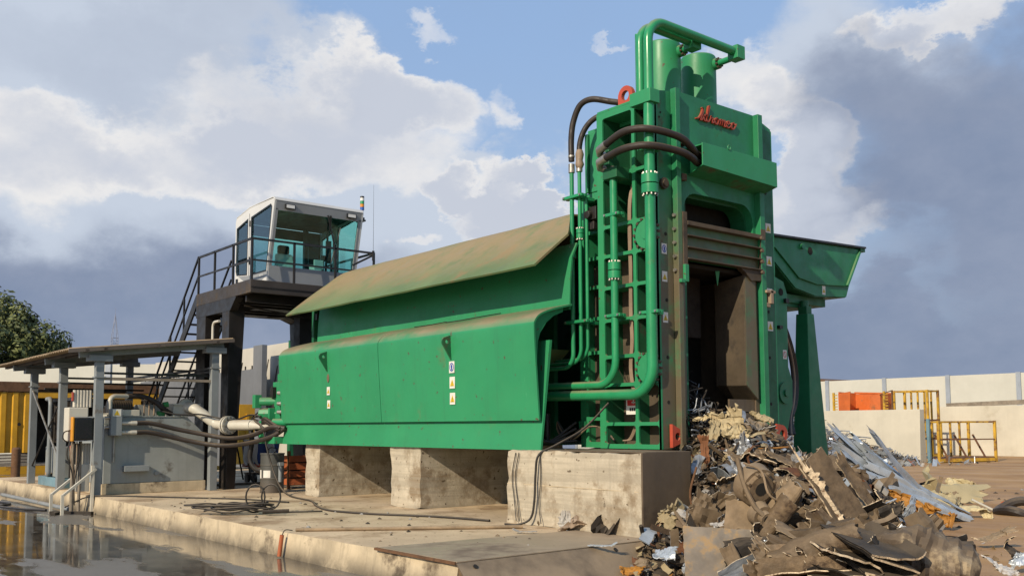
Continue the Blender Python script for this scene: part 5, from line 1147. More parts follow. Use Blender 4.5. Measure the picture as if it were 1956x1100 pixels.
# ================================================================== SCRAP
TC = Vector((math.sin(YAW), -math.cos(YAW), 0)); RT = Vector((math.cos(YAW), math.sin(YAW), 0)); UP = Vector((0, 0, 1))
def heap(x, y):
    h = 0
    for cx, cy, hh, rx, ry in ((.1, 1.3, 1.98, 2.1, 1.6), (.9, .6, 1.62, 1.9, 1.5), (1.4, 1.0, 1.42, 2.3, 2.2), (2.3, -.05, 1.08, 2.0, 2.0), (3.1, -.35, .62, 1.7, 1.9), (1.7, -.9, .55, 1.3, 1.5), (.6, 2.9, 1.05, 1.7, 1.6)):
        d = ((x-cx)/rx)**2+((y-cy)/ry)**2
        if d < 1: h = max(h, hh*(1-d)**.8)
    return G0+h
def hit(px, py, lift=0.):
    """where the sight line through a photo point meets the heap or the ground"""
    d = fw + rt2*((px-CX)/FPX) + up2*((CY-py)/FPX); t = 5.
    while t < 60:
        p = CAM+d*t
        if p.z <= heap(p.x, p.y)+lift: return p
        t += .02
    return CAM+d*60
def rot_from(ex, ez):
    ex = Vector(ex).normalized(); ez = Vector(ez); ez = (ez-ex*ez.dot(ex)).normalized(); ey = ez.cross(ex)
    return Matrix((ex, ey, ez)).transposed()
def W3(r, t, u): return RT*r+TC*t+UP*u           # right in the picture, towards the camera, up
def crumple(w, h, nx, ny, seed, amp=.06, folds=4, rag=.05, thick=.012, curl=0., curl2=0.):
    """torn, bent sheet: flaps folded over sharp creases, dents, ragged border, real thickness. slot 0 face, slot 1 torn edge"""
    r = random.Random(seed); fl = []
    for k in range(folds):
        a = r.uniform(0, 2*math.pi); d = Vector((math.cos(a), math.sin(a), 0)); c = (abs(d.x)*w+abs(d.y)*h)*r.uniform(.10, .34)
        fl.append((d, c, r.choice((-1, 1))*r.uniform(.5, 1.0)*min(2.0, .35+amp*22)))
    sd = Vector((seed*1.7, seed*.9, 0)); fq = 3.2/max(w, h)
    nx, ny = int(nx*1.5)+1, int(ny*1.5)+1; top = []; nrm = []
    for i in range(ny+1):
        for j in range(nx+1):
            u, v = (j/nx-.5)*w, (i/ny-.5)*h; q = Vector((u, v, 0))
            if i in (0, ny) or j in (0, nx):
                e = NZ.noise(q*fq*4+sd)*rag*1.8+r.uniform(-1, 1)*rag*.6; u += (e*w if j in (0, nx) else 0); v += (e*h if i in (0, ny) else 0)
            n1 = NZ.noise(q*fq+sd); n2 = 1-abs(NZ.noise(q*fq*2.3+sd*2))*2; n3 = 1-abs(NZ.noise(q*fq*5.1+sd*3))*2
            z = amp*(.55*n1+.5*n2+.28*n3)+curl*(2*u/w)**2*w*.5+curl2*(2*v/h)**2*h*.5
            p = Vector((u+amp*.4*n2, v+amp*.4*n1, z)); nn = Vector((0, 0, 1))
            for d, c, an in fl:
                s = d.dot(q)-c
                if s > 0:
                    ax = Vector((-d.y, d.x, 0)); m = Matrix.Rotation(-an*min(1, s/(.05*max(w, h))), 3, ax); o = d*c; p = m @ (p-o)+o; nn = m @ nn
            top.append(p); nrm.append(nn)
    n = len(top); mb = MB(); k = nx+1
    mb.v = [tuple(p) for p in top]+[tuple(p-q*thick) for p, q in zip(top, nrm)]
    def f(q, s=0): mb.f.append(q); mb.mi.append(s)
    for i in range(ny):
        for j in range(nx):
            a = i*k+j; f((a, a+1, a+k+1, a+k)); f((n+a, n+a+k, n+a+k+1, n+a+1))
    for j in range(nx):
        f((j, n+j, n+j+1, j+1), 1); a = ny*k+j; f((a, a+1, n+a+1, n+a), 1)
    for i in range(ny):
        a = i*k; f((a, a+k, n+a+k, n+a), 1); a += nx; f((a, n+a, n+a+k, a+k), 1)
    return mb
def folded(profile, length, n, seed, thick=.014, warp=.05, taper=0., sharp=False):
    """sheet folded along its length: (u,z) section swept along x"""
    r = random.Random(seed); P = smooth([(0, a, b) for a, b in profile], 5) if not sharp else [Vector((0, *profile[i])).lerp(Vector((0, *profile[i+1])), t/3) for i in range(len(profile)-1) for t in range(3)]+[Vector((0, *profile[-1]))]; k = len(P); ph = r.uniform(0, 6); vs = []; vs2 = []; n = int(n*1.4); sd = Vector((seed, seed*.7, 0))
    for i in range(n+1):
        t = i/n; x = (t-.5)*length; s = 1-taper*t
        for j, p in enumerate(P):
            q = P[min(j+1, k-1)]-P[max(j-1, 0)]; nn = Vector((0, -q.z, q.y)).normalized()*thick
            e = (r.uniform(-1, 1)*.03*length if i in (0, n) else 0)
            w = warp*math.sin(3.1*t+ph+j*.15)+r.uniform(-1, 1)*warp*.12; w2 = warp*.7*math.sin(4.3*t+ph*2+j*.22)
            nn2 = NZ.noise(Vector((x*5, p.y*7, p.z*7))+sd); n3 = 1-2*abs(NZ.noise(Vector((x*9, p.y*10, p.z*10))+sd*2))
            v = (x+e, p.y*s+w2+.018*nn2, p.z*s+w+.024*nn2+.012*n3); vs.append(v); vs2.append((v[0], v[1]+nn.y, v[2]+nn.z))
    N = len(vs); mb = MB(); mb.v = vs+vs2
    def f(q, s=0): mb.f.append(q); mb.mi.append(s)
    for i in range(n):
        for j in range(k-1):
            a = i*k+j; f((a, a+1, a+k+1, a+k)); f((N+a, N+a+k, N+a+k+1, N+a+1))
        a = i*k; f((a, a+k, N+a+k, N+a), 1); a += k-1; f((a, N+a, N+a+k, a+k), 1)
    for j in range(k-1):
        f((j, N+j, N+j+1, j+1), 1); a = n*k+j; f((a, a+1, N+a+1, N+a), 1)
    return mb
def scrap(name, mb, mats, loc, ex, ez, label, cat, group='scrap in the heap at the shear mouth', sm=16, roll=0):
    me = mesh_of(name, mb, mats, sm=sm); o = bpy.data.objects.new(name, me); COL.objects.link(o)
    m = rot_from(ex, ez)
    if roll: m = m @ Matrix.Rotation(roll, 3, 'X')
    o.matrix_world = Matrix.Translation(loc) @ m.to_4x4(); o['label'] = label; o['category'] = cat; o['group'] = group
    return o
BR = ['scrap_brown', 'scrap_edge']; DU = ['scrap_dusty', 'scrap_edge']; RU = ['scrap_rust', 'scrap_edge']; DK = ['scrap_dark', 'scrap_edge']; GV = ['galv', 'galv']; CR = ['cream_sheet', 'cream_foam']; CF = ['cream_foam', 'cream_foam']; WH = ['white_scrap', 'white_scrap']; OR = ['orange_sheet', 'orange_sheet']
# --- large single pieces, near to far
scrap('scrap_plate', crumple(1.02, .72, 14, 10, 11, .012, 0, .006, .02, 0, .06), ['scrap_plate', 'scrap_edge'], hit(1390, 1060, .22), W3(1, .05, -.06), W3(-.1, .72, .62), 'large flat grey brown plate with ochre rust streaks at the front of the heap', 'steel plate')
scrap('folded_sheet', folded([(-.34, .05), (-.10, .10), (.12, .26), (.26, .10), (.34, -.22)], 1.15, 10, 21, .02, .04, sharp=True), BR, hit(1585, 960, .22), W3(.55, .15, -.80), W3(.55, .55, .55), 'big bent brown sheet with pale torn edge standing in the middle of the heap', 'sheet metal')
scrap('torn_flange', crumple(1.05, .085, 40, 3, 22, .015, 0, .45, .04), ['scrap_edge', 'scrap_edge'], hit(1590, 965, .40), W3(.50, .1, -.84), W3(-.3, .9, .2), 'long ragged white edged flange strip running down the heap middle', 'metal strip')
scrap('long_blade', crumple(1.25, .16, 16, 4, 23, .03, 1, .08, .016, .12), BR, hit(1655, 950, .25), W3(.58, .05, -.76), W3(.4, .85, .3), 'long curved brown strip lying right of the bent sheet', 'metal strip')
scrap('rolled_sheet', folded([(-.12, -.02), (-.16, .10), (-.05, .20), (.10, .16), (.14, .02), (.04, -.04), (-.02, .04)], 1.0, 12, 24, .014, .04), BR, hit(1560, 1062, .12), W3(.9, .1, .3), W3(-.2, .3, .9), 'rolled brown sheet tube pointing up right in the lower heap', 'rolled sheet')
scrap('rolled_sheet', folded([(-.10, -.02), (-.14, .08), (-.04, .16), (.08, .12), (.10, .0)], .7, 10, 25, .014, .03), BR, hit(1478, 1000, .18), W3(.62, .2, .72), W3(-.5, .5, .6), 'steep brown half tube above the grey plate', 'rolled sheet')
scrap('rolled_sheet', folded([(-.09, -.02), (-.12, .08), (-.02, .14), (.09, .10), (.10, .0)], .6, 10, 26, .014, .03), DU, hit(1500, 965, .2), W3(.55, .2, .76), W3(-.5, .6, .5), 'upper dusty half tube beside the wheel hub', 'rolled sheet')
scrap('layered_bundle', folded([(-.36, -.20), (.02, -.22), (.30, -.14), (.34, -.08), (.05, -.10), (-.20, -.10), (-.30, -.03), (-.05, .01), (.28, .03), (.32, .09), (.0, .09), (-.28, .12), (-.36, .22)], .95, 10, 27, .022, .02, sharp=True), ['scrap_dark', 'scrap_edge'], hit(1655, 1050, .34), W3(-.25, -.85, .25), W3(.05, .3, .95), 'stack of folded dark sheets with pale cut edges in the lower right heap', 'folded sheets', roll=.2)
scrap('layered_bundle', folded([(-.26, -.18), (.10, -.14), (.26, -.04), (.0, -.02), (-.18, .04), (.02, .12), (.26, .16)], .7, 9, 28, .022, .02, sharp=True), ['scrap_dark', 'scrap_edge'], hit(1615, 1085, .26), W3(-.3, -.8, .1), W3(.3, .3, .9), 'second stack of folded dark sheets at the bottom edge of the photo', 'folded sheets')
def tank_piece():
    mb = MB(); n = 44; r = random.Random(5)
    prof_ = [(-.62+1.18*i/23, .34*min(1, ((i+.6)/9)**.6, ((23.4-i)/3)**.5)) for i in range(24)]; NR = 23
    for i, (t, rad) in enumerate(prof_):
        for j in range(n):
            a = 2*math.pi*j/n; q = rad*(1+.10*math.sin(3*a+i*.3)); p_ = Vector((t, math.cos(a)*q, math.sin(a)*q*.8)); g_ = 1+.22*NZ.noise(p_*3.)+.14*(1-2*abs(NZ.noise(p_*6.)))+.10*(i % 3 == 0); mb.v.append((t+.05*NZ.noise(p_*4.), p_.y*g_, p_.z*g_))
    for i in range(NR):
        for j in range(n): mb.f.append((i*n+j, i*n+(j+1) % n, (i+1)*n+(j+1) % n, (i+1)*n+j)); mb.mi.append(0)
    mb.f += [tuple(range(n-1, -1, -1)), tuple(NR*n+j for j in range(n))]; mb.mi += [0, 0]; return mb
scrap('crushed_drum', tank_piece(), ['scrap_mud'], hit(1765, 1065, .22), W3(.92, .30, -.25), W3(.1, .2, 1), 'crushed muddy drum lying at the right foot of the heap', 'crushed drum')
scrap('brown_sheet', folded([(-.30, .10), (-.18, -.04), (-.05, .12), (.08, .0), (.20, .10), (.28, -.06)], .95, 8, 31, .014, .03, sharp=True), BR, hit(1530, 1075, .15), W3(.95, .25, .15), W3(-.1, .55, .8), 'wavy brown sheet at the bottom centre of the heap', 'sheet metal')
scrap('brown_sheet', folded([(-.26, -.05), (-.12, .10), (.02, -.02), (.12, .12), (.25, .02)], .85, 8, 32, .014, .03, sharp=True), BR, hit(1565, 1035, .2), W3(.9, .3, .25), W3(-.1, .5, .8), 'crumpled brown sheet below the ragged flange', 'sheet metal')
scrap('brown_sheet', crumple(.72, .5, 10, 8, 33, .06, 4, .05, .014), DU, hit(1350, 1000, .1), W3(.3, .2, .9), W3(.1, .9, .2), 'smooth tan panel standing behind the grey plate', 'sheet metal')
scrap('tan_board', crumple(.36, .62, 4, 6, 34, .01, 0, .04, .02), ['scrap_dusty', 'scrap_edge'], hit(1412, 1005, .2), W3(1, .1, -.1), W3(-.25, .95, .15), 'upright tan board left of the wheel hub', 'board')
for k, (px, py, w, h, ex, ez, mt, lb) in enumerate((
    (1440, 870, .60, .30, (.8, .2, -.35), (.1, .6, .8), BR, 'dusty brown panel just below the shear mouth'),
    (1500, 880, .75, .22, (.85, .1, -.42), (.1, .5, .85), BR, 'long brown channel sloping right below the red lug'),
    (1530, 905, .7, .3, (.8, .2, -.5), (.0, .5, .85), RU, 'rusty red brown sheet in the upper heap'),
    (1475, 925, .5, .22, (.9, .1, .2), (.1, .5, .8), BR, 'twisted brown strip right of the wheel hub'),
    (1500, 955, .7, .2, (.9, .2, .3), (.0, .5, .85), DU, 'pale edged strip crossing to the bent sheet'),
    (1575, 885, .5, .36, (.8, .1, .1), (.2, .6, .7), BR, 'curled brown sheet on the heap skyline'),
    (1690, 1000, .65, .3, (.9, .2, -.25), (.1, .5, .85), BR, 'brown sheet behind the crushed drum'),
    (1600, 1010, .6, .34, (.85, .2, -.1), (.2, .7, .6), BR, 'bulging brown sheet under the bent sheet'),
    (1480, 1085, .7, .26, (.95, .1, .1), (.0, .5, .85), BR, 'brown rolled edge at the bottom of the heap'),
    (1390, 935, .5, .3, (.4, .2, -.8), (.3, .8, .4), BR, 'brown panel left of the wheel hub'),
    (1345, 860, .12, .5, (1, .1, 0), (-.2, .95, .2), RU, 'upright rusty blade in the mouth of the shear'),
    (1700, 960, .5, .2, (.7, .1, -.5), (.2, .6, .7), DK, 'dark sheet right of the curved strip'),
    (1420, 1030, .55, .3, (.9, .1, -.15), (.1, .6, .7), DK, 'dark brown sheet behind the grey plate corner'),
    (1330, 1085, .35, .2, (.9, .3, .1), (.0, .5, .85), GV, 'bent blue grey profile in front of the grey plate'),
    (1270, 1060, .3, .22, (.7, .5, .3), (-.2, .5, .8), GV, 'blue grey offcut at the left front of the heap'),
    (1205, 1090, .28, .18, (.8, .4, .1), (-.1, .4, .9), OR, 'yellow orange scrap by the ramp plate'),
    (1475, 1015, .22, .10, (.9, .1, .35), (.0, .6, .8), WH, 'short white strip in the dark hollow'),
    (1465, 1050, .30, .16, (.5, .3, .8), (.3, .9, .1), GV, 'small bright profile at the right corner of the grey plate'),
    (1310, 985, .40, .10, (.8, .2, -.55), (.0, .7, .7), WH, 'white metal offcut above the grey plate'),
    (1362, 975, .36, .14, (.7, .2, .65), (-.3, .7, .5), WH, 'pinkish white lath above the grey plate'),
    (1385, 998, .34, .10, (.9, .2, .25), (.0, .6, .8), WH, 'crumpled silver white scrap above the plate edge'),
    (1335, 975, .20, .12, (.9, .1, .2), (.0, .6, .8), OR, 'small orange scrap above the grey plate'))):
    scrap('sheet_piece', crumple(w, h, 9, 6, 50+k, .05 if w > .4 else .025, 3, .07, .013), mt, hit(px, py, .12), W3(*ex), W3(*ez), lb, 'sheet metal')
# cream foam and panels in the mouth
for k, (px, py, w, h, ex, ez, lb) in enumerate((
    (1392, 805, .46, .40, (.9, .2, .2), (0, .9, .4), 'crumpled cream foam at the top of the heap'),
    (1405, 832, .40, .30, (.8, .2, -.3), (.2, .8, .5), 'lower lump of cream foam in the shear mouth'),
    (1455, 798, .52, .13, (.88, .1, -.42), (.0, .6, .8), 'straight cream lath pointing to the right red lug'),
    (1362, 825, .16, .5, (.9, .2, -.2), (.1, .95, .2), 'upright cream strip at the left of the mouth'),
    (1345, 800, .26, .10, (.8, .1, .4), (.0, .7, .6), 'small cream flake beside the mouth wall'),
    (1285, 985, .45, .36, (.5, .3, .8), (-.4, .8, .4), 'spiky pale yellow torn foam beside the steel end plate'))):
    scrap('foam_piece', crumple(w, h, 10, 8, 90+k, .05, 5, .16, .03), CF, hit(px, py, .22), W3(*ex), W3(*ez), lb, 'foam scrap')
for k, (px, py, w, h, ex, ez, lb) in enumerate((
    (1452, 822, .5, .3, (.9, .1, -.15), (.1, .7, .7), 'grey crumpled sheet under the cream lath'),
    (1425, 855, .3, .4, (.8, .2, .3), (.1, .9, .3), 'dull silver sheet hanging below the foam'),
    (1398, 895, .12, .34, (.9, .2, .2), (-.1, .9, .4), 'thin bright silver strip below the foam'))):
    scrap('grey_sheet', crumple(w, h, 10, 8, 120+k, .06, 5, .08, .012), ['silver', 'white_scrap'] if k else ['scrap_plate', 'white_scrap'], hit(px, py, .15), W3(*ex), W3(*ez), lb, 'sheet metal')
# wheel hub
hb = T('wheel_hub', 'rusty axle end with dusty brake drum and round hub in the heap', 'axle', hit(1432, 935, .30)+TC*.45+UP*.06)
o = ORG[hb.name]; ax = W3(.35, .85, -.35).normalized(); e1 = W3(.9, -.2, .4).normalized()
part('brake_drum', MB().cyl(o-ax*.15, o+ax*.02, .26, .24, 28).cyl(o+ax*.02, o+ax*.06, .20, .17, 28), 'scrap_dusty', hb, sm=40)
mb = MB()
for k in range(8):
    t = 2*math.pi*k/8; e2 = ax.cross(e1); q = o+e1*math.cos(t)*.20+e2*math.sin(t)*.20; mb.cyl(q, q+ax*.07, .02, n=6)
part('wheel_studs', mb, 'scrap_dusty', hb)
part('hub_hole', MB().cyl(o+ax*.061, o+ax*.065, .085, n=18), 'black_cavity', hb)
o2 = o+W3(.02, .12, -.34)
part('hub_end', MB().cyl(o2-ax*.12, o2, .15, .13, 22).cyl(o2, o2+ax*.08, .085, .08, 18), 'scrap_dusty', hb, sm=40)
part('hub_bore', MB().cyl(o2+ax*.081, o2+ax*.084, .045, n=16), 'black_cavity', hb)
part('brake_hose', MB().tube(smooth([o+W3(-.2, .1, .3), o+W3(0, .15, .2), o+W3(.05, .25, -.05), o+W3(.2, .2, -.15), o+W3(.3, .15, -.1)], 5), .014, 6), 'scrap_dusty', hb)
part('leaf_spring', MB().tube(smooth([o+W3(-.25, .0, .35), o+W3(-.2, .1, .05), o+W3(-.1, .15, -.2), o+W3(.0, .2, -.32)], 5), .03, 6), 'scrap_dusty', hb)
# galvanised strips sliding off the heap to the right
ORD = 'topmost second third fourth fifth sixth seventh eighth ninth tenth eleventh lowest'.split()
for k in range(12):
    r = random.Random(200+k)
    x0, y0 = .1+r.uniform(-.4, .4), 5.3+r.uniform(-.5, .5); x1, y1 = .55+r.uniform(-.6, .3), 8.1+r.uniform(-.5, .5)
    zA, zB = 1.55-.08*k+r.uniform(-.05, .1), -.33+.02*k; sag = r.uniform(-.2, -.05)
    A = Vector((x0, y0, zA)); B = Vector((x1, y1, zB)); Lh = (B-A).length
    pw = r.uniform(.10, .24)
    scrap('galvanised_strip', folded([(-pw, .02), (-pw*.5, .06+r.uniform(-.03, .03)), (0, .0), (pw*.5, .05), (pw, -.03)], Lh, 12, 210+k, .006, .05), GV, (A+B)/2+Vector((0, 0, sag)), B-A, Vector((.6, -.3, .6)), 'long pale blue galvanised strip, '+ORD[k]+' of the bundle right of the support post', 'metal strip', 'galvanised strips beside the support post')
for k, (px, py, lb) in enumerate(((1690, 815, 'grey flat panel behind the galvanised strips'), (1660, 850, 'dark grey panel edge under the galvanised strips'))):
    pass
for k, (px, py, w, h, ex, ez, mt, lb, ct_) in enumerate((
    (1800, 945, 2.0, 1.3, (.95, .1, -.1), (-.05, .75, .65), CR, 'large crumpled cream sheet on the ground right of the heap', 'sheet metal'),
    (1775, 966, 1.3, .75, (.9, .1, -.1), (.1, .8, .6), CR, 'lower torn cream sheet with brown shadow stripe', 'sheet metal'),
    (1838, 930, 1.0, .5, (.9, .1, -.25), (.1, .6, .7), CR, 'upper curled cream sheet on the ground', 'sheet metal'),
    (1860, 972, .9, .2, (.95, .1, -.12), (.0, .3, .9), CR, 'thin cream strip lying on the dirt', 'sheet metal'),
    (1745, 965, .8, .26, (.9, .2, -.4), (.1, .7, .6), OR, 'torn orange sheet behind the crushed drum', 'sheet metal'),
    (1790, 992, .7, .28, (.9, .2, -.1), (.0, .6, .8), OR, 'crumpled orange sheet beside the crushed drum', 'sheet metal'),
    (1812, 962, .5, .5, (.9, .1, .1), (.1, .9, .4), DU, 'tan corner piece standing in front of the cream sheet', 'sheet metal'),
    (1730, 985, .5, .12, (.5, .1, .8), (.3, .9, .1), GV, 'clear plastic strip leaning by the orange sheet', 'plastic strip'),
    (1765, 925, .9, .14, (.95, .1, .2), (0, .5, .8), DK, 'grey plank end lying behind the cream sheet', 'plank'),
    (1702, 865, .5, .28, (.6, .2, -.5), (.2, .5, .8), ['green_scrap', 'green_scrap'], 'small green crumpled scrap on the dirt', 'sheet metal'),
    (1910, 1085, .4, .2, (.85, .2, -.35), (.0, .4, .9), WH, 'white striped panel at the lower right', 'panel'),
    (1930, 1050, .55, .16, (.6, .3, -.6), (.3, .7, .5), DK, 'dark curved bracket at the lower right edge', 'bracket'),
    (1950, 1068, .3, .2, (.9, .1, .1), (0, .6, .8), GV, 'clear bottle shaped scrap at the right edge', 'plastic'),
    (1900, 1025, .6, .2, (.9, .2, .3), (0, .3, .9), DU, 'flat grey brown sheet on the dirt at the right', 'sheet metal'))):
    scrap('ground_sheet', crumple(w, h, 14, 10, 300+k, .075 if w > .6 else .035, 6 if w > .6 else 3, .07, .008), mt, hit(px, py, .18), W3(*ex), W3(*ez), lb, ct_, 'loose scrap on the dirt')
def tyre_piece():
    return MB().tube([(math.cos(R_(a))*.42, math.sin(R_(a))*.42, .0+.10*math.sin(R_(a*2))) for a in range(0, 300, 12)], .10, 10)
scrap('tyre_piece', tyre_piece(), ['rubber'], hit(1948, 975, .08), W3(1, 0, 0), W3(.1, .25, .95), 'dark torn tyre piece at the right edge of the photo', 'tyre', 'loose scrap on the dirt')
scrap('orange_lump', crumple(.3, .14, 8, 6, 340, .05, 3, .1, .02), ['orange_skip', 'rust'], hit(1918, 962, .12), W3(.95, 0, .1), W3(0, .5, .8), 'small orange lump by the torn tyre', 'scrap lump', 'loose scrap on the dirt')
scrap('metal_tube', MB().cyl((-.4, 0, 0), (.4, 0, 0), .028, n=10), ['white_pipe'], hit(1890, 970, .06), W3(.85, .2, -.45), W3(0, 0, 1), 'thin pale tube leaning on the ground by the cream sheet', 'tube', 'loose scrap on the dirt')
scrap('metal_tube', MB().cyl((-.45, 0, 0), (.45, 0, 0), .04, n=12), ['white_pipe'], hit(1565, 858, .12), W3(.85, .1, -.5), W3(0, 0, 1), 'short white tube on the skyline of the heap by the support post', 'tube')
scrap('grey_bar', MB().box(-.45, .45, -.02, .02, -.04, .04), ['scrap_plate'], hit(1788, 945, .25), W3(.28, .1, .95), W3(1, 0, 0), 'grey bar leaning on the large cream sheet', 'bar', 'loose scrap on the dirt')
scrap('stone_block', rough_block(-.4, .4, -.2, .2, -.1, .1, 77, .02, .15), ['concrete'], hit(1525, 862, .10), W3(1, .1, 0), W3(0, 0, 1), 'pale concrete lump at the foot of the support post', 'concrete lump')
# wood lath and wire leaning on the end plate
scrap('bent_wire', MB().tube(smooth([(0, 0, -.45), (.02, .02, -.2), (.0, .03, .05), (.1, .05, .4)], 6), .018, 7), ['rust'], Vector((.98, -.50, .55)), W3(1, 0, 0), W3(0, 0, 1), 'bent rusty wire leaning on the steel end plate', 'wire')
# foam litter in front of the concrete block
for k, (px, py, w, mt, lb) in enumerate(((1105, 1005, .30, 'cable_tan', 'round brown roll among the white litter by the block'), (1135, 1003, .36, 'white_scrap', 'curled white sheet by the concrete block'), (1172, 1010, .34, 'scrap_dark', 'dark torn cover by the concrete block'), (1207, 1013, .22, 'white_scrap', 'white crumpled litter at the block corner'), (1085, 1003, .16, 'white_scrap', 'small white flake left of the brown roll'), (1150, 1037, .34, 'galv', 'thin bright offcut lying on the steel sheet'), (1000, 1010, .3, 'white_scrap', 'flat white flake on the slab left of the block'))):
    P_ = on(px, py+6, 2, .02); flat = k in (5, 6)
    w *= 1 if flat else 1.7
    mb = crumple(w, w*(.18 if flat else .75), 9, 7, 400+k, .01 if flat else .05, 1 if flat else 5, .12, .01, 0, 0 if flat else .5)
    scrap('litter_piece', mb, [mt, mt], P_+Vector((0, 0, .01 if flat else .10)), W3(.95, .1, 0), W3(0, .75, .6) if not flat else W3(0, .1, 1), lb, 'litter', 'litter on the slab')
# --- uncountable small scrap: body of the heap and loose chips, one object of stuff
def heap_stuff():
    r = random.Random(9); mb = MB(); nx, ny = 70, 70; x0, x1, y0, y1 = -.3, 5., -2.6, 4.8; idx = {}
    for i in range(ny+1):
        for j in range(nx+1):
            x, y = x0+(x1-x0)*j/nx, y0+(y1-y0)*i/ny; h = heap(x, y)
            if h > G0+.01: z = h-.24+r.uniform(-.09, .05)
            else: z = G0-.05
            mb.v.append((x+r.uniform(-.02, .02), y+r.uniform(-.02, .02), z))
    for i in range(ny):
        for j in range(nx):
            a = i*(nx+1)+j; q = (a, a+1, a+nx+2, a+nx+1)
            if max(mb.v[v][2] for v in q) > G0-.02: mb.f.append(q); mb.mi.append(0)
    mats = ['scrap_dark', 'scrap_brown', 'scrap_dusty', 'scrap_rust', 'silver', 'white_scrap', 'cream_foam', 'galv', 'orange_sheet', 'scrap_edge']
    wts = [.24, .26, .17, .06, .08, .08, .07, .03, .01]
    cnt = 0
    while cnt < 4600:
        x, y = r.uniform(-.6, 4.9), r.uniform(-2.6, 4.6); h = heap(x, y)
        if h < G0+.02:
            if r.random() > .05: continue
        if x < .0 and not (.5 < y < 2.5): continue
        if x < .95 and y < -.30: continue
        cnt += 1
        s = r.choice((.04, .05, .07, .1, .12, .16, .24))*r.uniform(.7, 1.3); a = r.uniform(0, 6.3)
        ex = Vector((math.cos(a), math.sin(a), r.uniform(-.7, .5))).normalized(); nn = Vector((r.uniform(-.7, .9), r.uniform(-.9, .5), r.uniform(.15, 1))).normalized()
        ey = nn.cross(ex).normalized(); c = Vector((x, y, h+r.uniform(-.18, .05))); asp = r.choice((.12, .25, .5, .8))
        b = r.uniform(-.4, .4); pts = []
        for k in range(4):
            t = k/3-.5; off = nn*s*b*(4*t*t-.5)
            for q in (-.5, .5): pts.append(c+ex*s*t+ey*s*asp*(q+r.uniform(-.12, .12))+off+nn*s*r.uniform(-.05, .05))
        mb.cur = r.choices(range(9), wts)[0]
        fs = [(0, 2, 3, 1), (2, 4, 5, 3), (4, 6, 7, 5)]; th = nn*-.008
        mb.add(pts+[p+th for p in pts], fs+[(8+a_, 8+d_, 8+c_, 8+b_) for a_, b_, c_, d_ in fs]+[(0, 1, 9, 8), (6, 14, 15, 7), (0, 8, 10, 2), (2, 10, 12, 4), (4, 12, 14, 6), (1, 3, 11, 9), (3, 5, 13, 11), (5, 7, 15, 13)])
    for k in range(240):                                               # medium torn pieces
        x, y = r.uniform(.0, 4.6), r.uniform(-2.2, 4.2); h = heap(x, y)
        if h < G0+.05 or (x < .95 and y < -.25): continue
        w = r.uniform(.14, .38); q = crumple(w, w*r.uniform(.25, .8), 5, 3, 900+k, .04, 3, .12, .01)
        ex = W3(r.uniform(-.3, 1), r.uniform(-.5, .5), r.uniform(-.8, .6)); ez = W3(r.uniform(-.5, .5), r.uniform(.2, 1), r.uniform(0, 1)); mt = rot_from(ex, ez); c = Vector((x, y, h+r.uniform(-.08, .06)))
        ms = r.choices(range(9), [.12, .42, .22, .08, .04, .04, .03, .03, .02])[0]; o_ = len(mb.v)
        mb.v += [tuple(mt @ Vector(v)+c) for v in q.v]; mb.f += [tuple(i+o_ for i in f) for f in q.f]; mb.mi += [ms if i_ == 0 or r.random() < .5 else 5 for i_ in q.mi]
    for k in range(190):                                               # bent strips, angles and tubes
        x, y = r.uniform(.05, 4.3), r.uniform(-1.9, 3.6); h = heap(x, y)
        if h < G0+.12 or (x < 1.0 and y < -.2): continue
        Ls = r.uniform(.2, .75); d = W3(r.uniform(.2, 1), r.uniform(-.5, .6), r.uniform(-.75, .35)).normalized(); c = Vector((x, y, h+r.uniform(-.05, .10)))
        b_ = Vector((r.uniform(-1, 1), r.uniform(-1, 1), r.uniform(-1, 1)))*Ls*.16; mb.cur = r.choices(range(9), [.1, .38, .2, .08, .06, .08, .05, .04, .01])[0]
        pts = [c-d*Ls*.5, c-d*Ls*.12+b_*.5, c+d*Ls*.18+b_, c+d*Ls*.5]
        if r.random() < .4: mb.tube(smooth(pts, 3), r.uniform(.008, .03), 6)
        else:
            wd = r.uniform(.025, .09); n_ = d.cross(W3(r.uniform(-.4, .4), 1, r.uniform(0, 1))).normalized()*wd; P = smooth(pts, 3); tt = d.cross(n_).normalized()*.012; o_ = len(mb.v)
            for p in P: mb.v += [tuple(p-n_), tuple(p+n_), tuple(p+n_+tt), tuple(p-n_+tt)]
            for i in range(len(P)-1):
                a_ = o_+4*i
                for q in range(4): mb.f.append((a_+q, a_+(q+1) % 4, a_+4+(q+1) % 4, a_+4+q)); mb.mi.append(mb.cur if q % 2 == 0 else 5)
    for k in range(78):                                                # layered mid-size sheets over the front of the heap
        px, py = r.uniform(1400, 1850), r.uniform(955, 1095)
        if px > 1700 and py < 1005: continue
        c = hit(px, py, r.uniform(.08, .24)); w = r.uniform(.22, .5)
        if r.random() < .55:
            n_ = r.randint(3, 5); pr_ = [(-.5*w*.6+w*.6*i/n_, r.uniform(-.07, .07)) for i in range(n_+1)]; q = folded(pr_, w*1.4, 5, 700+k, .012, .02, sharp=True)
        else: q = crumple(w*1.2, w*r.uniform(.4, .8), 7, 5, 700+k, .05, 4, .10, .012)
        ex = W3(r.uniform(.3, 1), r.uniform(-.3, .4), r.uniform(-.7, .5)); ez = W3(r.uniform(-.5, .4), r.uniform(.3, 1), r.uniform(.2, 1)); mt = rot_from(ex, ez)
        ms = r.choices((0, 1, 2, 3, 4), [.2, .45, .2, .08, .07])[0]; o_ = len(mb.v)
        mb.v += [tuple(mt @ Vector(v)+c) for v in q.v]; mb.f += [tuple(i+o_ for i in f) for f in q.f]; mb.mi += [ms if i_ == 0 else 9 for i_ in q.mi]
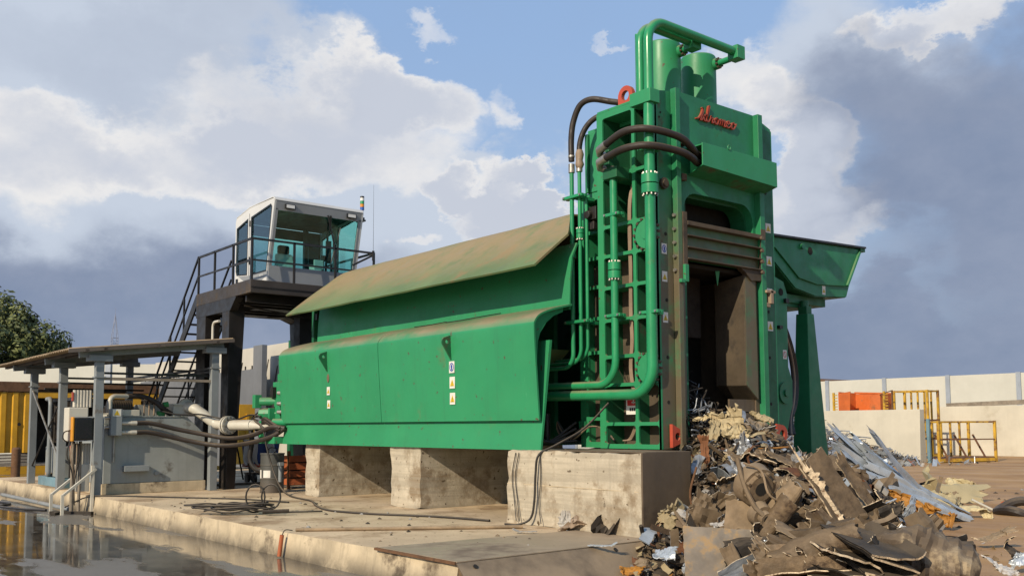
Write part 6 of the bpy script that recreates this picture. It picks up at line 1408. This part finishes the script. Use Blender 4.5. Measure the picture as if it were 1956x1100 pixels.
    for k in range(220):                                               # curled shreds
        x, y = r.uniform(.0, 3.6), r.uniform(-1.6, 3.2); h = heap(x, y)
        if h < G0+.12 or (x < 1.0 and y < -.2): continue
        c = Vector((x, y, h+r.uniform(-.04, .10))); R0 = r.uniform(.03, .13); e1 = Vector((r.uniform(-1, 1), r.uniform(-1, 1), r.uniform(-1, 1))).normalized(); e2 = e1.cross(Vector((r.uniform(-1, 1), r.uniform(-1, 1), r.uniform(-1, 1)))).normalized(); e3 = e1.cross(e2)
        wd = r.uniform(.008, .05); nt_ = r.randint(6, 14); mb.cur = r.choices(range(9), [.2, .2, .12, .06, .16, .14, .06, .06, 0])[0]; o_ = len(mb.v)
        for i in range(nt_):
            a_ = i*.55; rr_ = R0*(1+.08*i); p = c+e1*math.cos(a_)*rr_+e2*math.sin(a_)*rr_+e3*.012*i; mb.v += [tuple(p-e3*wd), tuple(p+e3*wd), tuple(p+e3*wd+e1*.006), tuple(p-e3*wd+e1*.006)]
        for i in range(nt_-1):
            q_ = o_+4*i
            for q in range(4): mb.f.append((q_+q, q_+(q+1) % 4, q_+4+(q+1) % 4, q_+4+q)); mb.mi.append(mb.cur)
    # wire tangle in the mouth
    for k in range(420):
        c = Vector((r.uniform(-1.1, .15), r.uniform(.52, 1.95), 0)); c.z = 1.25+r.uniform(.35, 1.)*1.15*(1-max(0, c.y-.9)/1.3)*min(1, .45-c.x)*1.05+r.uniform(-.1, .1)
        if c.z < 1.2: c.z = 1.2+r.random()*.2
        pts = [c+Vector((r.uniform(-.2, .2), r.uniform(-.25, .25), r.uniform(-.2, .2))) for _ in range(4)]
        mb.cur = r.choice((0, 0, 0, 4)); mb.tube(smooth(pts, 4), r.choice((.006, .009, .014)), 5)
    solo('scrap_mass', mb, mats, 'mass of small torn scrap filling the heap', 'scrap', kind='stuff', org=(1.5, .5, G0))
heap_stuff()
def tinsel():
    r = random.Random(19); mb = MB(); cx, cy = -17.5, 29.5
    def hgt(x, y):
        d = (max(0, x+21.5)/9.5)**2+(min(0, x+21.5)/6)**2+((y-30.5)/5.5)**2; return G0+3.1*max(0, 1-math.sqrt(d))**1.25
    mats = ['silver', 'galv', 'scrap_plate', 'scrap_dark', 'white_scrap', 'orange_crate']
    n = 36
    for i in range(n+1):
        for j in range(n+1):
            x, y = -27.5+16*j/n, 24.5+12*i/n; mb.v.append((x, y, hgt(x, y)-.12+r.uniform(-.1, .1)))
    for i in range(n):
        for j in range(n):
            a = i*(n+1)+j; q = (a, a+1, a+n+2, a+n+1)
            if max(mb.v[v][2] for v in q) > G0: mb.f.append(q); mb.mi.append(r.choice((0, 2, 3)))
    for k in range(4200):
        x, y = r.uniform(-27, -11.5), r.uniform(24.5, 36); h = hgt(x, y)
        if h < G0+.05 and r.random() > .12: continue
        c = Vector((x, y, h+r.uniform(-.05, .18))); s = r.uniform(.12, .55); d = Vector((r.uniform(-1, 1), r.uniform(-1, 1), r.uniform(-.7, .9))).normalized()
        mb.cur = r.choices(range(6), (.42, .2, .16, .1, .1, .02))[0]
        if r.random() < .6: mb.bar(c-d*s/2, c+d*s/2, .05*r.uniform(.5, 1.6), .012)
        else:
            e = d.cross(Vector((r.uniform(-1, 1), r.uniform(-1, 1), .3))).normalized(); q = s*.5
            mb.add([c-d*q-e*q*.4, c+d*q-e*q*.4, c+d*q+e*q*.4, c-d*q+e*q*.4], [(0, 1, 2, 3)])
    for k in range(60):
        x, y = r.uniform(-24, -14), r.uniform(26, 33); c = Vector((x, y, hgt(x, y)))
        mb.cur = r.choice((3, 2, 0)); mb.tube(smooth([c, c+Vector((r.uniform(-.5, .5), r.uniform(-.3, .3), .4)), c+Vector((r.uniform(-1, 1), r.uniform(-.5, .5), r.uniform(.1, .5)))], 3), .02, 4)
    solo('shredded_metal_pile', mb, mats, 'pile of shredded silver metal against the concrete wall', 'scrap', kind='stuff', org=(-18, 30, G0))
tinsel()
# small litter on slab and dirt
def litter():
    r = random.Random(31); mb = MB()
    for k in range(230):
        if k < 90: x, y, z = r.uniform(-11, .8), r.uniform(-4.4, -1.5), .004
        else:
            x, y, z = r.uniform(-3, 6), r.uniform(3.5, 22), G0+.004
        s = r.uniform(.01, .045)*(1.6 if k >= 90 else 1); c = Vector((x, y, z)); mb.cur = r.choice((0, 0, 1, 2))
        pts = [c+Vector((math.cos(t+r.uniform(-.3, .3))*s*r.uniform(.6, 1.5), math.sin(t)*s, 0)) for t in [2*math.pi*q/5 for q in range(5)]]
        mb.add(pts+[c+Vector((0, 0, s*.7))], [(q, (q+1) % 5, 5) for q in range(5)])
    solo('ground_litter', mb, ['scrap_dark', 'scrap_dusty', 'white_scrap'], 'small crumbs of scrap and dirt scattered on slab and yard', 'litter', kind='stuff', org=(0, 0, 0))
litter()

# ================================================================== BACKGROUND, RIGHT
def barrier(name, label, a, b, h, step, z0=G0, pmat='wall_post', wmat='wall_cream', t=.16, pw=.24):
    """panel wall between posts from a to b"""
    a, b = Vector((*a, 0)), Vector((*b, 0)); d = b-a; n = max(1, round(d.length/step)); e = d/n; u = e.normalized(); w = Vector((-u.y, u.x, 0))
    if w.dot(TC) > 0: w = -w
    o = T(name, label, 'wall', ((a.x+b.x)/2, (a.y+b.y)/2, z0))
    for i in range(n):
        p, q = a+e*i+u*pw*.5, a+e*(i+1)-u*pw*.5; hh = h*.52
        for k, (z1, z2) in enumerate(((z0, z0+hh), (z0+hh+.012, z0+h))):
            part('panel', MB().hexa([p+UP*z1, q+UP*z1, q+w*t+UP*z1, p+w*t+UP*z1, p+UP*z2, q+UP*z2, q+w*t+UP*z2, p+w*t+UP*z2]), wmat, o)
    for i in range(n+1):
        p = a+e*i; part('post', MB().hexa([p+v+UP*z for z in (z0, z0+h+.05) for v in (-u*pw*.6-w*.10, u*pw*.6-w*.10, u*pw*.6+w*t, -u*pw*.6+w*t)]), pmat, o)
    return o
barrier('yard_wall', 'tall cream panel wall with blue grey posts along the far right of the yard', (-58, 52), (-3, 52), 5.1, 4.7)
def blocks(name, label, x0, x1, y, h, step, mat='concrete_wall', t=.4):
    o = T(name, label, 'wall', ((x0+x1)/2, y, G0)); n = round((x1-x0)/step)
    for i in range(n):
        a, b = x0+(x1-x0)*i/n+.012, x0+(x1-x0)*(i+1)/n-.012
        part('wall_block', MB().hexa([(a, y-.12, G0), (b, y-.12, G0), (b, y+t+.12, G0), (a, y+t+.12, G0), (a, y, G0+h), (b, y, G0+h), (b, y+t, G0+h), (a, y+t, G0+h)]), mat, o, .015)
    return o
blocks('retaining_wall', 'low cream concrete bay wall behind the shredded metal pile', -33.6, -13.9, 34.1, 2.62, 6.6)
blocks('retaining_wall', 'low concrete wall at far right behind the yellow rack', -20, 6, 46.5, 2.95, 6.5)
# stacked yellow racks
def rack(label, loc, w, d, h, rz, nb=3, mat='yellow_rack', mid=.55, group='yellow stillage racks'):
    o = T('stillage_rack', label, 'rack', loc, group); L = Vector(loc); m = Matrix.Rotation(rz, 3, 'Z')
    def B(a, b, t, mt=mat, nm='bar'): part(nm, MB().bar(L+m @ Vector(a), L+m @ Vector(b), t, t), mt, o)
    for x in (0, w):
        for y in (0, d): B((x, y, 0), (x, y, h), .12, mat, 'corner_post')
    for y in (0, d):
        B((0, y, h-.06), (w, y, h-.06), .09); B((0, y, .12), (w, y, .12), .16); B((0, y, h*mid), (w, y, h*mid), .06, 'rust_rack')
    for x in (0, w): B((x, 0, h-.06), (x, d, h-.06), .08); B((x, 0, .12), (x, d, .12), .14)
    for k in range(1, nb+1):
        x = w*k/(nb+1); B((x, d, .1), (x, d, h-.06), .09); 
        if k % 2: B((x, 0, .1), (x, d*.5, h*.66), .07, 'rust_rack')
    part('base', MB().hexa([L+m @ Vector(q) for q in ((0, 0, .18), (w, 0, .18), (w, d, .18), (0, d, .18), (0, 0, .24), (w, 0, .24), (w, d, .24), (0, d, .24))]), 'rust_rack', o)
    return o
A0 = on(1795, 884, 2, G0); A1 = on(1903, 881, 2, G0); rzv = math.atan2(A1.y-A0.y, A1.x-A0.x); wl = (A1-A0).length
rack('yellow and rusty open stillage rack standing by the end of the bay wall', A0, wl, 1.6, 2.05, rzv, 5, group='yellow stillage racks')
B0 = on(1776, 884, 2, G0)
rack('tall narrow rusty rack end wedged behind the front yellow rack', B0+Vector((-1.3, 1.3, 0)), 1.5, 1.2, 2.15, rzv, 2, 'rust_rack', group='yellow stillage racks')
solo('blue_stake', MB().box(B0.x-.07, B0.x+.07, B0.y-.07, B0.y+.07, G0, G0+2.15), 'blue_post', 'slim blue grey stake at the left end of the yellow rack', 'stake')
C0 = on(1700, 760, 1, 41.0); 
rack('upright yellow rack showing above the bay wall', (C0.x+.25, 41.0, G0), 2.0, 1.2, on(1740, 745, 1, 41.).z-G0, .0, 4, group='yellow stillage racks')
rack('rusty yellow rack far back under the orange skip', (on(1590, 770, 1, 40.).x, 40.0, G0), 3.6, 1.6, 2.2, .0, 2, 'rust_rack', group='yellow stillage racks')
sk = T('orange_skip', 'open orange skip with rust stained inside above the bay wall', 'skip', (on(1640, 770, 1, 40.).x, 40.6, 1.85))
xs0, xs1 = on(1602, 770, 1, 40.).x, on(1682, 770, 1, 40.).x
def wallq(a, b, c, d): return MB().prism([a, b, c, d], (0, .06, 0))
part('back_wall', MB().box(xs0+.1, xs1-.1, 41.6, 41.66, 1.86, 3.05), 'orange_skip', sk)
part('side_wall', MB().prism([(xs0, 40., 1.86), (xs0+.1, 41.66, 1.86), (xs0+.1, 41.66, 3.1), (xs0, 40., 3.15)], (.06, 0, 0)), 'orange_skip', sk)
part('side_wall', MB().prism([(xs1, 40., 1.86), (xs1-.1, 41.66, 1.86), (xs1-.1, 41.66, 3.0), (xs1, 40., 2.95)], (-.06, 0, 0)), 'orange_skip', sk)
part('floor', MB().box(xs0, xs1, 40., 41.66, 1.85, 1.9), 'orange_skip', sk)
part('wing_panel', MB().prism([(xs0, 39.98, 1.86), (xs0+.75, 39.95, 1.86), (xs0+.85, 39.9, 3.15), (xs0, 39.98, 3.05)], (0, .05, 0)), 'orange_skip', sk)
part('wing_panel', MB().prism([(xs1-.55, 39.95, 1.86), (xs1, 39.98, 1.86), (xs1, 39.98, 2.95), (xs1-.6, 39.9, 2.85)], (0, .05, 0)), 'orange_skip', sk)
part('rim', MB().bar((xs0+.1, 41.63, 3.12), (xs1-.1, 41.63, 3.0), .12, .1), 'orange_skip', sk)
for x in (xs0-.35, xs1+.2):
    o = part('mesh_post', MB().box(x, x+.12, 39.9, 40.0, G0, 3.1), 'yellow_rack', sk)
    for k in range(7): part('mesh_bar', MB().box(x+.12, x+.30, 39.93, 39.96, 1.9+.17*k, 1.96+.17*k), 'yellow_rack', o)
part('tie_rod', MB().cyl((xs1, 39.95, 2.9), (xs1+.75, 39.9, 3.12), .03, n=6).box(xs1+.72, xs1+.8, 39.9, 39.98, 1.9, 3.15), 'rust', sk)
sk.location.z += on(1640, 747, 1, 40.).z-3.15
p0, p1 = on(1808, 774, 1, 46.6), on(1975, 766, 1, 46.6)
solo('steel_girder', MB().bar((p0.x, 46.7, G0+3.02), (p1.x+6, 46.7, G0+3.30), .3, .26), 'wood_grey', 'long weathered girder resting on top of the far right wall', 'girder')
solo('far_roof', MB().prism([(-60, 150, 6.0), (80, 150, 6.0), (80, 150, 13.5), (-18, 150, 11.2), (-24, 150, 9.0)], (0, 20, 0)), 'roof_far', 'pale warehouse roof edge beyond the far right wall', 'building')
rf = on(1560, 712, 1, 120.)
solo('far_ridge', MB().prism([(rf.x-14, 120, 3), (rf.x+4.5, 120, 3), (rf.x+1.5, 120, rf.z-1.2), (rf.x-1.5, 120, rf.z-.75), (rf.x-8, 120, rf.z-.9)], (0, 12, 0)), 'rust', 'reddish roof ridge peeping over the wall behind the support post', 'building')

# ================================================================== BACKGROUND, LEFT
yc = T('yellow_container', 'yellow corrugated container with rusty brown top behind the shelter', 'container', (-36, -2, G0))
YX = -35.
mb = MB()
for k in range(12):                                                    # corrugated side
    y = -6.6+.46*k
    part('corrugation', MB().prism([(YX, y, .52), (YX, y+.07, .52), (YX+.10, y+.13, .52), (YX+.10, y+.31, .52), (YX, y+.37, .52), (YX, y+.46, .52), (YX-.05, y+.46, .52), (YX-.05, y, .52)], (0, 0, 2.55)), 'yellow_paint', yc)
part('top_rail', MB().box(YX-2.4, YX+.16, -7, 9.0, 3.10, 3.52), 'rust', yc, .02)
part('under_rail', MB().box(YX-.05, YX+.13, -1.0, 9.0, 2.85, 3.09), 'yellow_paint', yc)
for y_ in (2.95, 8.5): part('corner_post', MB().box(YX-.05, YX+.12, y_, y_+.45, G0, 2.84), 'yellow_paint', yc)
part('dark_inside', MB().box(YX-2.3, YX-2.2, -1.0, 9., G0, 3.1), 'black_cavity', yc)
part('floor_rail', MB().box(YX-.05, YX+.12, -7, 9, G0, -.05), 'yellow_paint', yc)
part('container_floor', MB().box(YX-2.3, YX+.1, -7, 9, -.04, .04), 'wood_grey', yc)
for k in range(4): part('slat', MB().box(YX+.02, YX+.06, -7, -1.0, .0+.125*k, .10+.125*k), 'wood_grey', yc)
part('hole', MB().cyl((YX+.101, -1.62, 1.72), (YX+.106, -1.62, 1.72), .07, n=12), 'black_cavity', yc)
solo('rusty_bollard', MB().cyl((-29.6, -2.8, G0), (-29.6, -2.8, .78), .16, n=16).cyl((-29.6, -2.8, .78), (-29.6, -2.8, .84), .16, .1, n=16), 'rust', 'short rusty round bollard in front of the yellow container', 'bollard', sm=40)
solo('machinery_block', MB().box(-30.2, -29.2, .2, 1.6, G0, 2.4).box(-30, -29.1, 2.2, 3.4, G0, 1.6).cyl((-29.2, .9, 1.5), (-28.9, .9, 1.5), .5, n=20), 'black_paint', 'dark machine standing in the shade behind the shelter', 'machine', bev=.03)
barrier('boundary_wall', 'cream boundary wall with pale grey posts behind the yellow container', tuple((Vector((-48, 0, 0))-RT*22)[:2]), tuple((Vector((-48, 0, 0))+RT*27)[:2]), 5.35, 7.5)
# precast panel wall behind the gantry, parallel to the machine
pw = T('precast_wall', 'tall pale precast panel wall standing behind the gantry', 'wall', (-24, 5.2, 0))
q0 = on(553, 653, 1, 5.0); zw = q0.z
for k in range(6):
    x1 = q0.x-.02-2.45*k+.0
    part('wall_panel', MB().box(x1-2.43, x1, 5.0, 5.2, 0, zw), 'precast', pw, .01)
    for j in range(3):
        part('prop', MB().cyl((x1-.5-.8*j, 4.985, zw-1.55-.3*(j % 2)), (x1-.15-.8*j, 4.985, zw-.55-.3*(j % 2)), .018, n=5), 'scrap_dark', pw)
part('end_post', MB().box(q0.x, q0.x+.22, 4.96, 5.24, 0, zw+.05), 'green_dark', pw)
lx = on(505, 700, 1, 4.3).x; lx0 = on(488, 700, 1, 4.3).x
lw = T('grey_wall', 'lower grey wall with short spikes in front of the pale precast wall', 'wall', (-28, 4.3, 0))
for k in range(5):
    part('wall_panel', MB().box(lx0-2.6*(k+1)+.02, lx0-2.6*k, 4.2, 4.4, 0, 3.75), 'wall_grey', lw, .01)
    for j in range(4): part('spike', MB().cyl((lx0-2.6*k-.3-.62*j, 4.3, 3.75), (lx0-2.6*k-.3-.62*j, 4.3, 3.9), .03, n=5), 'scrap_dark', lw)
part('end_panel', MB().box(lx0+.01, lx, 4.2, 4.4, 0, on(495, 660, 1, 4.3).z), 'wall_grey', lw)
part('dark_low_wall', MB().box(-22, -12, 6.2, 6.5, 0, 2.0), 'drum_grey', pw)

ca_, cb_ = on(457, 800, 0, -21.).y, on(487, 800, 0, -21.).y
yk = T('yellow_locker', 'small yellow steel locker glimpsed behind the white suction pipe', 'locker', (-21.3, (ca_+cb_)/2, 0))
part('locker_body', MB().box(-21.6, -21, ca_, cb_, .3, on(470, 772, 0, -21.).z), 'yellow_paint', yk, .01)
part('locker_rib', MB().box(-20.99, -20.95, (ca_+cb_)/2-.05, (ca_+cb_)/2+.05, .35, 2.0), 'yellow_paint', yk)
part('locker_leg', MB().box(-21.6, -21.5, ca_, ca_+.1, 0, .29), 'black_paint', yk)
part('locker_leg', MB().box(-21.1, -21.0, cb_-.1, cb_, 0, .29), 'black_paint', yk)
# ------------------------------------------------------------------ tree and mast
def tree():
    r = random.Random(12); t = T('broadleaf_tree', 'dense dark green broadleaf tree behind the boundary wall at left', 'tree', (-62, 1.0, G0))
    mb = MB().tube([(-62, 1, G0), (-62.1, 1.1, 2.5), (-61.9, 1.0, 5)], .35, 10, [.42, .34, .26])
    limbs = []
    for k in range(7):
        a = k*.9; e = Vector((-62+math.cos(a)*2.6, 1+math.sin(a)*3.4, 6.5+r.uniform(0, 2))); limbs.append(e)
        mb.tube(smooth([(-62, 1, 3.5+.2*k), (Vector((-62, 1, 4.5))+e)/2+Vector((0, 0, .4)), e], 4), .1, 7, None)
    part('trunk', mb, 'bark', t, sm=50)
    clumps = []
    for k in range(240):
        u = Vector((r.gauss(0, 1), r.gauss(0, 1), r.gauss(0, 1))).normalized()
        rad = r.uniform(.55, 1.0); c = Vector((-62+u.x*4.6*rad, 1.1+u.y*6.3*rad, 6.2+u.z*4.1*rad))
        if c.z > 2.5: clumps.append((c, r.uniform(.6, 1.25)))
    mb = MB()
    for c, s in clumps:
        for q in range(120):
            v = Vector((r.gauss(0, 1), r.gauss(0, 1), r.gauss(0, 1))).normalized()*s*r.uniform(.55, 1.05); p = c+v
            n = (v.normalized()+Vector((r.uniform(-.6, .6), r.uniform(-.6, .6), r.uniform(-.3, .8)))).normalized()
            e = n.cross(Vector((r.uniform(-1, 1), r.uniform(-1, 1), r.uniform(-1, 1)))).normalized(); f = n.cross(e); z = r.uniform(.11, .22)
            mb.cur = 0 if r.random() < .55 else 1
            mb.add([p-e*z, p+f*z*.5, p+e*z, p-f*z*.5], [(0, 1, 2, 3)])
    part('crown', mb, ['leaf_light', 'leaf_dark'], t)
tree()
def mast():
    D = 260.; b = CAM+Vector((ray0.x, ray0.y, 0))*D; z1 = CAM.z+ray0.z*D
    t = T('lattice_mast', 'thin red and white lattice mast far away left of the gantry', 'mast', (b.x, b.y, 0)); H = z1
    for k in range(4):
        a = R_(45+90*k); part('leg', MB().tube([(b.x+math.cos(a)*2.4, b.y+math.sin(a)*2.4, 0), (b.x+math.cos(a)*1.0, b.y+math.sin(a)*1.0, H*.80), (b.x, b.y, H)], .09, 5), 'mast_hazed', t)
    mb = MB()
    for i in range(16):
        za, zb = H*.05*i, H*.05*(i+1); ra, rb = 2.4-1.4*za/(H*.8), 2.4-1.4*zb/(H*.8)
        for k in range(4):
            a0, a1 = R_(45+90*k), R_(135+90*k)
            mb.bar((b.x+math.cos(a0)*ra, b.y+math.sin(a0)*ra, za), (b.x+math.cos(a1)*rb, b.y+math.sin(a1)*rb, zb), .07, .07)
            mb.bar((b.x+math.cos(a0)*rb, b.y+math.sin(a0)*rb, zb), (b.x+math.cos(a1)*rb, b.y+math.sin(a1)*rb, zb), .12, .12)
    part('bracing', mb, 'mast_hazed', t)
    part('spike', MB().cyl((b.x, b.y, H), (b.x, b.y, H+2), .06, .02, n=5), 'mast_hazed', t)
ray0 = fw + rt2*((220.5-CX)/FPX) + up2*((CY-600)/FPX); 
mast()

# ------------------------------------------------------------------ render settings
scene.render.engine = 'CYCLES'; scene.cycles.max_bounces = 8; scene.cycles.transparent_max_bounces = 12
scene.cycles.use_denoising = True
bpy.context.view_layer.update()
